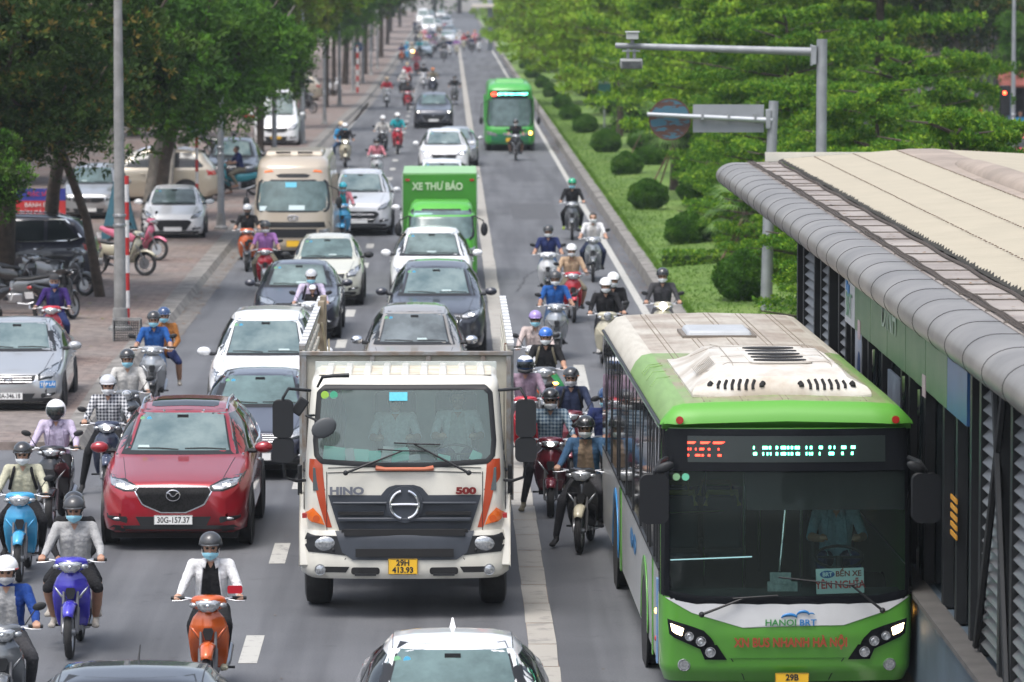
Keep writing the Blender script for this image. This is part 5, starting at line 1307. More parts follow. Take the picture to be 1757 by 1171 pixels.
# grass tufts along the kerb edge and lawn
r2 = np.random.RandomState(5); n = 26000
P = np.c_[4.9 + np.abs(r2.normal(0, 1.0, n)), 76 + 170 * r2.rand(n) ** 1.3, np.full(n, .27)]; P[:9000, 0] = 4.92 + .14 * r2.rand(9000)
P[:, 2] += (.10 * np.sin(P[:, 1] * .13) + .08) * np.clip((P[:, 0] - 4.92) / 2, 0, 1)
V = leaves_np(P, np.tile([-.25, -.1, 1.0], (n, 1)), 2, .065, .22, r2, .35)
tag(np_mesh('grass', V, np.arange(len(V)).reshape(-1, 4), [leaf_m('grass_blade', [(.5, (.06, .13, .014)), (.75, (.10, .20, .025)), (.95, (.17, .27, .05))])]), 'short bright green lawn grass on the median', 'grass', kind='stuff')

# ---------------------------------------------------------------- posts and street furniture
M_GALV = mat('galvanised', (.30, .315, .33), .55, .35, noise=(3, .25)); M_POST = mat('post_weathered', (.26, .26, .255), .75, noise=(2.5, .4), bump=(9, .3))
def lamp_post(x, y, label, h=9.5, r=.11, group='street lamp posts along the left kerb', base=.12, arm=1):
    root = empty('lamp_post', (x, y, base), 0, label, 'lamp post', group)
    MB().tube([(0, 0, -.05), (0, 0, h * .5), (0, 0, h)], [r * 1.15, r * .9, r * .6], 14).build('pole', M_POST if r > .1 else M_GALV, root)
    MB().lathe([(r * 2.2, 0), (r * 2.2, .06), (r * 1.5, .12), (r * 1.3, .45), (r * 1.1, .46)], (0, 0, 0), 'Z', 14).build('base_collar', M_POST, root)
    a = MB(); a.tube([(0, 0, h - .2), (arm * .6, 0, h + .5), (arm * 2.0, 0, h + .8)], .04, 8); ao = a.build('lamp_arm', M_GALV, root)
    MB().ell((arm * 2.3, 0, h + .78), (.38, .14, .08), 12, 6).build('lamp_head', M_GALV, ao)
    c = MB()
    for z in (h * .22, h * .24): c.lathe([(r * 1.12, z), (r * 1.22, z + .01), (r * 1.22, z + .05), (r * 1.12, z + .06)], (0, 0, 0), 'Z', 14)
    c.build('clamp_band', M_STEEL, root)
    return root
for i, (px, py) in enumerate([(205, 566), (379, 392), (471, 268), (520, 244), (557, 212), (583, 180), (606, 158), (623, 142), (637, 128), (648, 118)]):
    X_, Y_ = gp(px, py, .12)
    lamp_post(X_, Y_, ['thick grey concrete-coloured lamp post standing in a wire cage, nearest on the left', 'second grey lamp post, beside the black parked pickup', 'tall lamp post in front of the white parked van', 'slim lamp post right of the white parked van', 'slim lamp post at the kerb beyond the white van',
              'slim post before the blue parking sign', 'far slim post behind the blue sign', 'far thin post at the pavement edge', 'farther thin post at the pavement edge', 'farthest thin post of the left row'][i], 9.5 if i < 4 else 6.5, .11 if i == 0 else .09 if i < 3 else .08, arm=1 if i % 2 else -1)
# wire cage at the foot of the first post
X_, Y_ = gp(217, 584, .12)
root = empty('wire_basket', (X_, Y_, .12), 0, 'dark wire mesh litter basket at the foot of the near lamp post', 'basket')
mb = MB(); w, d, h = .52, .42, .42
for a in np.linspace(-1, 1, 14):
    for s in (-1, 1):
        mb.tube([(a * w / 2, s * d / 2, 0), (a * w / 2, s * d / 2, h)], .005, 4); mb.tube([(s * w / 2, a * d / 2, 0), (s * w / 2, a * d / 2, h)], .005, 4)
for z in np.linspace(.03, h, 9):
    mb.tube([(-w / 2, -d / 2, z), (w / 2, -d / 2, z), (w / 2, d / 2, z), (-w / 2, d / 2, z), (-w / 2, -d / 2, z)], .005, 4)
mb.build('mesh_panel', M_BLACK, root)
mb = MB(); mb.tube([(-w / 2, -d / 2, h), (w / 2, -d / 2, h), (w / 2, d / 2, h), (-w / 2, d / 2, h), (-w / 2, -d / 2, h)], .016, 6)
for sx in (-1, 1):
    for sy in (-1, 1): mb.tube([(sx * w / 2, sy * d / 2, 0), (sx * w / 2, sy * d / 2, h)], .014, 6)
mb.build('frame', M_POST, root)
def striped_post(x, y, h, label, sign=None, r=.04, seg=.3, z=.12, top=None):
    root = empty('striped_post', (x, y, z), 0, label, 'sign post', 'red and white striped sign posts')
    red, wh = mat('post_red', (.45, .02, .02), .5, noise=(8, .2)), mat('post_white', (.62, .62, .62), .5, noise=(8, .2))
    mb = MB(); z0 = 0; k = 0
    while z0 < h:
        mb.slot(k % 2); mb.tube([(0, 0, z0), (0, 0, min(h, z0 + seg))], r, 12); z0 += seg; k += 1
    mb.build('post', [red, wh], root)
    if sign:
        s = MB(); s.disc((0, .05, h - .1), .32, 'Y', 28, .012); so = s.build('sign_disc', mat('sign_back_' + sign[0], sign[1], .5, noise=(6, .2)), root)
        MB().box(0, .03, h - .1, .5, .02, .04).build('sign_bracket', M_GALV, so)
    return root
X_, Y_ = gp(212, 562, .12); striped_post(X_ + .02, Y_ + .6, 3.05, 'red and white striped post right beside the near lamp post', seg=.36, r=.05)
X_, Y_ = gp(341, 372, .12); striped_post(X_, 128, 2.9, 'short striped post with the narrow blue back of a sign above the white parked hatchback', ('blue', (.10, .22, .30)), r=.045, seg=.35)
X_, Y_ = gp(614, 158, .12); striped_post(X_, Y_, 2.9, 'striped post with a round blue sign among the far left posts', ('dark_blue', (.015, .04, .13)), r=.07, seg=.35)
# teal canvas drawn to a point
mb = MB(); rr = random.Random(4); rings = []
for t, z in ((1, .0), (.97, .12), (.62, .8), (.3, 1.5), (.06, 1.95)):
    rings.append([(.50 * t * (1 + .10 * (k % 2)) * math.cos(2 * PI * k / 12), .4 * t * (1 + .10 * (k % 2)) * math.sin(2 * PI * k / 12), z) for k in range(12)])
mb.loft(rings); X_, Y_ = gp(231, 388, .45)
tp = tag(mb.build('folded_parasol', mat('teal_canvas', (.02, .09, .125), .8, noise=(4, .3)), smooth=30), 'dark teal canvas parasol folded to a point between the trees', 'parasol'); tp.location = (X_, 113, .45)
MB().tube([(0, 0, -.33), (0, 0, 2.05)], .03, 8).build('pole', M_POST, tp)
# food banner
X_ = (69 - 771) / 7500 * 108; root = empty('banner', (X_, 108, .6), 0, 'red and blue canvas food banner with white lettering behind the black SUV', 'banner')
MB().box(0, .03, .76, 1.26, .03, .66).build('red_panel', mat('banner_red', (.42, .02, .02), .7, noise=(3, .2)), root)
MB().box(0, .03, 1.24, 1.26, .03, .30).build('blue_panel', mat('banner_blue', (.02, .03, .22), .7, noise=(3, .2)), root)
mw = mat('banner_white', (.6, .58, .56), .7); mr_ = mat('banner_ink_red', (.55, .03, .03), .7)
text('lettering', 'BÁNH ĐA', .15, (-.05, 0, .98), mw, root); text('lettering', 'BÚN CÁ LĂNG', .15, (0, 0, .79), mw, root); text('lettering', 'CHÁO CÁ LĂNG', .15, (0, 0, .60), mw, root); text('lettering', 'ĐẶC SẢN', .14, (0, 0, 1.25), mr_, root)
for sx in (-1, 1): MB().tube([(sx * .62, .06, -.48), (sx * .62, .06, 1.42)], .018, 6).build('leg', M_POST, root)
# camera mast and sign mast on the median
X_ = (1410 - 771) / 90.4; root = empty('camera_mast', (X_, 83, .3), 0, 'galvanised mast with a long arm carrying traffic cameras above the station roof', 'camera mast')
MB().tube([(0, 0, -.1), (0, 0, 5.72)], .10, 16).build('pole', M_GALV, root)
MB().box(-.16, 0, 5.42, .10, .24, .36).build('arm_flange', M_GALV, root, bevel=.01)
MB().tube([(-.15, 0, 5.48), (-3.92, 0, 5.60)], [.085, .055], 12).build('arm', M_GALV, root)
mb = MB()
for k in (-.10, .10): mb.box(-.2, k, 5.42, .03, .03, .4)
mb.build('bolt', M_STEEL, root)
c = MB(); c.box(-3.62, -.10, 5.26, .42, .30, .17, rx=.1); co = c.build('traffic_camera', mat('camera_grey', (.25, .26, .25), .6, noise=(8, .3)), root, bevel=.02)
MB().box(-3.62, -.262, 5.24, .36, .01, .12, rx=.1).build('camera_glass', mat('cam_front', (.10, .11, .11), .3, noise=(12, .5)), co)
mb = MB(); mb.tube([(-3.68, 0, 5.58), (-3.68, 0, 5.36)], .03, 8); mb.tube([(-3.56, 0, 5.58), (-3.56, 0, 5.36)], .03, 8); mb.box(-3.62, 0, 5.60, .34, .16, .03); mb.box(-3.62, 0, 5.50, .34, .16, .03); mb.build('camera_bracket', M_GALV, root)
c = MB(); c.box(-3.60, -.05, 5.78, .22, .34, .12); c.box(-3.60, -.06, 5.86, .27, .40, .02); co = c.build('traffic_camera', mat('camera_light', (.42, .43, .42), .5), root, bevel=.012)
MB().tube([(-3.60, 0, 5.60), (-3.60, 0, 5.72)], .035, 8).build('camera_neck', M_GALV, co)
X_ = (1310 - 771) / 81.5; root = empty('sign_mast', (X_, 91, .3), 0, 'grey mast holding the backs of a rusty round sign and a grey board', 'sign mast')
MB().tube([(0, 0, -.1), (.05, 0, 2.2), (.14, 0, 4.32)], [.125, .115, .10], 16).build('pole', M_GALV, root)
MB().tube([(.10, -.06, 3.92), (-2.5, -.06, 4.05)], [.06, .045], 10).build('arm', mat('arm_galv', (.40, .42, .44), .4, .5), root)
MB().box(.02, -.06, 3.95, .10, .16, .40).build('arm_flange', M_GALV, root, bevel=.01)
b = MB(); b.box(-.80, .04, 3.96, 1.48, .012, .58); bo = b.build('sign_board', mat('board_grey', (.235, .25, .265), .6, noise=(2, .12)), root)
m2 = MB()
for x_ in (-1.35, -.8, -.25): m2.box(x_, -.05, 4.0, .05, .15, .12)
m2.build('sign_bracket', M_GALV, bo)
b = MB(); b.disc((-2.02, .04, 3.94), .42, 'Y', 40, .012)
def rusty(nt, bb):
    v = coords(nt, (1.2, 1, 4.2)); n1 = N(nt, 'ShaderNodeTexNoise', i_Scale=1.6, i_Detail=9, i_Roughness=.65); nt.links.new(v, n1.inputs['Vector'])
    nt.links.new(ramp(nt, n1.outputs['Fac'], [(.50, (.04, .115, .16)), (.53, (.075, .035, .025)), (.7, (.07, .035, .025))]), bb.inputs['Base Color']); bb.inputs['Roughness'].default_value = .8
b.build('round_sign', nodes_mat('rusty_blue', rusty), root)
m2 = MB(); m2.lathe([(.41, -.006), (.44, -.006), (.44, .01), (.41, .01)], (-2.02, .035, 3.94), 'Y', 40); m2.build('sign_rim', mat('rust', (.12, .06, .04), .9, noise=(6, .4)), root)
# far gantry by the bend and small median panel
X_ = (841 - 771) / 7500 * 430; root = empty('bus_stop_pylon', (X_, 430, 0), 0, 'far bus stop pylon with a pale roof plate beside the bus lane', 'pylon')
MB().box(0, 0, 2.6, .5, .5, 5.2).build('column', mat('pylon_grey', (.25, .28, .32), .6), root, bevel=.03)
MB().box(-.6, 0, 4.35, 2.4, 2.2, .35).build('roof_plate', mat('plate_pale', (.55, .5, .45), .6), root, bevel=.05)
X_ = (1037 - 771) / 7500 * 190; root = empty('panel_sign', (X_, 190, .3), 0, 'grey and teal panel sign half hidden in the median trees', 'sign')
MB().box(0, 0, 2.6, .52, .05, .62).build('upper_panel', mat('panel_grey', (.26, .3, .33), .6), root); MB().box(0, 0, 2.02, .52, .05, .5).build('lower_panel', mat('panel_teal', (.03, .15, .15), .6), root)
MB().tube([(0, .05, -.1), (0, .05, 2.9)], .04, 8).build('pole', M_GALV, root)
# ---------------------------------------------------------------- box-bodied vehicles
def shell(levels, yb, rc, bulge=.0, hole=None, nf=44, ns=6, dz=.05, rback=None, top_in=.0):
    """closed body from rings at rising heights; levels = (z, half width, y of the front); hole(x, z) leaves front faces out"""
    zs = []; 
    for a, b in zip(levels, levels[1:]):
        k = max(1, int(round((b[0] - a[0]) / dz)))
        zs += [a[0] + (b[0] - a[0]) * i / k for i in range(k)]
    zs.append(levels[-1][0])
    L0 = [l[0] for l in levels]
    rings = []
    for z in zs:
        hw = np.interp(z, L0, [l[1] for l in levels]); yf = np.interp(z, L0, [l[2] for l in levels]); bk = yb - max(0, (np.interp(z, L0, [l[1] for l in levels[::]]) * 0))
        ring = []
        for i in range(nf + 1):
            s = -1 + 2 * i / nf; x = hw * s; e = max(0, (abs(x) - (hw - rc)) / rc)
            ring.append((x, yf + bulge * s * s + rc * (1 - math.sqrt(max(0, 1 - e * e))), z))
        y0 = ring[-1][1]
        for i in range(1, ns + 1): ring.append((hw, y0 + (bk - y0) * i / ns, z))
        for i in range(1, ns): ring.append((hw - 2 * hw * i / ns, bk, z))
        for i in range(ns): ring.append((-hw, bk + (y0 - bk) * i / ns, z))
        rings.append(ring)
    full = MB().loft(rings)
    out = MB(); n = len(rings[0]); out.v = list(full.v)
    for f, (fi) in zip(full.f, range(len(full.f))):
        if hole and len(f) == 4:
            k = fi % n; j = fi // n
            if j < len(rings) - 1 and k < nf:
                c = [sum(full.v[q][a] for q in f) / 4 for a in range(3)]
                if hole(c[0], c[2]): continue
        out.f.append(f); out.m.append(0)
    bvh = BVHTree.FromPolygons([Vector(v) for v in full.v], full.f)
    return out, bvh
def inpoly(poly):
    def f(x, z):
        c = False; j = len(poly) - 1
        for i in range(len(poly)):
            xi, zi = poly[i]; xj, zj = poly[j]
            if (zi > z) != (zj > z) and x < (xj - xi) * (z - zi) / (zj - zi) + xi: c = not c
            j = i
        return c
    return f
def border(bvh, poly, w_in, w_out, off=.006, sub=6, axis='front'):
    """flat frame following the outline of poly on the surface"""
    pts = []
    for (a, b), (c, d) in zip(poly, poly[1:] + poly[:1]):
        for k in range(sub): pts.append((a + (c - a) * k / sub, b + (d - b) * k / sub))
    cx = sum(p[0] for p in pts) / len(pts); cz = sum(p[1] for p in pts) / len(pts)
    rows = [[], [], []]; n = len(pts)
    for i, (x, z) in enumerate(pts):
        x0, z0 = pts[i - 1]; x1, z1 = pts[(i + 1) % n]; tx, tz = x1 - x0, z1 - z0; l = math.hypot(tx, tz) or 1; nx, nz = tz / l, -tx / l
        if nx * (x - cx) + nz * (z - cz) < 0: nx, nz = -nx, -nz
        for r, q, o2 in ((0, -w_in, off), (1, (w_out - w_in) / 2, off * 2), (2, w_out, off)):
            u, v = x + nx * q, z + nz * q
            h = bvh.ray_cast(Vector((u, -9, v)), Vector((0, 1, 0)))[0] if axis == 'front' else bvh.ray_cast(Vector((axis * 9, u, v)), Vector((-axis, 0, 0)))[0]
            if h is None: h = rows[r][-1] + Vector((0, off, 0)) if rows[r] else Vector((u, 0, v))
            rows[r].append(Vector(h) + (Vector((0, -o2, 0)) if axis == 'front' else Vector((axis * o2, 0, 0))))
    mb = MB(); vs = rows[0] + rows[1] + rows[2]
    mb.add(vs, [(i, (i + 1) % n, n + (i + 1) % n, n + i) for i in range(n)] + [(n + i, n + (i + 1) % n, 2 * n + (i + 1) % n, 2 * n + i) for i in range(n)])
    return mb
def shape(bvh, poly, m, name, parent, off=.008, nr=10, nc=14, axis='front', side=1, skirt=.02, smooth=40):
    return conform(bvh, poly, axis, off, nr, nc, side, skirt).build(name, m, parent, smooth=smooth)
def mir(poly, s): return [(s * x, z) for x, z in poly]
def wipers(root, segs, m=M_BLACK):
    for pivot, elbow, tip0, tip1, y in segs:
        b = MB(); b.tube([(pivot[0], y[0], pivot[1]), (elbow[0], y[1], elbow[1])], [.016, .010], 6); b.ell((pivot[0], y[0], pivot[1]), (.03, .03, .03), 8, 6); w = b.build('wiper', m, root)
        MB().tube([(tip0[0], y[2], tip0[1]), (elbow[0], y[1] - .01, elbow[1]), (tip1[0], y[3], tip1[1])], .009, 6).build('wiper_blade', m, w)

# ---- the big cream lorry (front plane at y = 0 of its own frame)
TX, TY = (693 - 771) / 7500 * 48.7, 48.7
def tz(py): return H - (py + 40) / 154.0
def tx(px): return (px - 693) / 154.0
tr = empty('lorry', (TX, TY, 0), 0, 'cream lorry with an orange striped cab, dark grille and open stake bed', 'lorry')
CREAM = mat('cream_paint', (.64, .62, .55), .35, coat=.5, noise=(1.6, .14), bump=None); DGREY = mat('grille_blue_grey', (.035, .042, .055), .5, noise=(3, .2)); ORST = mat('stripe_orange', (.37, .05, .014), .35, coat=.4)
lev = [(.92, 1.13, .10), (1.35, 1.13, .085), (1.72, 1.12, .10), (1.80, 1.115, .115), (2.58, 1.06, .40), (2.63, 1.055, .46), (2.68, 1.03, .55), (2.70, .97, .66)]
WS = [(-.99, 1.84), (-1.005, 2.0), (-.965, 2.52), (-.90, 2.585), (.90, 2.585), (.965, 2.52), (1.005, 2.0), (.99, 1.84), (.93, 1.775), (.3, 1.735), (-.3, 1.735), (-.93, 1.775)]
sh_, tb = shell(lev, 1.95, .16, .05, inpoly(WS), 60, 6, .03)
cab = sh_.build('cab', CREAM, tr, smooth=50)
border(tb, WS, .030, .028, .006).build('windscreen_seal', M_BLACK, tr)
ws = shape(tb, [(x * .995, z) for x, z in WS], glass_mat('lorry_glass', (.70, .92, .88), 1.6, .11), 'windscreen', tr, .004, 16, 20, skirt=.001)
mb = MB()
for k in range(9): 
    x = -.86 + k * .215; mb.box(x, 1.28, 2.715, .095, 1.24, .055, top=.78)
mb.build('roof_rib', CREAM, cab, bevel=.012)
mb = MB(); mb.sheet([[(-.98, 1.90, 2.703), (.98, 1.90, 2.703)], [(-.98, .68, 2.703), (.98, .68, 2.703)]]); mb.build('roof_dirt_panel', mat('roof_dusty', (.42, .37, .28), .8, noise=(4, .3), rgb2=(.55, .52, .44)), cab)
# seams and stripes
for s in (-1, 1):
    shape(tb, mir([(1.07, 1.80), (.925, 1.80), (.915, 1.63), (.877, 1.24), (.818, 1.03), (.883, 1.03), (.96, 1.29), (1.01, 1.50), (1.08, 1.60)], s), ORST, 'orange_stripe', tr, .006, 22, 4)
    o = shape(tb, mir([(1.12, 1.19), (1.03, 1.255), (.94, 1.16), (.90, 1.06), (1.08, 1.10)], s), M_AMBER, 'turn_signal', tr, .03, 6, 6)
    for dx in (.99, ): MB().disc((s * dx, .03, 1.14), .04, 'Y', 14, .01).build('lamp_reflector', mat('amber_dark', (.5, .08, .01), .2, coat=1), o)
    MB().box(s * 1.125, .10, 1.17, .05, .10, .05).build('side_marker', mat('red_side', (.3, .02, .02), .4), o)
    d = MB(); d.box(s * 1.137, 1.02, 1.72, .01, 1.4, .012); d.box(s * 1.137, .32, 1.35, .01, .012, .8); d.box(s * 1.137, 1.72, 1.7, .01, .012, 1.5); d.build('door_seam', M_BLACK, tr)
    shape(tb, [(.62, 1.85), (.72, 2.5), (1.5, 2.5), (1.5, 1.85)], M_GLASSD, 'side_window', tr, .01, 6, 6, 'side', s)
    MB().tube([(s * 1.15, 1.2, 1.55), (s * 1.17, 1.3, 1.55), (s * 1.15, 1.4, 1.55)], .015, 6).build('door_handle', M_BLACK, tr)
    # wheel-arch cheeks
    mb = MB(); mb.prism([(.10, .60), (.18, .98), (.40, 1.36), (1.6, 1.42), (1.85, 1.0), (1.85, .75), (1.66, .75), (1.5, 1.10), (1.1, 1.22), (.80, 1.02), (.72, .60)], s * 1.06, s * 1.19, 'YZ'); mb.build('wheel_arch', CREAM, tr, bevel=.015)
# bonnet panels
sm = MB()
def onf(x, z, off=.01): 
    h = tb.ray_cast(Vector((x, -9, z)), Vector((0, 1, 0)))[0]; return Vector((x, h.y - off, z))
for z0 in (1.665, 1.72):
    sm.tube([onf(x, z0 - .02 * (x / .9) ** 2 - (.0 if z0 < 1.7 else 0), .002) for x in np.linspace(-.86, .86, 14)], .006, 4)
for s in (-1, 1): sm.tube([onf(s * .875, z, .002) for z in np.linspace(1.66, 1.0, 6)], .006, 4)
sm.build('bonnet_seam', M_BLACK, tr)
hd = MB(); hd.tube([onf(-.32, 1.705, .02), onf(-.22, 1.695, .045), onf(.22, 1.695, .045), onf(.32, 1.705, .02)], [.03, .022, .022, .03], 8); hd.build('bonnet_handle', mat('handle_orange', (.42, .12, .06), .5), tr)
shape(tb, [(-.24, 1.725), (-.2, 1.76), (.2, 1.76), (.24, 1.725)], mat('recess', (.4, .38, .32), .5), 'handle_recess', tr, .004, 3, 8)
gp1 = [(-.86, 1.40), (-.40, 1.38), (-.24, 1.50), (.24, 1.50), (.40, 1.38), (.86, 1.40), (.74, .98), (-.74, .98)]
# the outline has a raised centre: build it from three convex panels
shape(tb, [(-.86, 1.40), (.86, 1.40), (.72, .95), (-.72, .95)], DGREY, 'grille', tr, .03, 12, 16)
shape(tb, [(-.27, 1.395), (-.19, 1.49), (-.1, 1.515), (.1, 1.515), (.19, 1.49), (.27, 1.395)], DGREY, 'grille_crown', tr, .03, 6, 10)
gs = MB()
for z, w, hh in ((1.20, .66, .035), (1.00, .66, .03)):
    for s in (-1, 1): gs.box(s * (.10 + w / 2 + .06 - (0 if z > 1.1 else .11)), .045, z, w - .15 if z > 1.1 else w, .03, hh)
    gs.box(0, .048, z - .07, 1.5 - (1.2 - z) * .6, .03, .012)
gs.build('grille_slot', M_DARK, tr)
gb = MB(); gb.box(0, .035, 1.13, 1.50, .045, .045); gb.box(0, .035, 1.315, 1.62, .04, .03); gb.build('grille_bar', DGREY, tr, bevel=.012)
em = MB(); em.disc((0, .03, 1.30), .205, 'Y', 36, .03); eo = em.build('emblem_base', DGREY, tr)
e2 = MB(); 
def arc(r0, r1, a0, a1, n=24): return [(r0 * math.cos(R(a0 + (a1 - a0) * k / n)), r1 * math.sin(R(a0 + (a1 - a0) * k / n))) for k in range(n + 1)]
for a0, a1 in ((15, 75), (105, 165), (195, 255), (285, 345)):
    e2.tube([(x, .005, 1.30 + z) for x, z in arc(.158, .158, a0 - 14 if a0 in (15, 195) else a0, a1 + 14 if a1 in (165, 345) else a1)], .019, 8)
e2.tube([(-.15, .002, 1.30), (-.05, .0, 1.305), (.05, .0, 1.305), (.15, .002, 1.30)], [.02, .018, .018, .02], 8)
e2.build('emblem', M_CHR, eo)
CHT = mat('chrome_text', (.16, .17, .20), .4, .3); t_ = text('lettering', 'HINO', .115, (tx(593), .055, tz(846)), CHT, tr, ext=.004, sx=1.3, bold=.006)
text('lettering', '500', .10, (tx(799), .065, tz(846)), mat('red_dark_text', (.20, .02, .02), .3, .4), tr, ext=.008, sx=1.5, bold=.006)
# bumper
bl_ = [(.46, 1.10, .02), (.52, 1.17, -.02), (.62, 1.18, -.03), (.94, 1.18, .0), (1.0, 1.17, .03)]
bs, bb_ = shell(bl_, .75, .22, .10, None, 40, 3, .05); bs.build('bumper', CREAM, tr, smooth=50)
shape(bb_, [(-.78, 1.0), (.78, 1.0), (.70, .76), (.58, .68), (-.58, .68), (-.70, .76)], DGREY, 'lower_grille', tr, .02, 8, 14)
ob = MB(); ob.box(0, -.055, .765, 1.10, .02, .09); ob.build('lower_grille_slot', M_DARK, tr)
MB().box(0, .05, .985, 1.36, .12, .07).build('grille_gap', M_DARK, tr)
for s in (-1, 1):
    o = shape(bb_, mir([(1.10, .97), (.72, .95), (.60, .76), (.66, .73), (1.08, .75), (1.14, .86)], s), M_BLACK, 'headlight', tr, .012, 8, 8)
    q = bb_.ray_cast(Vector((s * .88, -9, .86)), Vector((0, 1, 0)))[0]
    l = MB(); l.ell((s * .885, q.y - .005, .855), (.125, .03, .085), 20, 10); lo = l.build('headlamp_lens', M_LENS, o)
    MB().ell((s * .80, q.y - .06, .79), (.018, .01, .022), 8, 5).build('lamp_cap', M_BLACK, o)
    o = shape(bb_, mir([(.62, .60), (.95, .60), (.95, .535), (.66, .535)], s), M_DARK, 'fog_recess', tr, .008, 4, 6)
    q = bb_.ray_cast(Vector((s * .95, -9, .565)), Vector((0, 1, 0)))[0]
    MB().lathe([(.001, -.03), (.045, -.028), (.055, -.02), (.062, -.03), (.066, 0)], (s * .95, q.y, .565), 'Y', 20).build('fog_lamp', M_LENS, o)
    b = MB(); q = bb_.ray_cast(Vector((s * .44, -9, .55)), Vector((0, 1, 0)))[0]; b.prism(rounded(s * .44 - .16, .515, s * .44 + .16, .595, .03), q.y - .012, q.y + .02); bo = b.build('step_recess', M_DARK, tr)
    b = MB(); b.box(s * .44, q.y - .03, .515, .24, .04, .022); b.build('step', M_BLACK, bo)
    b = MB(); b.tube([Vector((s * .66, bb_.ray_cast(Vector((s * .66, -9, .70)), Vector((0, 1, 0)))[0].y - .003, .70)), Vector((s * .78, bb_.ray_cast(Vector((s * .78, -9, .47)), Vector((0, 1, 0)))[0].y - .003, .48))], .005, 4); b.build('bumper_seam', M_BLACK, tr)
plate(tr, tx(690), -.062, tz(975), .33, .175, '413.93', M_YEL, two='29H')
wipers(tr, [((-.66, 1.66), (-.02, 1.90), (-.30, 1.915), (.24, 1.895), (-.0, .09, .10, .10)), ((.72, 1.66), (.10, 1.975), (-.12, 1.985), (.40, 1.965), (-.0, .12, .12, .13))])
# mirrors
for s in (-1, 1):
    b = MB(); b.tube([(s * 1.06, .30, 2.56), (s * 1.30, .10, 2.60), (s * 1.36, .06, 2.50), (s * 1.36, .08, 2.42)], .018, 8); b.tube([(s * 1.12, .25, 1.55), (s * 1.22, .18, 1.55), (s * 1.34, .10, 1.60), (s * 1.36, .08, 1.75)], .018, 8); b.tube([(s * 1.36, .08, 2.5), (s * 1.36, .08, 1.7)], .014, 6); bo = b.build('mirror_bracket', M_BLACK, tr)
    MB().prism(rounded(s * 1.36 - .095, 2.08, s * 1.36 + .095, 2.46, .045), -.02, .10).build('main_mirror', M_BLACK, bo, bevel=.02)
    MB().prism(rounded(s * 1.36 - .10, 1.80, s * 1.36 + .10, 2.03, .045), -.01, .10).build('wide_mirror', M_BLACK, bo, bevel=.02)
    MB().box(s * 1.19, .55, 1.52, .05, .10, .34).build('door_step', M_BLACK, bo, bevel=.01)
b = MB(); b.tube([(-1.02, .30, 2.28), (-1.1, .05, 2.30), (-.95, -.02, 2.24)], .014, 6); bo = b.build('mirror_arm', M_BLACK, tr)
MB().ell((-.90, -.02, 2.17), (.15, .03, .11), 20, 8, M=Matrix.Rotation(-.5, 3, 'Y')).build('round_mirror', mat('mirror_back', (.05, .055, .06), .5), bo)
b = MB(); b.tube([(-.98, .33, 2.60), (-.92, .2, 2.72), (-.80, .15, 2.74), (-.62, .15, 2.745)], [.014, .018, .022, .026], 8); b.build('mirror_arm', M_BLACK, tr)
MB().box(-1.17, .10, 2.40, .12, .05, .20, ry=.6).build('small_mirror', M_BLACK, tr, bevel=.015)
# sticker, papers
b = MB()
for k, x in enumerate((-.90, -.80)):
    q = onf(x, 2.50, .012); b.slot(k); b.disc(q, .045, 'Y', 20, .004)
b.build('windscreen_sticker', [mat('st_lime', (.35, .6, .08), .5), mat('st_green', (.08, .42, .25), .5)], ws)
q = onf(tx(682), tz(686), .012); MB().box(q.x, q.y, q.z, .205, .004, .10, rx=-.33).build('blue_permit', mat('permit_blue', (.10, .50, .62), .5, noise=(30, .15)), ws)
# interior
INT = mat('cab_interior', (.10, .13, .135), .85, noise=(2, .3)); 
b = MB(); b.box(0, 1.86, 2.15, 2.1, .04, 1.2); b.box(0, 1.0, 1.32, 2.1, 1.6, .05); b.build('cab_back_wall', mat('cab_beige', (.50, .54, .52), .8, noise=(1.5, .3)), tr)
b = MB(); b.prism([(.12, 1.45), (.14, 1.70), (.20, 1.74), (.55, 1.74), (.62, 1.6), (.62, 1.35)], -1.03, 1.03, 'YZ'); b.build('dashboard', mat('dash_grey', (.06, .075, .08), .7), tr)
for x in (-.12, .58): MB().box(x, 1.55, 1.95, .48, .16, .95, rx=-.15).build('seat_back', mat('seat_dark', (.035, .05, .055), .8), tr, bevel=.05)
b = MB(); b.tube([(.56 + .23 * math.cos(t), .66 + .07 * math.sin(t), 1.80 + .10 * math.sin(t)) for t in np.linspace(0, 2 * PI, 25)], .016, 8, cap=False); b.tube([(.56, .62, 1.62), (.56, .67, 1.80)], .03, 8); b.tube([(.35, .66, 1.80), (.77, .66, 1.80)], .014, 6); b.build('steering_wheel', M_BLACK, tr)
b = MB(); b.prism([(-.98, 1.80), (-.98, 2.56), (-.72, 2.56), (-.66, 2.2), (-.70, 1.80)], .62, .66, 'XZ')
for k in range(6): b.tube([(-.95 + k * .045, .60, 2.55), (-.95 + k * .04, .60, 1.82)], .02, 6)
b.build('curtain', mat('curtain_dark', (.02, .03, .035), .9), tr)
PAPM = [mat('paper_mint', (.30, .62, .52), .8), mat('paper_pink', (.55, .46, .46), .8), mat('paper_teal', (.12, .55, .45), .8)]
rr = random.Random(9)
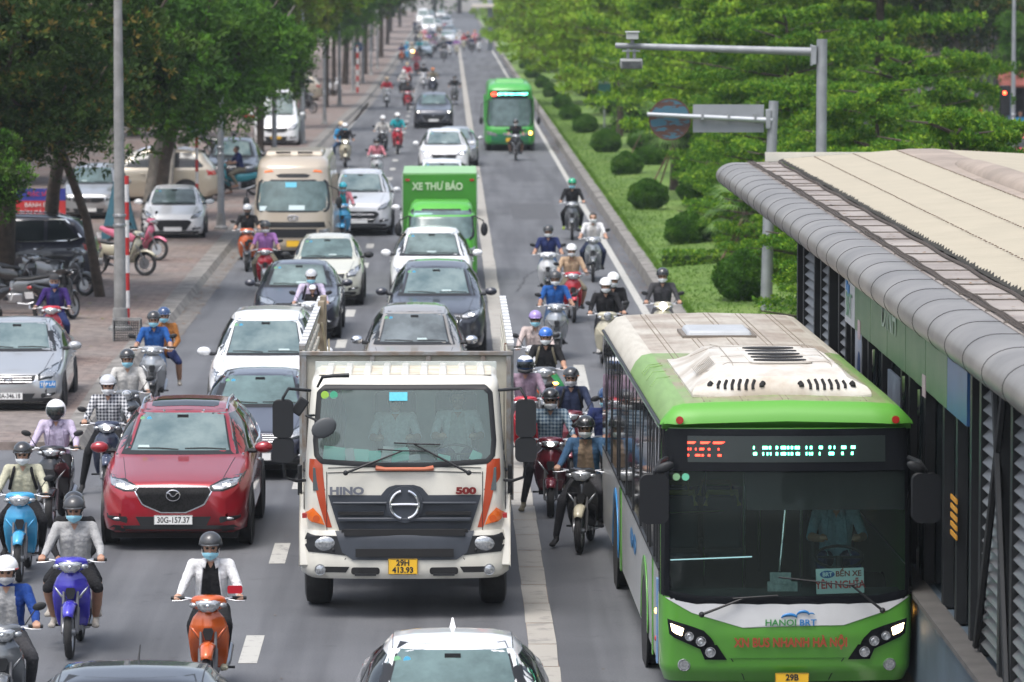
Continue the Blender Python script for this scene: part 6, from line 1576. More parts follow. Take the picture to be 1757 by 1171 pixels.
for k, (x, w, h, mi_, a) in enumerate([(-.80, .24, .17, 0, .1), (-.62, .10, .15, 1, -.2), (-.50, .18, .14, 0, .05), (-.34, .14, .12, 2, 0), (-.20, .12, .17, 1, .15), (-.06, .20, .15, 0, -.15), (.10, .14, .07, 1, -.2), (.80, .12, .11, 0, .4), (.44, .14, .07, 0, .2)]):
    b = MB(); b.box(0, 0, 0, w, .012, h); b.box(w * .1, .02, -.005, w * .9, .01, h * .9, ry=.06)
    o = tag(b.build('paper_stack', PAPM[mi_]), 'folded %s papers %s on the lorry dashboard' % (['mint', 'pink', 'teal'][mi_], ['at the left end', 'beside the left mint stack', 'second mint stack from the left', 'right of the second mint stack', 'left of the middle', 'near the middle under the wiper', 'lying low near the middle', 'leaning at the far right corner', 'in front of the steering wheel'][k]), 'papers', 'papers on the lorry dashboard')
    o.location = (TX + x, TY + .33, 1.755 + h / 2 * .9); o.rotation_euler = (-.35, a, rr.uniform(-.2, .2))
    o.location.y += .05
# chassis, bed
b = MB(); b.box(0, 4.8, .78, .9, 9.4, .24); b.build('chassis', M_DARK, tr)
for yy in (1.35, 6.6, 7.9):
    for s in (-1, 1): wheel(tr, (s * 1.0, yy, .5), .5, .30, M_STEEL, s)
BED = mat('bed_paint', (.46, .44, .37), .6, noise=(2.2, .28), bump=(12, .2)); BEDM = mat('bed_metal', (.27, .29, .30), .5, .4, noise=(6, .5), rgb2=(.20, .16, .13))
b = MB(); b.box(0, 2.42, 1.92, 2.44, .03, 1.78); b.build('headboard', BED, tr)
b = MB()
for x in (-1.2, -.40, .26, .90, 1.2): b.box(x, 2.385, 1.92, .055, .05, 1.78)
b.box(0, 2.38, 2.80, 2.50, .06, .05); b.build('headboard_frame', BEDM, tr, bevel=.006)
b = MB(); b.box(0, 6.4, .98, 2.46, 7.9, .12); b.build('bed_floor', BED, tr)
for s in (-1, 1):
    b = MB(); b.box(s * 1.21, 6.4, 1.6, .03, 7.9, 1.2)
    for k in range(4): b.box(s * 1.21, 6.4, 2.30 + k * .17, .03, 7.9, .06)
    b.build('side_panel', BED, tr)
    b = MB(); b.box(s * 1.225, 6.4, 2.86, .07, 7.9, .05)
    for k in range(15): b.box(s * 1.24, 2.55 + k * .55, 1.95, .04, .05, 1.80)
    b.build('side_panel_frame', BEDM, tr)
    b = MB()
    for k in range(15): b.box(s * 1.225, 2.85 + k * .52, 2.892, .085, .34, .012)
    b.build('top_rail_pad', mat('rail_white', (.55, .56, .57), .5), tr)
for k_, (s, yy) in enumerate(((-1, 8.6), (-1, 9.6))): MB().box(s * 1.18, yy, 2.45, .08, .35, 1.0).build('rear_stake', mat('stake_dirty', (.28, .23, .16), .8, noise=(5, .4)), tr)
b = MB(); b.tube([(-1.16, 8.2, 2.7), (-1.10, 8.3, 2.3), (-1.08, 8.9, 2.1), (-1.10, 9.2, 2.4)], .015, 6); b.build('rope', mat('rope', (.35, .3, .2), .9), tr)
MB().box(1.23, 5.2, 2.56, .09, .10, .24).build('rusty_latch', mat('rust2', (.16, .05, .02), .9, noise=(8, .5)), tr)

# ---- the green express bus at the station
BX, BY = (1357 - 771) / 7500 * 42.8, 42.8
BGREEN = mat('bus_green', (.085, .29, .032), .32, coat=.7, noise=(1.2, .10)); 
def broof(nt, bb):
    tc = nt.nodes.new('ShaderNodeTexCoord'); sp = N(nt, 'ShaderNodeSeparateXYZ'); nt.links.new(tc.outputs['Object'], sp.inputs[0])
    n1 = N(nt, 'ShaderNodeTexNoise', i_Scale=1.3, i_Detail=8, i_Roughness=.65); nt.links.new(tc.outputs['Object'], n1.inputs['Vector'])
    v = coords(nt, (5, .6, 1)); n2 = N(nt, 'ShaderNodeTexNoise', i_Scale=3, i_Detail=6); nt.links.new(v, n2.inputs['Vector'])
    gt = N(nt, 'ShaderNodeMath', operation='GREATER_THAN'); gt.inputs[1].default_value = 5.4
    ax = N(nt, 'ShaderNodeMath', operation='ABSOLUTE'); nt.links.new(sp.outputs['X'], ax.inputs[0])
    ml = N(nt, 'ShaderNodeMath', operation='MULTIPLY'); ml.inputs[1].default_value = .55; nt.links.new(ax.outputs[0], ml.inputs[0])
    sb = N(nt, 'ShaderNodeMath', operation='SUBTRACT'); nt.links.new(sp.outputs['Y'], sb.inputs[0]); nt.links.new(ml.outputs[0], sb.inputs[1]); nt.links.new(sb.outputs[0], gt.inputs[0])
    base = mixc(nt, 'MIX', gt.outputs[0], (.17, .29, .085), (.47, .44, .375))
    dirt = ramp(nt, n1.outputs['Fac'], [(.38, (.1, .1, .1)), (.60, (.85, .85, .85))])
    # grime collects on the flat middle of the roof
    fl = N(nt, 'ShaderNodeMath', operation='LESS_THAN'); fl.inputs[1].default_value = 1.0; nt.links.new(ax.outputs[0], fl.inputs[0])
    dm = mixc(nt, 'MULTIPLY', 1.0, dirt, fl.outputs[0])
    c = mixc(nt, 'MIX', dm, base, (.26, .20, .15)); c = mixc(nt, 'MULTIPLY', .5, c, ramp(nt, n2.outputs['Fac'], [(.35, (.7, .68, .64)), (.6, (1, 1, 1))]))
    # the lower front brow stays clean green
    fr = N(nt, 'ShaderNodeMath', operation='LESS_THAN'); fr.inputs[1].default_value = .38; nt.links.new(sp.outputs['Y'], fr.inputs[0])
    c = mixc(nt, 'MIX', fr.outputs[0], c, (.085, .29, .032))
    nt.links.new(c, bb.inputs['Base Color']); bb.inputs['Roughness'].default_value = .5
M_BROOF = nodes_mat('bus_roof_dusty', broof)
bus = empty('express_bus', (BX, BY, 0), .0135, 'green articulated-style express bus with LED destination board docked at the station', 'bus')
bus['label'] = 'large green and white rapid transit bus with LED display, docked beside the station'
def bz(py): return H - (py + 40) / 175.0
def bx(px): return (px - 1357) / 175.0
lev = [(.22, 1.20, .16), (.35, 1.24, .06), (.7, 1.25, .0), (1.1, 1.25, .0), (1.9, 1.25, .05), (2.75, 1.235, .16)]
BW = [(-1.20, 1.12), (-1.205, 1.3), (-1.20, 2.36), (1.20, 2.36), (1.205, 1.3), (1.20, 1.12), (.9, 1.065), (-.9, 1.065)]
sh_, bb = shell(lev, 12.1, .14, .10, inpoly(BW), 60, 12, .05)
body = sh_.build('body', BGREEN, bus, smooth=50)
# roof: loft along the length
rings = []
for y, hw, zt in ((.17, 1.21, 2.80), (.19, 1.20, 2.86), (.24, 1.17, 2.93), (.34, 1.14, 2.985), (.5, 1.13, 3.0), (1.2, 1.13, 3.005), (6, 1.13, 3.01), (11.6, 1.13, 3.0), (12.0, 1.1, 2.9)):
    pr = [(1.235, 2.735), (1.235, 2.76), (1.225, 2.80), (hw + .05, 2.75 + (zt - 2.75) * .55), (hw - .02, 2.75 + (zt - 2.75) * .85), (hw - .12, zt - .012), (hw - .35, zt), (0, zt + .02)]
    rings.append([(x, y + (0 if abs(x) < 1.1 else .10 * (abs(x) - 1.1) / .13), z) for x, z in pr] + [(-x, y + (0 if abs(x) < 1.1 else .10 * (abs(x) - 1.1) / .13), z) for x, z in pr[-2::-1]])
rfull = MB().loft(rings, cap=True); rb_ = BVHTree.FromPolygons([Vector(v) for v in rfull.v], rfull.f)
roof = rfull.build('roof', M_BROOF, bus, smooth=50)
def rz_(x, y): 
    h = rb_.ray_cast(Vector((x, y, 9)), Vector((0, 0, -1)))[0]; return h.z if h else 3.0
sm = MB()
for x in (-.78, -.40, .0, .40, .78):
    for dx in (-.03, .03): sm.tube([(x + dx, y, rz_(x, y) + .002) for y in (.42, 1.5, 4, 8, 11.5)], .006, 4)
sm.build('roof_seam', mat('seam_grime', (.2, .17, .13), .9), roof)
cr_ = MB()
for k in range(5):
    y = .8 + rnd.uniform(0, 4.2); s = -1; cr_.tube([(s * 1.19, y, 2.90), (s * 1.12, y + .05, 2.985), (s * .98, y + rnd.uniform(-.05, .15), 3.003)], .005, 4)
cr_.build('roof_crease', M_BROOF, roof)
# gutter rail on both sides
for s in (-1, 1): MB().tube([(s * 1.245, .35, 2.765), (s * 1.25, 2, 2.765), (s * 1.25, 12, 2.765)], .018, 6).build('roof_gutter', M_BLACK, roof)
# air-conditioning pod
rings = []
for y, hw, zt in ((.80, .90, 3.02), (.83, .895, 3.10), (.92, .87, 3.20), (1.12, .84, 3.25), (1.5, .80, 3.285), (2.6, .78, 3.30), (3.3, .74, 3.29), (3.5, .72, 3.22), (4.6, .70, 3.20), (4.85, .62, 3.05)):
    rings.append([(-.90, y, 3.0), (-.90, y, 3.03), (-hw, y, 3.03 + (zt - 3.03) * .35), (-hw * .76, y, zt - .012), (-hw * .3, y, zt), (hw * .3, y, zt), (hw * .76, y, zt - .012), (hw, y, 3.03 + (zt - 3.03) * .35), (.90, y, 3.03), (.90, y, 3.0)])
pf = MB().loft(rings); pbvh = BVHTree.FromPolygons([Vector(v) for v in pf.v], pf.f)
pod = pf.build('air_conditioner', mat('pod_white', (.60, .585, .54), .45, noise=(2.0, .25), rgb2=(.38, .33, .27)), bus, smooth=28)
sl = MB()
for s in (-1, 1):
    for k, (x, hh, wd) in enumerate(((.20, .04, .03), (.29, .085, .018), (.36, .095, .018), (.43, .095, .018), (.50, .09, .018), (.57, .08, .018), (.64, .065, .018), (.72, .035, .032))):
        z = 3.12; q = pbvh.ray_cast(Vector((s * x, -9, z)), Vector((0, 1, 0)))[0]
        if q: 
            t = pbvh.ray_cast(Vector((s * x, -9, z - hh / 2)), Vector((0, 1, 0)))[0]; u_ = pbvh.ray_cast(Vector((s * (x - .02), -9, z + hh / 2)), Vector((0, 1, 0)))[0]
            if t and u_: MB().tube([t - Vector((0, .004, 0)), q - Vector((0, .006, 0)), u_ - Vector((0, .004, 0))], wd * .9, 8).build('vent_slot', M_DARK, pod)
sl = MB()
for k in range(5): sl.disc((.05, 1.62 + k * .36, 3.302), .27, 'Z', 24, .012, .11)
go = sl.build('fan_grille', M_DARK, pod)
sl = MB(); sl.prism(rounded(-.27, 1.40, .37, 3.28, .1), 3.284, 3.296, 'XY'); sl.build('fan_panel', mat('fan_panel', (.5, .47, .42), .6), pod)
sl = MB()
for k in range(14): sl.box(-.80 + k * .013, 1.95 + k * .0, 3.165 + k * .0085, .006, .75, .004, ry=-.5)
sl.build('side_grating', mat('grating', (.25, .22, .18), .8), pod)
sl = MB()
for y in (1.45, 2.2, 3.4):
    sl.tube([(-.75, y, 3.185), (-.5, y, 3.29), (.5, y, 3.30), (.75, y, 3.185)], .004, 4)
for x in (-.45, .55): sl.tube([(x, .95, 3.19), (x, 1.5, 3.293), (x, 3.3, 3.30), (x, 4.6, 3.21)], .004, 4)
sl.build('pod_seam', mat('seam2', (.28, .25, .21), .9), pod)
sl = MB(); sl.prism(rounded(-.21, 3.26, .0, 3.30, .01), .0, .02); 
q = MB(); q.box(-.10, 8.3, 3.06, .78, .95, .08, top=.92); q.build('roof_hatch', mat('hatch_grey', (.38, .40, .42), .5, noise=(3, .15)), roof, bevel=.03)
q = MB(); q.box(-.10, 8.3, 3.02, .86, 1.02, .05); q.build('hatch_frame', mat('hatch_dark', (.15, .13, .11), .8), roof)
# brow lamps
for s in (-1, 1):
    q = rb_.ray_cast(Vector((s * 1.07, -9, 2.83)), Vector((0, 1, 0)))[0] or Vector((s * 1.1, .25, 2.83))
    MB().disc((s * 1.07, q.y - .012, 2.835), .038, 'Y', 20, .05).build('brow_lamp', M_REDL, roof)
# black header with LED board
BLK = mat('bus_black_glass', (.008, .009, .011), .15, spec=.08)
MB_h = shape(bb, [(-1.235, 2.33), (-1.225, 2.70), (-1.19, 2.745), (1.19, 2.745), (1.225, 2.70), (1.235, 2.33)], BLK, 'header_panel', bus, .014, 10, 90)
LEDP = mat('led_panel', (.014, .02, .019), .3)
lp = shape(bb, [(bx(1184), bz(797)), (bx(1184), bz(752)), (bx(1527), bz(752)), (bx(1527), bz(797))], LEDP, 'led_board', bus, .018, 6, 20)
def led_rows(name, x0, x1, rows, m, words, seed):
    """the camera caught only some scan lines of the display"""
    b = MB(); r = random.Random(seed)
    for z, style in rows:
        for (a, c) in words:
            u, v = bx(a), bx(c)
            if style == 'dots':
                x = u
                while x < v:
                    w = r.choice((.012, .02, .05)); w = min(w, v - x)
                    if w > .006: b.box(x + w / 2, yled(x, z), z, w, .006, .028 if m is LEDG else .02)
                    x += w + r.choice((.012, .02, .03))
            else: b.box((u + v) / 2, yled(u, z), z, v - u, .006, .02)
    return b.build(name, m, lp)
def yled(x, z): return bb.ray_cast(Vector((x, -9, z)), Vector((0, 1, 0)))[0].y - .024
LEDR = mat('led_red', (1, .05, .03), .5, emit=((1, .04, .02), 3.5)); LEDG = mat('led_green', (.2, 1, .7), .5, emit=((.12, 1, .55), 6))
led_rows('led_route', 0, 0, [(bz(763.5), 'bar')], LEDR, [(1184, 1203), (1206, 1226), (1228, 1248)], 1)
led_rows('led_route', 0, 0, [(bz(774.5), 'dots'), (bz(785), 'dots')], LEDR, [(1184, 1190), (1197, 1212), (1219, 1227), (1236, 1242)], 2)
led_rows('led_destination', 0, 0, [(bz(771.5), 'dots'), (bz(782), 'dots')], LEDG, [(1297, 1303), (1313, 1330), (1336, 1359), (1362, 1377), (1388, 1403), (1411, 1417), (1428, 1441), (1450, 1458), (1467, 1474)], 3)
# windscreen
border(bb, BW, .035, .05, .008).build('windscreen_seal', BLK, bus)
bws = shape(bb, BW, glass_mat('bus_glass', (.62, .80, .76), 1.2, .015), 'windscreen', bus, .004, 14, 20, skirt=.001)
b = MB(); 
for k, x in enumerate((-1.10, -1.01)): b.slot(k); b.disc((x, bb.ray_cast(Vector((x, -9, 2.27)), Vector((0, 1, 0)))[0].y - .012, 2.27), .037, 'Y', 20, .004)
b.build('windscreen_sticker', [mat('st_olive', (.22, .42, .22), .5), mat('st_teal', (.15, .55, .35), .5)], bws)
b = MB(); b.prism([(-1.19, 2.36), (1.19, 2.36), (1.19, 1.92), (-.38, 1.92), (-.42, 2.36)], .30, .32); b.build('sun_blind', M_DARK, bus)
wipers(bus, [((-.86, bz(1058)), (-.42, bz(1029)), (-.55, bz(1031)), (-.10, bz(1026)), (-.05, -.03, -.02, -.02)), ((.93, bz(1052)), (.62, bz(1008)), (-.10, bz(994)), (.72, bz(1003)), (-.05, -.04, -.03, -.03))])
# front lower
for s in (-1, 1): shape(bb, mir([(1.17, 1.09), (1.17, 2.74), (1.2335, 2.745), (1.2475, 1.9), (1.2475, 1.09)], s), BLK, 'corner_pillar', bus, .010, 20, 14)
for s in (-1, 1): shape(bb, [(.26, 1.09), (.39, 2.745), (.60, 2.745), (.46, 1.09)], BLK, 'corner_pillar', bus, .008, 20, 5, 'side', s)
shape(bb, [(-1.21, 1.075), (1.21, 1.075), (1.0, .95), (.50, .79), (-.45, .786), (-.95, .93)], mat('bus_white', (.60, .61, .62), .35, noise=(2, .12)), 'white_band', bus, .008, 14, 90)
tg = mat('logo_green', (.03, .22, .05), .4); tbm = mat('logo_blue', (.02, .17, .42), .4); tred = mat('text_redbrown', (.27, .045, .02), .5)
text('lettering', 'HANOI', .088, (bx(1344), -.018, bz(1074)), tg, bus, ext=.002, sx=1.1, bold=.0015); text('lettering', 'BRT', .088, (bx(1391), -.018, bz(1074)), tbm, bus, ext=.002, sx=1.1, bold=.0015)
b = MB()
def arch(cx, cz, w, h, t):
    top = [(cx + w * math.cos(a), cz + h * math.sin(a)) for a in np.linspace(PI * .93, PI * .12, 12)]; bot = [(cx + w * .92 * math.cos(a), cz + (h - t) * math.sin(a) - t * .2) for a in np.linspace(PI * .12, PI * .93, 12)]
    n = 12; o = len(b.v); y = -.022
    b.sheet([[(x, y, z) for x, z in top], [(x, y, z) for x, z in bot[::-1]]])
arch(bx(1359), bz(1066), .085, .055, .028); arch(bx(1383), bz(1062), .07, .062, .026); arch(bx(1397), bz(1061), .035, .03, .012)
b.build('wave_logo', tbm, bus, solid=.003)
text('lettering', 'XN BUS NHANH HÀ NỘI', .125, (bx(1362), -.012, bz(1109)), tred, bus, ext=.002, sx=.80, bold=.004)
for s in (-1, 1):
    pl = mir([(1.17, .86), (1.17, .70), (.95, .62), (.86, .52), (.80, .45), (.58, .455), (.65, .62), (.74, .725), (.9, .79)], s)
    # convex rows only: split in two
    o = shape(bb, mir([(1.19, .865), (1.17, .70), (.87, .565), (.72, .60), (.74, .66), (.84, .76), (1.0, .81)], s), BLK, 'headlight', bus, .012, 8, 26)
    shape(bb, mir([(.88, .60), (.82, .457), (.60, .457), (.70, .61)], s), BLK, 'lamp_housing', o, .012, 6, 6)
    def disc_(x, z, r, m, nm):
        q = bb.ray_cast(Vector((s * x, -9, z)), Vector((0, 1, 0)))[0]
        d = MB(); d.lathe([(.001, -.010), (r * .45, -.014), (r * .8, -.004), (r * .86, -.016), (r, -.016), (r * 1.05, .0)], (s * x, q.y - .012, z), 'Y', 20); return d.build(nm, m, o)
    disc_(.975, .695, .045, M_LENS, 'projector_lamp'); disc_(.86, .645, .050, M_LENS, 'projector_lamp'); disc_(.765, .535, .052, M_LENS, 'projector_lamp')
    shape(bb, mir([(1.16, .82), (1.14, .735), (1.05, .70), (1.03, .775)], s), mat('drl', (1, .9, .7), .3, emit=((1, .72, .42), 6)), 'running_light', o, .022, 5, 5)
    q = bb.ray_cast(Vector((s * 1.02, -9, .40)), Vector((0, 1, 0)))[0]
    d = MB(); d.lathe([(.001, -.01), (.045, -.012), (.05, -.004), (.058, -.014), (.066, 0)], (s * 1.02, q.y - .002, .40), 'Y', 20); d.build('fog_lamp', M_LENS, bus)
    sm = MB(); sm.tube([Vector((s * x, bb.ray_cast(Vector((s * x, -9, z)), Vector((0, 1, 0)))[0].y - .002, z)) for x, z in ((.56, .47), (.44, .30), (.42, .24))], .006, 4); sm.build('bumper_seam', M_BLACK, bus)
sm = MB(); sm.tube([Vector((x, bb.ray_cast(Vector((x, -9, .475)), Vector((0, 1, 0)))[0].y - .002, .475)) for x in np.linspace(-.58, .58, 12)], .005, 4); 
sm.build('panel_seam', mat('seam_green', (.04, .15, .015), .5), bus)
plate(bus, bx(1364), -.03, bz(1176), .335, .165, '', M_YEL, two='29B')
# side: dark window band, livery
SILV = mat('bus_silver', (.50, .51, .51), .30, .3, noise=(2, .12)); BBLUE = mat('bus_blue', (.03, .22, .50), .3, coat=.5)
SGL = mat('bus_side_glass', (.02, .025, .027), .05, spec=1.0, coat=.5)
for s in (-1, 1):
    shape(bb, [(.50, .35), (.50, 1.32), (12.0, 1.32), (12.0, .35)], SILV, 'side_skirt', bus, .006, 4, 20, 'side', s)
    shape(bb, [(.45, 1.34), (.45, 2.70), (12.0, 2.70), (12.0, 1.34)], SGL, 'side_glazing', bus, .006, 4, 20, 'side', s)
    for y in (.72, 1.15, 1.9, 2.25, 3.6, 5.0, 6.4, 7.9, 8.3, 9.7, 11.0): MB().box(s * 1.262, y, 2.03, .012, .055, 1.36).build('window_post', M_BLACK, bus)
    MB().box(s * 1.262, 6, 1.33, .014, 11.4, .03).build('window_rail', M_BLACK, bus)
    b = MB()
    for (yc, r, m_) in ((2.75, .66, BGREEN), (8.65, .68, BBLUE)):
        pts_o = [(yc + r * math.cos(a), .42 + r * 1.1 * math.sin(a)) for a in np.linspace(0, PI, 18)]; pts_i = [(yc + .50 * math.cos(a), .42 + .50 * 1.05 * math.sin(a)) for a in np.linspace(0, PI, 18)]
        q = MB(); q.sheet([[(s * 1.265, y, z) for y, z in pts_o], [(s * 1.265, y, z) for y, z in pts_i]]); q.build('wheel_arch', m_, bus, solid=.01)
        q = MB(); q.disc((s * 1.255, yc, .44), .52, 'X', 26, .02); q.build('wheel_well', M_DARK, bus)
    for yc in (2.75, 8.65): wheel(bus, (s * 1.12, yc, .48), .48, .28, M_STEEL, s)
    q = MB(); q.box(s * 1.262, 1.35, .82, .012, .10, 1.0); q.box(s * 1.262, 7.55, .82, .012, .28, .95); q.build('green_livery', BGREEN, bus)
    q = MB(); q.box(s * 1.264, .58, .78, .012, .14, .85); q.build('blue_livery', mat('bus_lblue', (.16, .28, .50), .35), bus)
    q = MB()
    for yy in (4.6, 5.2): q.ell((s * 1.265, yy, 1.02), (.004, .25, .11), 14, 8)
    q.build('wave_decal', BBLUE, bus)
    for (yy, zz) in ((.62, .62), (.62, .34)): MB().ell((s * 1.27, yy, zz + .25), (.018, .035, .03), 8, 6).build('side_marker', M_AMBLIT if zz > .5 else M_REDL, bus)
# mirrors
for s in (-1, 1):
    b = MB(); b.tube([(s * 1.20, .12, 2.46), (s * 1.28, -.08, 2.44), (s * 1.33, -.14, 2.36), (s * 1.33, -.12, 2.26)], .025, 8); bo = b.build('mirror_bracket', M_BLACK, bus)
    MB().prism(rounded(s * 1.34 - .115, 1.87, s * 1.34 + .115, 2.31, .05), -.20, -.06).build('main_mirror', mat('mirror_shell', (.008, .009, .011), .5, spec=.3), bo, bevel=.025)
    MB().ell((s * 1.24, -.16, 2.40), (.10, .035, .05), 14, 7, M=Matrix.Rotation(s * .4, 3, 'Y')).build('kerb_mirror', M_BLACK, bo)
# interior
BI = mat('bus_floor', (.055, .06, .062), .8); b = MB(); b.box(0, 6.2, .78, 2.4, 11.4, .04); b.build('cabin_floor', BI, bus)
b = MB(); b.prism([(.12, .8), (.14, 1.05), (.25, 1.10), (.62, 1.10), (.72, .95), (.72, .8)], -1.15, 1.15, 'YZ'); b.build('dashboard', mat('bus_dash', (.022, .026, .028), .7), bus)
for i, (x, y) in enumerate([(-.93, 2.3), (-.48, 2.3), (-.93, 3.2), (-.48, 3.2), (.9, 3.8), (-.93, 4.1)]):
    b = MB(); b.box(x, y, 1.55, .40, .06, .55, rx=-.1); b.box(x, y - .2, 1.25, .40, .4, .07); so = b.build('passenger_seat', mat('seat_fabric', (.03, .05, .07), .8), bus, bevel=.03)
    MB().tube([(x - .17, y + .01, 1.72), (x - .15, y + .03, 1.86), (x + .15, y + .03, 1.86), (x + .17, y + .01, 1.72)], .03, 8).build('seat_grip', mat('seat_yellow', (.35, .33, .06), .6), so)
for (x, y) in ((-.33, 1.35), (.02, 1.5), (.33, 2.2), (.55, 2.0), (-.62, 2.9), (.05, 4)):
    MB().tube([(x, y, .8), (x + (.16 if x == .02 else 0), y, 2.66)], .017, 8).build('grab_pole', M_CHR, bus)
MB().tube([(-1.12, .75, 1.36), (-.30, .75, 1.39)], .016, 8).build('grab_rail', M_CHR, bus); MB().tube([(-1.12, 1.2, 1.78), (-.55, 1.2, 1.80)], .012, 8).build('grab_rail', M_CHR, bus)
b = MB(); b.tube([(.60 + .24 * math.cos(t), .95 + .10 * math.sin(t), 1.36 + .10 * math.sin(t)) for t in np.linspace(0, 2 * PI, 25)], .016, 8, cap=False); b.tube([(.6, .8, 1.05), (.6, .96, 1.36)], .035, 8); b.tube([(.38, .95, 1.36), (.82, .95, 1.36)], .015, 6); b.build('steering_wheel', M_BLACK, bus)
MB().box(.60, 1.68, 1.45, .46, .12, .8, rx=-.12).build('driver_seat', mat('driver_seat', (.02, .024, .028), .8), bus, bevel=.04)
# sign in the windscreen
sg = MB(); sg.box(0, 0, 0, .475, .008, .25); so = sg.build('route_card', mat('card_white', (.50, .60, .60), .6)); sx_ = bx(1449)
so.location = (BX + sx_, BY + .16, bz(1005)); so.rotation_euler = (-.12, -.03, 0)
tag(so, 'white route card with red and blue words behind the bus windscreen', 'route card')
text('lettering', 'BẾN XE', .075, (.085, -.008, .068), mat('card_brown', (.22, .05, .03), .6), so, bold=.002); text('lettering', 'YÊN NGHĨA', .105, (0, -.008, -.04), mat('card_red', (.42, .03, .03), .6), so, sx=.85, bold=.003)
MB().ell((-.125, -.006, .068), (.075, .004, .037), 20, 8).build('card_oval', mat('card_blue', (.02, .09, .28), .6), so)
text('lettering', 'BRT', .055, (-.125, -.013, .066), mat('card_pale', (.55, .65, .68), .6), so, bold=.002)
sg = MB(); sg.box(0, 0, 0, .21, .006, .12); sg.box(.02, .012, -.08, .30, .01, .10); so = sg.build('paper_stack', mat('card_grey', (.22, .26, .26), .7, noise=(20, .4))); so.location = (BX + bx(1348), BY + .35, bz(1005)); so.rotation_euler = (-.2, 0, 0); tag(so, 'small grey card on the bus dashboard left of the route card', 'papers')

# ---------------------------------------------------------------- rapid transit station on the median
st = empty('bus_station', (0, 0, 0), 0, 'long bus station with a beige metal roof, steel gutter and louvred glass side', 'station')
Y0, Y1, YR = 30.0, 60.0, 71.6
GUT = mat('gutter_steel', (.25, .232, .215), .42, .35, noise=(1.3, .35), bump=(3, .1))
mb = MB(); rings = []
def gut_z(y): return 4.03
n = 0; ys = np.arange(Y0, YR + .01, .30)
ysg = np.linspace(Y0, YR, 34)
cross = [(4.98, 4.165)] + [(4.69 + .32 * math.cos(R(a)), 3.955 + .212 * math.sin(R(a))) for a in range(88, 292, 12)] + [(4.95, 3.78)]
for y in ysg: rings.append([(x, y, z) for x, z in cross])
mb.loft(rings); mb.build('gutter', GUT, st, smooth=60)
mb = MB()
for y in np.arange(Y0 + .3, YR, 1.35): MB().tube([(x, y, z) for x, z in cross], .0065, 4, cap=False).build('gutter_joint', M_BLACK, st)
# end cap bulge
MB().ell((4.68, YR, 3.955), (.30, .16, .20), 16, 8).build('gutter_end', GUT, st)
FLB = mat('flat_band', (.19, .165, .15), .8, noise=(.9, .35), rgb2=(.30, .27, .245), bump=(3, .2))
mb = MB(); mb.sheet([[(4.86, y, 4.172), (5.42, y, 4.178)] for y in np.linspace(Y0, YR - .1, 30)]); mb.build('flat_band', FLB, st)
mb = MB(); rr = random.Random(5)
y = Y0
while y < YR: MB().box(5.14, y, 4.182, .56, .022, .012, rz=rr.uniform(-.01, .01)).build('band_joint', mat('joint_dark', (.11, .095, .08), .9), st); y += rr.choice((1.35, 1.35, 1.35, .7))
mb = MB()
for off, rd in ((4.90, .012), (4.93, .009), (4.965, .013)):
    mb.tube([(off + .008 * math.sin(y * 1.3 + off * 40) + .008 * math.sin(y * .5 + off * 9), y, 4.19 + .008 * math.sin(y * 3.3 + off)) for y in np.arange(Y0, YR - .2, .35)], rd, 5)
mb.tube([(5.36 + .015 * math.sin(y * 1.7), y, 4.195) for y in np.arange(Y0, YR - .2, .4)], .02, 5)
mb.build('cable', mat('cable_dirty', (.07, .055, .045), .95, noise=(14, .5)), st)
BEI = mat('roof_beige', (.36, .318, .235), .6, noise=(1.6, .10), bump=None)
mb = MB(); rows = []
xs = np.linspace(5.44, 7.42, 9)
for y in np.arange(Y0, YR + .3, .125): rows.append([(x, y, 4.20 + .155 * (x - 5.44) / 2 + (.008 if int(round(y / .125)) % 2 else 0)) for x in xs])
mb.sheet(rows); mb.build('roof_sheet', BEI, st, smooth=0)
mb = MB(); rows = []
for y in np.arange(Y0, YR + .3, .125): rows.append([(x, y, 4.36 - .10 * (x - 8.1) / 2 + (.008 if int(round(y / .125)) % 2 else 0)) for x in np.linspace(8.1, 12.0, 6)])
mb.sheet(rows); mb.build('roof_sheet', BEI, st, smooth=0)
RC = mat('ridge_brown', (.34, .28, .23), .8, noise=(.8, .35))
mb = MB(); mb.sheet([[(7.36, y, 4.362), (7.55, y, 4.385), (7.95, y, 4.39), (8.15, y, 4.37)] for y in np.linspace(Y0, YR + .1, 20)]); mb.build('ridge_cap', RC, st)
mb = MB(); rings = []
for y, w, h in ((66.5, .03, .02), (65.8, .16, .08), (64.5, .24, .13), (62, .27, .15), (Y0, .27, .15)): rings.append([(7.78 + w * math.cos(t), y, 4.38 + h * max(0, math.sin(t))) for t in np.linspace(0, 2 * PI, 14, endpoint=False)])
mb.loft(rings); mb.build('ridge_vent', RC, st, smooth=60)
mb = MB()
for y in np.arange(Y0, YR, .26):
    mb.add([(5.44, y, 4.19), (5.44, y + .10, 4.19), (5.45, y + .05, 4.235 + rr.uniform(0, .025)), (5.37 + rr.uniform(0, .03), y + .05, 4.21)], [(0, 1, 2), (0, 3, 1), (1, 3, 2), (0, 2, 3)])
tag(mb.build('roof_edge_teeth', mat('edge_dark', (.03, .03, .027), .9), st), kind='stuff')
mb = MB()
for x in (5.98, 6.62, 7.33):
    for y in np.arange(Y0, YR, .25): mb.box(x + rr.uniform(-.006, .006), y, 4.222 + .0775 * (x - 5.44), .022, .05, .012)
tag(mb.build('roof_screw', mat('screw_rust', (.16, .12, .09), .9), st), kind='stuff')
MB().box(6.9, YR + .33, 4.24, 3.4, .05, .16).build('roof_end_trim', mat('trim_pale', (.52, .5, .44), .6), st); MB().box(8.2, (Y0 + YR) / 2, 3.92, 6.2, YR - Y0 - 1, .25).build('roof_underside', mat('soffit', (.12, .115, .11), .8), st)
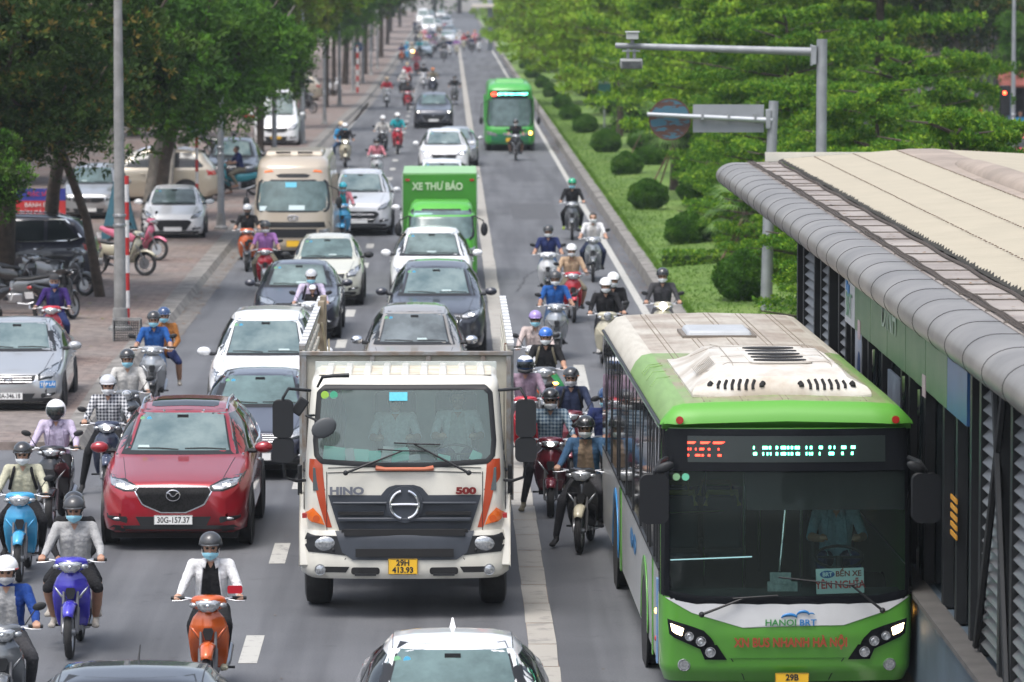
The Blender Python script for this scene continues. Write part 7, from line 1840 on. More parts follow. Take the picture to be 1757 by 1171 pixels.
# side wall facing the bus lane
FR = mat('station_frame', (.016, .018, .02), .5, .3, noise=(2, .3)); XW = 4.9
rr = random.Random(5)
def louvre(y0, y1, name='louvre'):
    b = MB(); z = 1.2
    while z < 3.75:
        b.add([(XW - .10, y0, z - .01), (XW - .10, y1, z - .01), (XW + .06, y1, z + .15), (XW + .06, y0, z + .15), (XW - .095, y0, z - .02), (XW - .095, y1, z - .02), (XW + .065, y1, z + .14), (XW + .065, y0, z + .14)], [(0, 1, 2, 3), (7, 6, 5, 4), (0, 4, 5, 1), (0, 3, 7, 4), (1, 5, 6, 2)]); z += .118
    b.build(name, mat('louvre_steel', (.13, .13, .13), .45, .3, noise=(2, .2)), st)  # steel darkened so its colour carries the dimness under the roof
posts = [60.0, 58.95, 57.2, 56.2, 55.0, 53.6, 52.6, 39.9, 39.2, 37.8, 37.0, 35.6, 34.5]
for y in posts: MB().box(XW - .03, y, 2.45, .16, .15, 2.75).build('wall_post', FR, st)
for a, c_ in ((57.35, 58.85), (55.15, 56.1), (52.75, 53.5), (37.95, 39.1), (35.75, 36.9), (33, 34.4)): louvre(a, c_)
b = MB(); b.tube([(XW - .13, 39.2, 1.15), (XW - .13, 37.4, 3.6)], .035, 6); b.tube([(XW - .13, 37.0, 1.15), (XW - .13, 38.0, 3.6)], .035, 6); b.build('brace', FR, st)
# fascia boards
FG = mat('fascia_green', (.045, .13, .055), .45, noise=(2.2, .4), rgb2=(.09, .165, .085)); FB = mat('fascia_blue', (.02, .09, .24), .4, noise=(2, .2)); FW = mat('fascia_white', (.42, .44, .46), .5)
y = 52.6; k = 0
bw_ = MB(); bw_.box(XW - .10, 51.95, 3.52, .05, 1.25, .92); bw_.build('fascia_white_panel', FW, st)
b = MB(); yy = 51.3
while yy > 42.3: b.box(XW - .10 - .004 * (k % 2), yy - .48, 3.52, .05, .95, .92); yy -= .96; k += 1
b.build('fascia_board', FG, st, bevel=.008)
MB().box(XW - .10, 41.1, 3.52, .05, 2.0, .92).build('fascia_blue_panel', FB, st)
b = MB(); 
for dy in (0, .28, .5): b.box(XW - .135, 51.75 + dy, 3.55 + .1 * math.cos(dy * 9), .012, .18, .14)
b.build('wave_logo', tbm, st)
text('lettering', 'BRT', .42, (XW - .14, 51.95, 3.28), mat('faded_green', (.16, .3, .2), .6), st, rot=(PI / 2, 0, -PI / 2)); text('lettering', 'ĐINH', .5, (XW - .14, 47.2, 3.52), mat('faded_white', (.30, .38, .32), .6), st, rot=(PI / 2, 0, -PI / 2), sx=1.3)
# glass doors and dark interior
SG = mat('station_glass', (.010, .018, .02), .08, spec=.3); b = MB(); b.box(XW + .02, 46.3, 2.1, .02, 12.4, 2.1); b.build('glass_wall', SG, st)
for y in (52.0, 50.6, 49.9, 48.3, 46.2, 45.4, 43.9, 42.2, 41.1): MB().box(XW - .05, y, 2.08, .10, .16, 2.0).build('door_post', FR, st)
b = MB()
for y in (44.4, 45.9, 49.2): b.tube([(XW - .10, y, 1.1), (XW - .10, y, 3.0)], .02, 6)
b.build('steel_tube', M_CHR, st)
b = MB(); b.box(XW - .06, 51.3, 2.2, .03, .95, 1.7); po = b.build('poster', mat('poster_blue_grey', (.25, .3, .38), .5, noise=(1.6, .5), rgb2=(.5, .5, .52)), st)
b = MB(); b.ell((XW - .08, 51.1, 2.0), (.01, .16, .42), 14, 8); b.build('poster_figure', mat('poster_orange', (.45, .12, .03), .6), po); b = MB(); b.ell((XW - .085, 51.2, 2.62), (.01, .15, .19), 14, 8); b.build('poster_figure', mat('poster_navy', (.03, .06, .15), .6), po)
b = MB(); b.box(XW - .065, 47.2, 2.15, .03, 1.3, 1.5); b.build('car_poster', mat('poster_grey', (.10, .12, .16), .3, noise=(1.3, .7), rgb2=(.35, .40, .48)), st)
b = MB()
for k in range(5): b.box(XW - .115, 41.15, 2.26 - k * .085, .012, .50, .045)
b.build('hazard_stripe', mat('hazard_orange', (.50, .23, .02), .6), st)
b = MB()
for y in (50.7, 43.7): b.box(XW - .13, y, 3.10, .01, .28, .22)
b.build('notice', mat('notice_pink', (.42, .33, .34), .6), st)
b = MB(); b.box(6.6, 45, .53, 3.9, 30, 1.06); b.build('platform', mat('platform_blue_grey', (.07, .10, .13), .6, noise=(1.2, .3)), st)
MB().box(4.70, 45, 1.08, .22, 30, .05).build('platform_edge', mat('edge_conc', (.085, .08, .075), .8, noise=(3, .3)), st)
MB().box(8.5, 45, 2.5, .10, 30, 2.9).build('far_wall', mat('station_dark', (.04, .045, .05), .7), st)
# ---------------------------------------------------------------- cars in the queue and parked
def CX(px, Y): return (px - 771) / 7500 * Y
def P(n, c, **k): return paint(n, c, **k)
WHT = P('white', (.76, .77, .78), metal=0); SIL = P('silver', (.42, .43, .44), metal=.5); BLKP = P('black', (.018, .02, .026)); NVY = P('dark_navy', (.02, .026, .045)); RED = P('deep_red', (.30, .008, .018), metal=.35)
CHMP = P('champagne', (.40, .355, .28), metal=.35); CRMW = P('cream_white', (.52, .52, .44), metal=0); BGE = P('beige_bronze', (.30, .26, .21), metal=.3)
def mazda_grille(nt, b):
    v = coords(nt, (55, 1, 38)); n = N(nt, 'ShaderNodeTexVoronoi', i_Scale=1.0); nt.links.new(v, n.inputs['Vector'])
    nt.links.new(ramp(nt, n.outputs['Distance'], [(.2, (.004, .004, .004)), (.6, (.014, .014, .015))]), b.inputs['Base Color']); b.inputs['Roughness'].default_value = .6
MG = nodes_mat('mesh_grille', mazda_grille); MG.node_tree.nodes['Principled BSDF'].inputs['Specular IOR Level'].default_value = .15
car('red_suv', 'suv', (CX(294, 54.6), 54.6), RED, 'glossy red crossover with a black wing-shaped grille and daytime lights on', 'car', style='slim', lights=1, rail=1, sunroof=1, badge='wing', num='30G-157.37', grille_m=MG, chrome=1, rz=-.008, scale=(1.03, 1, 1))
car('dark_sedan', 'sedan', (CX(204, 35), 33.7), BLKP, 'black sedan roof with a rod aerial at the bottom edge of the frame', 'car', antenna=2, num='', scale=(1.14, 1, 1))
car('white_sedan', 'sedan', (CX(776, 36), 35.5), WHT, 'white sedan with a shark-fin aerial at the bottom centre in front of the lorry', 'car', antenna=1, num='')
car('black_sedan', 'sedan', (CX(435, 62.3), 62.3), P('black2', (.03, .032, .05)), 'black sedan with a chrome slatted grille between the red crossover and the lorry', 'car', style='wide', slats=4, chrome=1, num='', badge='oval', scale=(1, 1, .96))
car('white_mpv', 'mpv', (CX(447, 70.0), 70.0), WHT, 'white people carrier behind the black one, left of the lorry bed', 'car', num='', antenna=0, scale=(1, 1, .97))
car('dark_sedan', 'sedan', (CX(507, 86.5), 86.5), P('dark_blue_grey', (.028, .03, .045)), 'dark blue-black sedan beside the cream hatchback', 'car', num='', style='slim')
car('cream_hatchback', 'hatch', (CX(558, 95.5), 95.5), CRMW, 'small cream hatchback with black mirrors behind the dark sedan', 'car', num='', mirror=M_BLACK, style='wide', badge=None)
car('champagne_sedan', 'suv', (CX(709, 71.3), 71.3), P('taupe', (.34, .31, .27), metal=.4), 'taupe family car with chrome mirrors right behind the lorry bed', 'car', num='', mirror=M_CHR, scale=(.93, 1, 1.0), style='wide')
car('black_suv', 'suv', (CX(748, 82.0), 82.0), P('black_blue', (.022, .024, .034)), 'black crossover with one bright headlamp behind the taupe car', 'car', num='', lights=1, style='slim', badge='wing', rail=0, scale=(1.02, 1.05, 1.03))
car('white_suv', 'suv', (CX(740, 94.5), 94.5), WHT, 'white crossover just in front of the green postal van', 'car', num='', lights=1, style='shield', rail=0, scale=(.98, 1, 1))
car('white_pickup', 'suv', (CX(616, 121.5), 121.5), P('pearl', (.55, .56, .58), metal=.1), 'pearl white pickup with a chrome shield grille right of the beige minibus', 'car', num='', style='low', chrome=1, scale=(1.0, 1.1, 1.06), slats=2)
car('white_hatchback', 'hatch', (CX(742, 114.5), 115.5), WHT, 'white hatchback hidden behind the postal van with only its mirror showing', 'car', num='', detail=1, scale=(1.08, 1, 1))
car('white_hatchback', 'suv', (CX(758, 131), 131), WHT, 'white car whose roof just shows over the postal van box', 'car', num='', detail=1)
car('white_suv', 'suv', (CX(762, 158), 158), WHT, 'white crossover alone behind the postal van with a black grille', 'car', num='', lights=1, style='slim', badge='wing', detail=1)
car('silver_sedan', 'sedan', (CX(781, 168), 166), SIL, 'silver sedan tucked behind the white crossover', 'car', num='', detail=1)
car('dark_suv', 'suv', (CX(744, 208), 208), P('slate', (.05, .055, .075)), 'slate grey crossover with both headlamps lit beyond the white crossover', 'car', num='', lights=1, style='low', detail=1)
car('blue_grey_sedan', 'sedan', (CX(725, 392), 392), P('pale_blue', (.28, .36, .42)), 'pale blue-grey sedan among the far motorbikes', 'car', num='', detail=0)
for i, (px, Y_, c, k, lb) in enumerate([(768, 470, WHT, 'sedan', 'far white sedan nearest behind the cluster of motorbikes'), (770, 505, P('pale_blue', ()), 'suv', 'far pale blue crossover behind the far white sedan'), (735, 540, WHT, 'van', 'far white van left of the bus lane'), (748, 580, SIL, 'suv', 'far silver crossover in haze'),
        (766, 620, WHT, 'mpv', 'far white people carrier in haze under the trees'), (726, 660, WHT, 'van', 'far white van at the bend'), (738, 735, BLKP, 'suv', 'far dark crossover beyond the bend'), (757, 760, WHT, 'sedan', 'farthest white sedan at the bend')]):
    car('distant_car', k, (CX(px, Y_), Y_), c, lb, 'car', detail=0, num=None, badge=None, lights=1 if i in (5, 7) else 0, group='far cars in the haze')
# parked on the left
v_, vb_ = car('silver_sedan', 'sedan', (CX(16, 71.6) , 71.2), SIL, 'silver sedan with a blue learner label parked on the pavement at the left edge', 'car', num='30A-346.18', slats=3, badge='oval', rz=.02, group='cars parked on the left pavement', scale=(1, 1, 1.02))
q = vb_.ray_cast(Vector((.64, -9, .55)), Vector((0, 1, 0)))[0]
lb_ = MB(); lb_.box(.64, q.y - .012, .55, .26, .006, .11, rz=.25); lo_ = lb_.build('learner_label', mat('label_blue', (.03, .20, .50), .5), v_); text('lettering', 'TẬP LÁI', .07, (.64, q.y - .02, .55), mat('label_white', (.75, .75, .75), .6), lo_, rot=(PI / 2, 0, .25), bold=.002)
car('dark_suv', 'suv', (-12.75, 101.6), P('midnight', (.012, .014, .028)), 'midnight blue SUV parked side-on under the big tree at the left', 'car', rz=-PI / 2, chrome=1, rail=1, group='cars parked on the left pavement', num='', scale=(1, 1.02, 1.03))[0].rotation_euler.z = PI * 1.5
car('white_hatchback', 'hatch', (CX(296, 118.5), 118.5), P('bright_white', (.9, .9, .9), metal=0), 'white hatchback with a wide black grille parked nose-out beside the lamp posts', 'car', num='', style='low', badge=None, group='cars parked on the left pavement', rz=.03, scale=(1.06, 1, 1))
car('champagne_suv', 'suv', (-12.1, 139), CHMP, 'champagne long SUV parked side-on behind the white hatchback', 'car', rz=0, group='cars parked on the left pavement', rail=1, num='', scale=(1, 1.05, 1.08))[0].rotation_euler.z = PI * 1.5
car('silver_sedan', 'suv', (CX(152, 128), 128), SIL, 'silver car parked behind the tree trunks and banner', 'car', num='', group='cars parked on the left pavement', detail=1)
car('black_pickup', 'suv', (CX(396, 146), 146), BLKP, 'black pickup parked nose-out behind the man on a motorbike', 'car', num='', group='cars parked on the left pavement', detail=1, scale=(1, 1.1, 1.06), chrome=1, style='shield')
car('white_van', 'van', (CX(474, 184), 184), WHT, 'tall white passenger van with a yellow plate parked on the pavement', 'van', num='', group='cars parked on the left pavement', plate_m=M_YEL, style='wide', scale=(.97, 1, 1.02))
car('beige_suv', 'suv', (CX(418, 252), 252), CHMP, 'beige car parked side-on far up the left pavement', 'car', group='cars parked on the left pavement', detail=1, num='')[0].rotation_euler.z = PI * 1.5
car('red_hatchback', 'sedan', (18.4, 160), P('bright_red', (.42, .02, .03)), 'red sedan on the opposite road at the right edge', 'car', num='', detail=1, scale=(1.05, 1, 1), group='cars on the opposite road')[0].rotation_euler.z = PI / 2 * 3
car('white_hatchback', 'hatch', (15.6, 172), WHT, 'white car glimpsed through the median trees on the opposite road', 'car', num='', detail=0, group='cars on the opposite road')
car('grey_suv', 'suv', (15.2, 190), SIL, 'silver car glimpsed beside the straight tree trunk on the opposite road', 'car', num='', detail=0, group='cars on the opposite road')

# ---------------------------------------------------------------- beige minibus
def small_bus(name, px, Y_, w, h, L_, bodym, lower, label, cat, wsz, bulge, hdr=None, glassm=M_GLASS, front_in=.25, rz=0):
    root = empty(name, (CX(px, Y_), Y_, 0), rz, label, cat, 'buses')
    hw = w / 2
    lev = [(.28, hw * .95, .08), (.4, hw, .02), (.9, hw, .0), (wsz[0], hw * .99, .06), (wsz[1], hw * .93, front_in + .1), (h - .25, hw * .90, front_in + .22), (h - .10, hw * .86, front_in + .40), (h, hw * .74, front_in + .62)]
    s_, bv = shell(lev, L_, .28, bulge, None, 44, 10, .05); s_.build('body', bodym, root, smooth=55)
    W1 = [(-hw * .87, wsz[0] + .05), (-hw * .90, wsz[0] + .2), (-hw * .84, wsz[1] - .06), (-hw * .78, wsz[1]), (hw * .78, wsz[1]), (hw * .84, wsz[1] - .06), (hw * .90, wsz[0] + .2), (hw * .87, wsz[0] + .05), (hw * .8, wsz[0]), (-hw * .8, wsz[0])]
    ws = shape(bv, W1, glassm, 'windscreen', root, .008, 14, 18); border(bv, W1, .02, .04, .006).build('windscreen_seal', M_BLACK, root)
    for s in (-1, 1):
        shape(bv, [(.9, wsz[0] + .12), (1.0, wsz[1] - .05), (L_ - .3, wsz[1] - .05), (L_ - .3, wsz[0] + .12)], M_GLASSD, 'side_glazing', root, .006, 5, 18, 'side', s)
        for y in np.arange(1.9, L_ - .5, 1.15): MB().box(s * (hw * .975), y, (wsz[0] + wsz[1]) / 2, .05, .06, wsz[1] - wsz[0]).build('window_post', bodym, root)
        wheel(root, (s * (hw - .17), 1.25, .38), .38, .22, M_STEEL, s); wheel(root, (s * (hw - .17), L_ - 1.4, .38), .38, .22, M_STEEL, s)
        q = MB(); q.disc((s * hw * .985, 1.25, .42), .46, 'X', 22, .02); q.disc((s * hw * .985, L_ - 1.4, .42), .46, 'X', 22, .02); q.build('wheel_well', M_DARK, root)
        b = MB(); b.tube([(s * hw * .9, .2, wsz[1] - .1), (s * (hw + .14), .05, wsz[1] - .2), (s * (hw + .16), .05, wsz[0] + .3)], .016, 6); bo = b.build('mirror_bracket', M_BLACK, root); MB().ell((s * (hw + .16), .05, wsz[0] + .22), (.085, .05, .16), 12, 8).build('side_mirror', M_BLACK, bo)
    if lower: shape(bv, [(-hw * .99, .30), (-hw * .99, .72), (-hw * .5, .62), (hw * .5, .62), (hw * .99, .72), (hw * .99, .30)], lower, 'lower_panel', root, .006, 6, 16)
    return root, bv, ws, hw
mbm = mat('minibus_beige', (.40, .345, .275), .32, .1, coat=.6, noise=(1, .06))
root, bv, ws, hw = small_bus('minibus', 502, 110.8, 2.03, 2.62, 6.6, mbm, None, 'beige minibus with an orange-lamped roof brow, second vehicle of the left lane', 'minibus', (1.28, 2.02), .18)
shape(bv, [(-.44, 2.17), (-.36, 2.11), (.36, 2.11), (.44, 2.17), (.3, 2.21), (-.3, 2.21)], M_BLACK, 'brow_vent', root, .01, 5, 10)
for s in (-1, 1): shape(bv, mir([(.50, 2.25), (.74, 2.22), (.72, 2.28), (.54, 2.31)], s), M_AMBER, 'brow_lamp', root, .012, 3, 5)
b = MB(); b.box(0, 2.6, 2.68, 1.5, 2.6, .14, top=.94); b.build('air_conditioner', mbm, root, bevel=.04)
b = MB()
for x in (-.28, .28): b.box(x, 1.28, 2.71, .38, .02, .05)
b.build('vent_slot', M_DARK, root)
shape(bv, [(-.98, .86), (-.92, 1.0), (.92, 1.0), (.98, .86)], M_BLACK, 'front_strip', root, .008, 4, 12)
shape(bv, [(-.60, .60), (-.60, .82), (.60, .82), (.60, .60)], M_BLACK, 'grille', root, .01, 4, 10)
b = MB(); q = bv.ray_cast(Vector((0, -9, 1.10)), Vector((0, 1, 0)))[0]; b.tube([(.13 * math.cos(t), q.y - .015, 1.10 + .065 * math.sin(t)) for t in np.linspace(0, 2 * PI, 21)], .014, 6, cap=False); b.tube([(-.06, q.y - .015, 1.06), (-.03, q.y - .015, 1.13), (.03, q.y - .015, 1.07), (.06, q.y - .015, 1.14)], .012, 5); b.build('emblem', M_CHR, root)
for s in (-1, 1): shape(bv, mir([(.66, .62), (.66, .82), (.93, .84), (.95, .66)], s), M_LENS, 'headlight', root, .012, 5, 6)
plate(root, .0, bv.ray_cast(Vector((0, -9, .45)), Vector((0, 1, 0)))[0].y - .03, .45, .33, .165, '', M_YEL)
for (x, z, w, h, c) in ((-.05, 1.93, .28, .13, (.12, .45, .6)), (.10, 1.36, .40, .12, (.5, .6, .62)), (-.72, 1.34, .25, .12, (.5, .12, .05))):
    q = bv.ray_cast(Vector((x, -9, z)), Vector((0, 1, 0)))[0]; b = MB(); b.box(x, q.y - .014, z, w, .004, h, rx=-.3); b.build('windscreen_card', mat('wcard_%d' % int(c[0] * 100), c, .6), ws)
# ---------------------------------------------------------------- small green city bus
gbm = mat('city_bus_green', (.05, .34, .05), .35, coat=.5, noise=(1, .08)); gdk = mat('city_bus_dark_green', (.01, .13, .06), .35, coat=.4)
root, bv, ws, hw = small_bus('city_bus', 875, 181, 2.06, 2.80, 8.2, gbm, gdk, 'smaller green city bus with red and green LED board driving up the bus lane', 'bus', (1.05, 2.16), .14, front_in=.12)
ld = shape(bv, [(-.86, 2.16), (-.82, 2.50), (.82, 2.50), (.86, 2.16)], BLK, 'header_panel', root, .012, 6, 12)
q = bv.ray_cast(Vector((0, -9, 2.34)), Vector((0, 1, 0)))[0]
b = MB(); b.disc((-.66, q.y - .01, 2.35), .11, 'Y', 18, .02, .08); b.build('led_route', LEDR, ld)
b = MB(); r9 = random.Random(2); x = -.46
while x < .74: w = r9.choice((.05, .08)); b.box(x, q.y - .01, 2.36 + r9.uniform(-.012, .012), w, .02, r9.choice((.05, .08))); x += w + .02
b.build('led_destination', LEDG, ld)
b = MB(); b.box(0, 2.0, 2.86, 1.25, 1.8, .20, top=.88); b.build('air_conditioner', gbm, root, bevel=.04)
for s in (-1, 1): shape(bv, mir([(.52, .62), (.60, .76), (.95, .84), (.96, .66)], s), M_LENS, 'headlight', root, .012, 5, 6)
q = bv.ray_cast(Vector((.86, -9, .76)), Vector((0, 1, 0)))[0]; MB().ell((.84, q.y - .03, .75), (.09, .02, .07), 12, 6).build('turn_signal', M_AMBLIT, root)
shape(bv, [(-.28, .66), (-.28, .76), (.28, .76), (.28, .66)], M_CHR, 'grille', root, .012, 3, 8)
plate(root, .0, bv.ray_cast(Vector((0, -9, .5)), Vector((0, 1, 0)))[0].y - .03, .47, .33, .165, '', M_YEL)
# ---------------------------------------------------------------- green postal van
pg = mat('post_green', (.07, .36, .03), .38, coat=.3, noise=(1.2, .1)); Y_ = 100.6
root, bv, ws, hw = small_bus('postal_van', 757, Y_, 1.66, 1.98, 2.3, pg, None, 'bright green postal box van lettered on the box front', 'van', (1.18, 1.80), .12, front_in=.30)
bxm = mat('box_green', (.035, .21, .015), .45, noise=(.8, .15)); b = MB(); b.box(-.04, 4.55, 1.63, 1.76, 3.9, 1.86); b.build('cargo_box', bxm, root, bevel=.02)
b = MB(); b.box(-.04, 4.55, 2.572, 1.74, 3.88, .02); b.build('box_roof', mat('box_roof', (.24, .44, .22), .55, noise=(1.5, .15)), root)
text('lettering', 'XE THƯ BÁO', .235, (-.09, 2.585, 2.26), mat('box_text', (.42, .52, .36), .6), root, ext=.006, sx=.86, bold=.008)
b = MB()
for s in (-1, 1): b.box(s * .76 - .04, 2.58, 2.42, .10, .02, .05)
b.build('marker_lamp', M_REDL, root)
b = MB()
for s in (-1, 1): b.box(s * .88 - .04, 2.60, 1.63, .03, .04, 1.86)
b.box(-.04, 4.55, .62, 1.5, 3.8, .2); b.build('box_frame', mat('box_frame', (.3, .36, .3), .5, .3), root)
for s in (-1, 1): wheel(root, (s * .70, 5.2, .33), .33, .2, M_STEEL, s)
for s in (-1, 1):
    shape(bv, mir([(.52, .70), (.52, .98), (.78, 1.0), (.79, .72)], s), M_LENS, 'headlight', root, .012, 5, 6)
q = bv.ray_cast(Vector((-.35, -9, 1.72)), Vector((0, 1, 0)))[0]; b = MB(); b.box(-.42, q.y - .014, 1.71, .42, .004, .09, rx=-.3); b.build('windscreen_card', mat('wcard_mint', (.35, .6, .55), .6), ws)
wipers(root, [((-.3, 1.16), (-.02, 1.20), (-.35, 1.21), (.25, 1.20), (-.02, .0, .0, .0)), ((.45, 1.12), (.30, 1.19), (.02, 1.20), (.5, 1.12), (-.02, .0, .0, .0))])
# white light truck behind the postal van's far side is only a mirror in the photo

# ---------------------------------------------------------------- colours of clothes and bikes
c_ = cloth
K = dict(black=c_('black', (.018, .018, .02)), navy=c_('navy', (.02, .03, .10)), blue=c_('blue', (.02, .09, .30)), white=c_('white', (.66, .66, .67)), grey=c_('grey', (.36, .36, .36)), lilac=c_('lilac', (.50, .44, .58)), beige=c_('beige', (.46, .45, .34)),
         plaid=c_('plaid', (.02, .025, .04), 'plaid'), plaidb=c_('plaid_blue', (.04, .08, .13), 'plaid'), purple=c_('purple', (.035, .018, .11)), violet=c_('violet', (.33, .16, .40)), red=c_('red', (.45, .03, .05)), pink=c_('pink', (.60, .22, .26)), teal=c_('teal', (.02, .32, .36)),
         tan=c_('tan', (.42, .30, .20)), mauve=c_('mauve', (.30, .22, .28)), dnavy=c_('dark_navy', (.03, .04, .08)), brown=c_('brown', (.26, .19, .13)), sky=c_('sky', (.04, .26, .50)), pale=c_('pale_pink', (.50, .42, .40)), jeans=c_('jeans', (.045, .085, .16)), charcoal=c_('charcoal', (.05, .05, .055)),
         offw=c_('off_white', (.50, .49, .47)), orange=c_('orange', (.34, .14, .04)), green=c_('green', (.03, .20, .07)), denim=c_('denim', (.05, .11, .20)), wblue=c_('work_blue', (.015, .05, .22)), khaki=c_('khaki', (.20, .18, .13)))
def hp(n, c, r=.22): return mat('helmet_' + n, c, r, coat=.6)
HK = dict(black=hp('black', (.02, .021, .023)), white=hp('white', (.72, .72, .72)), silver=hp('silver', (.45, .46, .48)), matte=hp('matte', (.03, .031, .034), .5), blue=hp('blue', (.02, .12, .45)), purple=hp('purple', (.30, .22, .48)), navy=hp('navy', (.02, .05, .13)), green=hp('green', (.02, .30, .16)),
          orange=hp('orange', (.5, .15, .02)), cyan=hp('cyan', (.02, .40, .50)), red=hp('red', (.45, .02, .02)), cap=mat('cap_black', (.03, .03, .033), .9), tan=hp('tan', (.5, .38, .25)))
def bp(n, c, metal=.2, r=.25): return paint('bike_' + n, c, metal, r)
BK = dict(orange=bp('orange', (.55, .10, .015)), purple=bp('purple', (.045, .035, .42)), sky=bp('sky', (.05, .35, .62)), black=bp('black', (.018, .018, .02)), dblue=bp('dblue', (.03, .04, .08)), silver=bp('silver', (.40, .42, .44), .5), white=bp('white', (.66, .67, .68), 0),
          red=bp('red', (.48, .015, .03)), maroon=bp('maroon', (.13, .01, .02)), cream=bp('cream', (.50, .46, .34), 0), pink=bp('pink', (.55, .12, .2)), grey=bp('grey', (.16, .17, .18), .4), green=bp('green', (.05, .25, .15)), teal=bp('teal', (.02, .25, .3)))
SANDAL = mat('sandal', (.35, .32, .28), .8)
def ride(px, Y, style, col, bl, rl, shirt, trousers, pose=None, accent=None, fender=None, lit=False, rz=0, X=None, nomirror=0, lean=0, zb=0, **kw):
    x = CX(px, Y) if X is None else X
    rz = rz or rnd.uniform(-.05, .05); kw.setdefault('s', rnd.uniform(.965, 1.01))
    pose = pose or ('peg' if style == 'under' else 'scooter')
    bb_ = bike((x, Y + .1), style, BK[col], bl, BK[accent] if accent else None, BK[fender] if fender else None, rz=rz, lit=lit, nomirror=nomirror, lean=lean)
    if zb: bb_.location.z = zb
    person((x, Y + .1), pose, rl, K[shirt], K[trousers], rz=rz + kw.pop('prz', 0), z=zb, **kw)
    return x
# nearest riders
x = ride(357, 43.6, 'under', 'orange', 'bright orange scooter in front of the red crossover, one red-backed mirror', 'rider in an open white jacket over a black polo on the orange scooter', 'white', 'black', pose='scooter', accent='orange', nomirror=1, front=K['black'], helmet=HK['matte'], jacket=1, shoes=K['beige'], turn=0)
rm = MB(); rm.tube([(.19, -.42, 1.03), (.21, -.44, 1.08), (.27, -.43, 1.10)], .008, 6); rmo = rm.build('rear_mirror', M_CHR, bpy.data.objects['motorbike'] if False else None); rmo.location = (x, 43.7, 0)
bk_ = [o for o in C.objects if o.type == 'EMPTY' and o.get('label', '').startswith('bright orange scooter')][0]
rmo.location = (0, 0, 0); adopt(rmo, bk_)
b = MB(); b.prism(rounded(.19, 1.075, .34, 1.155, .02), -.47, -.445); b.build('mirror_head', BK['red'], rmo)
x = ride(122, 46.5, 'under', 'purple', 'purple-blue sport underbone motorbike without mirrors carrying two people', 'rider in a light grey sweatshirt, black shorts and sandals on the purple motorbike', 'grey', 'black', accent='silver', nomirror=1, helmet=HK['matte'], calf='skin', shoes=SANDAL, skin=1)
person((x - .04, 46.65), 'pillion', 'passenger in a dark top mostly hidden behind the grey sweatshirt rider', K['black'], K['black'], calf='skin', shoes=SANDAL, helmet=HK['black'], mask=DARKMASK, skin=1, s=.96)
x = ride(10, 41.7, 'under', 'grey', 'dark grey motorbike cut by the left edge at the bottom', 'rider in a grey and blue work jacket and white and red helmet, bottom left corner', 'wblue', 'charcoal', front=K['grey'], helmet=HK['white'], band=HK['red'], mask=GREYMASK, X=-4.27)
x = ride(34, 52.4, 'under', 'sky', 'light blue underbone motorbike at the left edge', 'rider in a beige shirt with black backpack straps on the light blue motorbike', 'beige', 'black', helmet=HK['black'], mask=WHITEMASK, straps=K['black'])
x = ride(92, 57.6, 'scooter', 'black', 'black scooter with big oval mirrors behind the light blue motorbike', 'rider in a pale lilac shirt, white bubble helmet and dark visor on the black scooter', 'lilac', 'black', accent='grey', helmet=HK['white'], hk='three', mask=DARKMASK, jacket=1)
x = ride(182, 60.8, 'under', 'dblue', 'dark blue motorbike with its headlamp on beside the red crossover', 'rider in a black and white checked shirt and silver open-face helmet', 'plaid', 'black', lit=True, helmet=HK['silver'], hk='half', mask=WHITEMASK, pose='footdown', rz=.04)
x = ride(216, 65.4, 'vespa', 'grey', 'dark scooter with a round chrome headlamp behind the checked shirt rider', 'rider in an off-white pullover with a strap and black helmet on the round-lamped scooter', 'offw', 'black', accent='silver', helmet=HK['black'], rz=.05)
x = ride(262, 73.2, 'scooter', 'silver', 'silver and black scooter with two people at the kerb', 'rider in a bright blue polo shirt and black helmet on the silver scooter', 'blue', 'jeans', accent='silver', fender='black', forearm='skin', helmet=HK['black'], jacket=1, skin=0)
person((x + .14, 73.4), 'pillion', 'passenger in orange with a navy helmet and bare legs behind the blue polo rider', K['orange'], K['navy'], calf='skin', shoes=SANDAL, helmet=HK['navy'], band=HK['white'], s=.95)
x = ride(92, 80.6, 'under', 'red', 'red and pink motorbike on the pavement behind the silver parked sedan', 'man in a purple-blue long-sleeved top and dark cap riding on the pavement', 'purple', 'navy', front=K['navy'], helmet=HK['cap'], hk='cap', mask=mat('mask_indigo', (.07, .12, .28), .8), zb=.12, accent='pink', nomirror=1)
x = ride(455, 99.6, 'under', 'red', 'orange-red motorbike just in front of the beige minibus', 'rider in a violet shirt and grey helmet in front of the beige minibus', 'violet', 'khaki', forearm='skin', helmet=HK['matte'], mask=WHITEMASK, accent='silver', fender='silver')
x = ride(424, 107.5, 'scooter', 'orange', 'orange and black scooter squeezed between kerb and beige minibus', 'rider in black with a white and black helmet left of the beige minibus', 'black', 'black', forearm='skin', helmet=HK['silver'], mask=DARKMASK, fender='black', accent='silver')
x = ride(533, 83.2, 'under', 'white', 'white and orange motorbike between the dark sedan and the lorry bed', 'rider in lilac with a silver helmet carrying a child beside the dark sedan', 'lilac', 'black', helmet=HK['silver'], straps=K['black'], accent='red')
person((x + .03, 82.95), 'pillion', 'small child in a white and red helmet sitting in front of the lilac rider', K['black'], K['black'], helmet=HK['white'], band=HK['red'], mask=None, s=.62, z=.28)
x = ride(588, 119.2, 'scooter', 'sky', 'sky blue scooter in front of the pearl white pickup', 'rider in red and teal with a cyan helmet before the pearl white pickup', 'pink', 'green', front=K['teal'], helmet=HK['cyan'], fender='sky')
x = ride(646, 152, 'scooter', 'white', 'white scooter beyond the pearl white pickup', 'rider in a pink jacket and black helmet beyond the pearl white pickup', 'pink', 'charcoal', helmet=HK['black'], mask=WHITEMASK, accent='green')
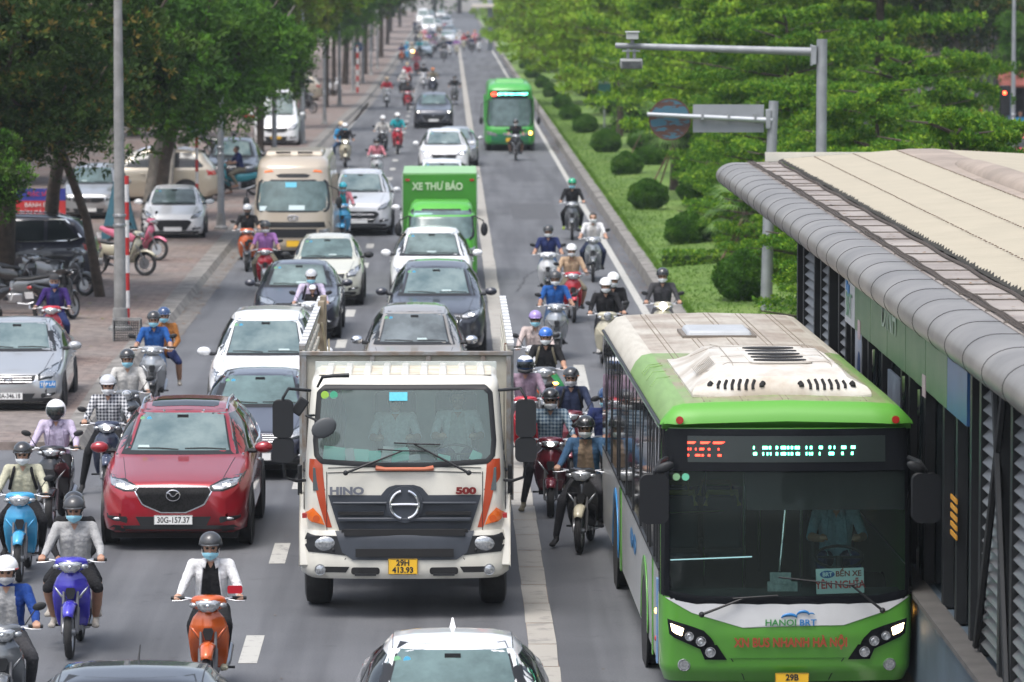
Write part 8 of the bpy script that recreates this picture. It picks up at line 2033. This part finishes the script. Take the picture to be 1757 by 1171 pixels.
x = ride(592, 166, 'scooter', 'cream', 'cream scooter carrying two people near the left kerb', 'rider in dark maroon with a white helmet on the cream scooter', 'black', 'black', helmet=HK['white'], lit=True)
person((x - .15, 166.2), 'pillion', 'passenger in a sky blue top and tan cap behind the dark maroon rider', K['sky'], K['jeans'], helmet=HK['tan'], mask=WHITEMASK)
x = ride(657, 176, 'scooter', 'black', 'black scooter left of a red one, midway up the road', 'rider in a pale grey top on the black scooter midway up the road', 'offw', 'charcoal', helmet=HK['white'], mask=GREYMASK, accent='silver')
x = ride(682, 178.5, 'scooter', 'red', 'red scooter midway up the road right of a black one', 'rider in a teal top and white helmet on the red scooter', 'teal', 'red', helmet=HK['white'])
# right-hand bus lane riders
x = ride(885, 172, 'under', 'black', 'black motorbike right in front of the small city bus', 'rider in black raising an arm in front of the small city bus', 'black', 'black', forearm='skin', calf='skin', helmet=HK['black'], mask=WHITEMASK, accent='silver')
x = ride(982, 120.2, 'under', 'grey', 'grey motorbike, farthest of the loose group in the bus lane', 'rider in black with a green helmet, farthest of the loose group in the bus lane', 'black', 'black', helmet=HK['green'], mask=BLUEMASK, accent='grey', nomirror=1, shoes=c_('lime', (.3, .4, .08)))
x = ride(1018, 103.8, 'under', 'silver', 'silver motorbike near the right edge line', 'bareheaded rider in a white short-sleeved shirt near the right edge line', 'white', 'dnavy', forearm='skin', helmet=None, mask=WHITEMASK, accent='silver', fender='grey', front=K['offw'])
x = ride(941, 98, 'scooter', 'white', 'white scooter with a forked white front in the bus lane', 'rider in a navy T-shirt and black helmet on the white scooter', 'navy', 'jeans', forearm='skin', helmet=HK['matte'], mask=WHITEMASK, fender='black')
x = ride(981, 91.5, 'under', 'red', 'bright red motorbike in the middle of the bus lane', 'rider in a tan vest with a white cap helmet on the bright red motorbike', 'tan', 'khaki', forearm='skin', calf='skin', helmet=HK['white'], mask=WHITEMASK, jacket=2, front=K['tan'], accent='silver')
x = ride(953, 82.6, 'scooter', 'silver', 'silver scooter with red edges leading the bus lane group', 'rider in a royal blue V-neck T-shirt and jeans on the silver scooter with red edges', 'blue', 'jeans', forearm='skin', helmet=HK['matte'], mask=WHITEMASK, accent='grey', fender='grey', skin=1)
x = ride(1040, 80.5, 'vespa', 'cream', 'cream scooter with two riders just behind the express bus', 'rider in a black hooded top and black and white helmet on the cream scooter', 'black', 'black', helmet=HK['white'], band=HK['black'], mask=WHITEMASK, shoes=K['offw'], lit=False)
pr = MB(); pr.box(x + .02, 80.6 - .05, 1.17, .20, .01, .045); pr.box(x + .0, 80.6 - .055, 1.11, .14, .01, .03)
person((x + .16, 80.75), 'pillion', 'passenger in black with a white helmet behind the hooded rider', K['black'], K['black'], helmet=HK['white'], mask=WHITEMASK)
x = ride(1138, 83, 'vespa', 'cream', 'scooter with a glowing headlamp half hidden behind the express bus roof', 'rider in a charcoal rain jacket at the right edge of the bus lane', 'charcoal', 'charcoal', helmet=HK['black'], mask=WHITEMASK, lit=True, accent='cream')
x = ride(919, 73.2, 'scooter', 'white', 'white scooter close to the lane separator', 'rider in a pale pink hooded top, purple helmet and sunglasses on the white scooter', 'pale', 'khaki', helmet=HK['purple'], jacket=1)
sg_ = MB(); sg_.box(x - .035, 73.3 - .112, 1.513, .055, .012, .035); sg_.box(x + .035, 73.3 - .112, 1.513, .055, .012, .035); sg_.box(x, 73.3 - .115, 1.523, .12, .008, .008); sgo = sg_.build('sunglasses', M_BLACK); pp = [o for o in C.objects if o.get('label', '').startswith('rider in a pale pink')][0]
sgo.location = (-pp.location.x, -pp.location.y, 0); adopt(sgo, pp)
x = ride(937, 69.2, 'under', 'grey', 'grey motorbike with an amber signal lit behind the mauve rider', 'rider in a black T-shirt with backpack straps and a blue helmet', 'black', 'green', forearm='skin', calf='skin', helmet=HK['blue'], mask=WHITEMASK, straps=K['khaki'], accent='orange', nomirror=1)
MB().ell((x + .17, 69.3 - .56, .80), (.05, .02, .025), 10, 6).build('signal_glow', M_AMBLIT, None); g_ = bpy.data.objects['signal_glow']; bk_ = [o for o in C.objects if o.get('label', '').startswith('grey motorbike with an amber')][0]; g_.location = (-bk_.location.x, -bk_.location.y, 0); adopt(g_, bk_)
x = ride(899, 64.3, 'under', 'red', 'red motorbike beside the lorry mirrors', 'rider in a mauve shirt and full-face helmet beside the lorry mirrors', 'mauve', 'charcoal', helmet=HK['navy'], hk='full', band=HK['white'], mask=None, X=1.12)
x = ride(975, 62.2, 'scooter', 'maroon', 'dark scooter wedged behind the maroon scooter', 'rider in a navy jacket and black and orange helmet behind the blue checked rider', 'dnavy', 'black', helmet=HK['black'], band=HK['orange'], mask=GREYMASK, straps=K['black'], X=1.74)
x = ride(948, 58.6, 'scooter', 'maroon', 'maroon scooter with a chrome V front and lamp on, right of the lorry', 'rider in a blue checked shirt on the maroon scooter, one foot down', 'plaidb', 'charcoal', pose='footdown', accent='silver', lit=True, helmet=HK['black'], band=HK['red'], mask=WHITEMASK, shoes=K['khaki'], X=1.36)
x = ride(1020, 58.8, 'under', 'black', 'black motorbike hidden behind the rear of the express bus', 'rider with a navy helmet and blue mask behind the rear corner of the express bus', 'navy', 'black', helmet=HK['navy'], X=2.12)
x = ride(993, 54.9, 'under', 'black', 'black motorbike with a cream front fender pressed against the express bus', 'rider in a brown T-shirt under a denim jacket looking aside, next to the express bus', 'denim', 'charcoal', pose='footdown', front=K['brown'], fender='cream', accent='silver', helmet=HK['black'], mask=WHITEMASK, X=1.72, nomirror=1, rz=-.14)
# far riders
FARR = [(664, 243, 'scooter', 'white', 'red', 'tan', 0, 'red jacketed rider near the left kerb in the distance'), (693, 262, 'under', 'black', 'offw', 'white', 0, 'rider in off-white, left of a pair in the distance'), (700, 236, 'under', 'red', 'charcoal', 'black', 0, 'dark rider just in front of the distant pair'),
        (727, 282, 'scooter', 'white', 'black', 'matte', 0, 'rider in black on a white-fronted scooter in the distance'), (743, 268, 'under', 'dblue', 'khaki', 'orange', 1, 'rider with an orange helmet and headlamp on in the distance'), (780, 247, 'vespa', 'grey', 'black', 'black', 0, 'rider in black by the lane separator in the distance'),
        (715, 322, 'scooter', 'red', 'pink', 'red', 0, 'rider in hot pink in the distance'), (699, 284, 'under', 'red', 'red', 'tan', 0, 'rider in red behind the distant pair'), (690, 366, 'under', 'orange', 'navy', 'black', 0, 'leftmost far rider on an orange motorbike by the kerb'), (699, 374, 'scooter', 'sky', 'sky', 'cyan', 0, 'far rider in sky blue beside the kerb'),
        (707, 370, 'scooter', 'cream', 'beige', 'tan', 2, 'far rider with an amber light beside the pale blue-grey sedan'), (762, 372, 'under', 'grey', 'charcoal', 'black', 0, 'far rider in charcoal left of two pale scooters'), (772, 396, 'scooter', 'white', 'navy', 'white', 0, 'far rider on a white scooter, right of the pale blue-grey sedan'),
        (784, 402, 'scooter', 'cream', 'violet', 'tan', 0, 'far rider on a cream scooter beside the lane separator'), (796, 428, 'scooter', 'cream', 'red', 'red', 0, 'far rider in red in the bus lane, left of the pack'), (810, 412, 'under', 'black', 'dnavy', 'orange', 0, 'far rider in dark navy in the middle of the bus lane pack'),
        (822, 418, 'scooter', 'white', 'charcoal', 'black', 0, 'far rider at the right of the bus lane pack'), (803, 440, 'under', 'black', 'black', 'orange', 0, 'far rider in black behind the bus lane pack'), (744, 402, 'under', 'black', 'maroon' if False else 'mauve', 'black', 1, 'far rider with a bright headlamp above the pale blue-grey sedan'),
        (735, 440, 'under', 'dblue', 'violet', 'black', 0, 'far rider in violet in the mixed lane crowd'), (722, 448, 'scooter', 'grey', 'beige', 'tan', 0, 'far rider in beige at the left of the mixed lane crowd'), (716, 470, 'under', 'black', 'charcoal', 'black', 0, 'far dark rider at the kerb side of the mixed lane crowd'), (729, 480, 'scooter', 'red', 'pink', 'white', 0, 'far rider in pink in the mixed lane crowd'),
        (742, 474, 'under', 'black', 'navy', 'navy', 0, 'far rider in navy in the mixed lane crowd'), (754, 450, 'scooter', 'silver', 'offw', 'black', 0, 'far rider in off-white beside the far white sedan'), (755, 500, 'under', 'grey', 'tan', 'tan', 0, 'far rider in tan behind the mixed lane crowd'), (722, 520, 'under', 'black', 'black', 'black', 0, 'hazy far rider in black near the left kerb'), (712, 560, 'scooter', 'grey', 'navy', 'white', 0, 'hazy far rider by the kerb under the dark trees'),
        (731, 415, 'scooter', 'cream', 'tan', 'white', 0, 'far rider in tan beyond the pale blue-grey sedan'), (748, 425, 'under', 'blue' if 0 else 'dblue', 'grey', 'red', 0, 'far rider in grey with a red helmet beyond the pale blue-grey sedan'), (789, 455, 'scooter', 'white', 'offw', 'pink' if 0 else 'white', 0, 'far rider in off-white on the lane separator'), (815, 455, 'under', 'red', 'pink', 'orange', 0, 'far rider in pink behind the bus lane pack'),
        (720, 392, 'under', 'black', 'teal', 'black', 0, 'far rider in teal left of the pale blue-grey sedan'), (761, 425, 'under', 'black', 'khaki', 'green', 0, 'far rider in khaki with a green helmet in the mixed lane'), (737, 520, 'scooter', 'silver', 'white', 'silver', 0, 'hazy far rider in white in the mixed lane crowd'), (764, 540, 'under', 'grey', 'red', 'black', 0, 'hazy far rider in red by the far people carrier')]
for i, (px, Y_, stl, col, sh, hl, lit, lb) in enumerate(FARR):
    x = CX(px, Y_)
    b_ = bike((x, Y_ + .1), stl, BK[col], 'motorbike of the ' + lb, lit=bool(lit), group='far motorbikes', nomirror=(Y_ > 330))
    if lit == 2: 
        g_ = MB().ell((.1, -.56, .93), (.10, .03, .10), 10, 6).build('signal_glow', M_AMBLIT, b_)
    person((x, Y_ + .1), 'peg' if stl == 'under' else 'scooter', lb, K[sh], K['charcoal'], helmet=HK[hl], mask=WHITEMASK if i % 2 else None, group='far riders')
# parked and standing things on the left pavement
def parked(px, Y_, stl, col, lb, rz, X=None, z=.12):
    b_ = bike((CX(px, Y_) if X is None else X, Y_), stl, BK[col], lb, group='motorbikes parked on the left pavement', rz=rz, lean=.08, accent=BK['silver']); b_.location.z = z; return b_
parked(0, 95.5, 'under', 'black', 'black motorbike parked nose-out beside the big dark tree', .9, X=-9.5)
parked(0, 92.0, 'under', 'grey', 'black motorbike with a dangling mirror parked side-on under the SUV', -1.5, X=-9.1); parked(0, 90, 'under', 'black', 'motorbike seen from behind right of the riding man in purple', 2.7, X=-8.1)
parked(0, 104, 'under', 'cream', 'motorbike with a cream fender parked behind the near lamp post', 1.2, X=-7.85); parked(0, 109.5, 'under', 'pink', 'pink motorbike parked behind the near lamp post', 1.15, X=-7.9)
parked(0, 166, 'under', 'black', 'black motorbike parked side-on in front of the white van', 1.45, X=-8.1); parked(0, 172, 'scooter', 'black', 'dark scooter parked by the white van', 1.2, X=-8.9)
parked(0, 215, 'scooter', 'black', 'dark scooter parked beyond the white van', .8, X=-7.7); parked(0, 262, 'scooter', 'white', 'white scooter parked far up the pavement', .5, X=-6.9)
for i, (x, y, stl, cl, rz_2) in enumerate([(-9.9, 88.5, 'scooter', 'black', -1.3), (-8.7, 97.5, 'scooter', 'grey', 1.1), (-9.0, 160, 'under', 'black', 1.35), (-9.4, 150, 'scooter', 'red', 1.2), (-8.3, 155, 'under', 'dblue', 1.3), (-9.2, 205, 'under', 'red', 1.0), (-7.6, 228, 'under', 'black', .9)]):
    parked(0, y, stl, cl, ['black scooter at the very left edge under the dark SUV', 'grey scooter nose-on behind the rear of the dark SUV', 'black motorbike second in the pavement row before the white van', 'red scooter at the near end of the pavement row before the white van', 'dark blue motorbike in the pavement row before the white van', 'red motorbike parked left of the far lamp posts', 'black motorbike parked by the far lamp posts'][i], rz_2, X=x)
b_ = parked(0, 142, 'under', 'teal', 'teal motorbike under the man in a navy shirt', -1.25, X=-6.9)
person((-6.9, 142), 'footdown', 'man in a navy T-shirt sitting sideways-on on a parked motorbike before the black pickup', K['navy'], K['khaki'], forearm='skin', shoes='skin', mask=None, rz=-1.25, z=.12, skin=1)
# people inside the lorry and the bus
person((TX - .12, TY + 1.40), 'driver', 'passenger in a white T-shirt in the middle of the lorry cab', K['white'], K['charcoal'], forearm='skin', z=1.28, mask=None, s=.98, group='people in cabs')
person((TX + .60, TY + 1.25), 'driver', 'lorry driver in a white shirt with a dark band at the wheel', K['white'], K['navy'], forearm='skin', z=1.30, mask=None, front=K['offw'], group='people in cabs')
person((BX + .60, BY + 1.42), 'driver', 'bus driver in a light blue shirt and white mask behind the wheel', c_('driver_blue', (.26, .42, .52)), K['navy'], forearm='skin', z=.86, mask=WHITEMASK, jacket=1, group='people in cabs')
# people on the far pavement at the right
person((19.2 - 3.8, 181), 'stand', 'person in lilac glimpsed through the median trees', K['lilac'], K['navy'], mask=None, group='people across the road'); person((21.6, 184), 'stand', 'person in pink glimpsed through the median trees', K['pink'], K['charcoal'], mask=None, group='people across the road', z=.12)
person((23.0, 176), 'stand', 'person in blue by the shop posts across the road', K['sky'], K['black'], mask=None, group='people across the road', z=.12)
# ---------------------------------------------------------------- buildings
def building(x0, x1, y0, y1, h, wall, label, floors, face='y', awn=None, nw=5):
    root = empty('shop_house', ((x0 + x1) / 2, (y0 + y1) / 2, .1), 0, label, 'building', 'buildings behind the trees')
    w, d = x1 - x0, y1 - y0
    MB().box(0, 0, h / 2, w, d, h).build('wall', wall, root)
    MB().box(0, 0, h + .12, w + .3, d + .3, .24).build('roof', M_CONC, root)
    fh = h / floors
    for s in ((-1, 1)):
        for fl in range(floors):
            b = MB(); 
            for k in range(nw):
                yy = -d / 2 + d * (k + .5) / nw
                wo = MB(); wo.box(s * w / 2, yy, fh * fl + fh * .52, .06, d / nw * .6, fh * .6 if fl else fh * .8); o = wo.build('window' if fl else 'shopfront', M_GLASSD, root)
                f_ = MB(); f_.box(s * (w / 2 + .02), yy, fh * fl + fh * .52, .06, .06, fh * .6); f_.build('window_frame', M_CONC, o)
    for fl in range(floors):
        for k in range(3):
            xx = -w / 2 + w * (k + .5) / 3; o = MB().box(xx, -d / 2, fh * fl + fh * .52, w / 3 * .6, .06, fh * .6).build('window' if fl else 'shopfront', M_GLASSD, root)
    if awn:
        b = MB(); b.prism([(-d / 2 - 1.6, 2.5), (-d / 2, 3.1), (-d / 2, 2.95), (-d / 2 - 1.6, 2.4)], -w / 2, w / 2, 'YZ'); b.build('awning', awn, root)
    return root
WG = mat('wall_grey', (.20, .20, .19), .85, noise=(.5, .4)); WD = mat('wall_dark', (.05, .045, .05), .85, noise=(.6, .5)); WO = mat('wall_ochre', (.32, .26, .16), .85, noise=(.5, .3)); AWR = mat('awning_red', (.22, .06, .045), .7, noise=(2, .3))
building(23.5, 36, 188, 200, 9, WD, 'dark shop house with a faded red awning across the road at the top right', 3, awn=AWR)
building(24.5, 36, 204, 222, 11, WG, 'grey shop house behind the red awning shop', 3); building(25, 38, 226, 250, 10, WO, 'ochre house farther along the opposite side', 3); building(25.5, 38, 256, 290, 12, WG, 'long grey house far along the opposite side', 3, nw=8); building(26, 40, 300, 360, 12, WO, 'far ochre block behind the median trees', 3, nw=10)
building(-30, -19, 110, 140, 10, WG, 'grey shop house behind the dark pavement trees', 3); building(-30, -18, 146, 190, 11, WD, 'dark house behind the parked champagne SUV', 3); building(-30, -17, 200, 260, 11, WO, 'ochre house far behind the white van', 3, nw=8); building(-28, -15, 270, 380, 12, WG, 'long grey block far along the left side', 3, nw=12)
# street things across the road
tree('street_tree', 20.2, 176, 'dark', 6.3, 1.2, 'old pale-trunked tree with tangled bare limbs across the road', .35, (.3, 0), bark=M_BARKL); tree('street_tree', 26, 176, 'dark', 6.2, 1.5, 'dark tree filling the top right corner', .2); tree('street_tree', 20.4, 200, 'dark2', 6.5, 1.6, 'dark tree behind the old pale-trunked tree', .2)
tree('street_tree', 22.4, 168, 'green', 4.6, .62, 'bright green small tree at the right edge across the road', .07); tree('street_tree', 16, 215, 'far', 6, 1.7, 'dark tree across the road behind the tiered trees', .2); tree('street_tree', 21, 240, 'dark', 6.5, 1.8, 'broad dark tree farther across the road', .2)
for i, (x, y, s) in enumerate([(12.9, 133, .45), (13.2, 126, .5), (12.2, 119, .5), (10.8, 121, .5), (15.4, 139, .5), (9.9, 128, .5), (14.1, 140, .42)]):
    tree('median_shrub', x, y, 'olive' if i in (0, 4, 6) else 'green', 1.35, s, ['yellow-green young shrub right of the station roof ridge', 'leafy shrub behind the station ridge', 'green shrub behind the station roof, left of the ridge', 'green shrub just right of the camera mast foot', 'yellow-green shrub by the red sedan', 'green shrub left of the camera mast', 'small yellow-green shrub beside the blue lamp post'][i], .05, cat='shrub', base=.3, group='shrubs on the median')
X_, Y_ = CX(1683, 172), 172; striped_post(X_, Y_, 2.2, 'red and white striped post across the road', r=.10, seg=.42, z=.12)
lamp_post(CX(1739, 150), 150, 'slim grey lamp post at the top right corner', 9, .08, base=.3); 
root = empty('traffic_signal', (CX(1731, 119), 119, .3), 0, 'traffic signal on a blue-grey pole with its red lamp lit at the right edge', 'traffic light')
MB().tube([(0, 0, -.1), (0, 0, 3.7)], .07, 10).build('pole', mat('pole_blue_grey', (.08, .12, .17), .6), root); b = MB(); b.box(-.10, 0, 3.55, .26, .22, .8); hd_ = b.build('signal_head', M_BLACK, root, bevel=.02); MB().ell((-.12, -.12, 3.75), (.05, .02, .05), 14, 7).build('red_lamp', mat('lamp_red', (1, .05, .02), .3, emit=((1, .06, .02), 6)), hd_)
# closing trees at the bend
for i, (x, y, s, z) in enumerate([(-16, 700, 3.2, 10), (-10, 780, 3.4, 11), (2, 860, 3.6, 11), (10, 800, 3.4, 11), (18, 760, 3.4, 11), (-26, 690, 3.2, 10), (-3, 900, 3.8, 12)]):
    tree('far_tree', x, y, 'far', z, s, ['hazy tree left of the bend', 'hazy tree at the bend, second from the left', 'hazy tree closing the end of the road', 'hazy tree right of the road end', 'hazy tree farther right of the road end', 'hazy tree far left of the bend', 'palest tree in the middle of the road end'][i], .4, group='hazy trees closing the road')
# haze
m = bpy.data.materials.new('haze_air'); m.use_nodes = True; m.node_tree.nodes.clear(); o_ = m.node_tree.nodes.new('ShaderNodeOutputMaterial'); pv = m.node_tree.nodes.new('ShaderNodeVolumePrincipled')
pv.inputs['Color'].default_value = (.86, .93, 1, 1); pv.inputs['Density'].default_value = .00021; pv.inputs['Anisotropy'].default_value = .2
m.node_tree.links.new(pv.outputs[0], o_.inputs['Volume'])
hz = MB(); hz.box(0, 740, 14.4, 1000, 1620, 30.8); ho = hz.build('haze', m, smooth=0); tag(ho, kind='stuff')
for o in list(C.objects):
    if o.type == 'MESH' and not o.data.materials: pass
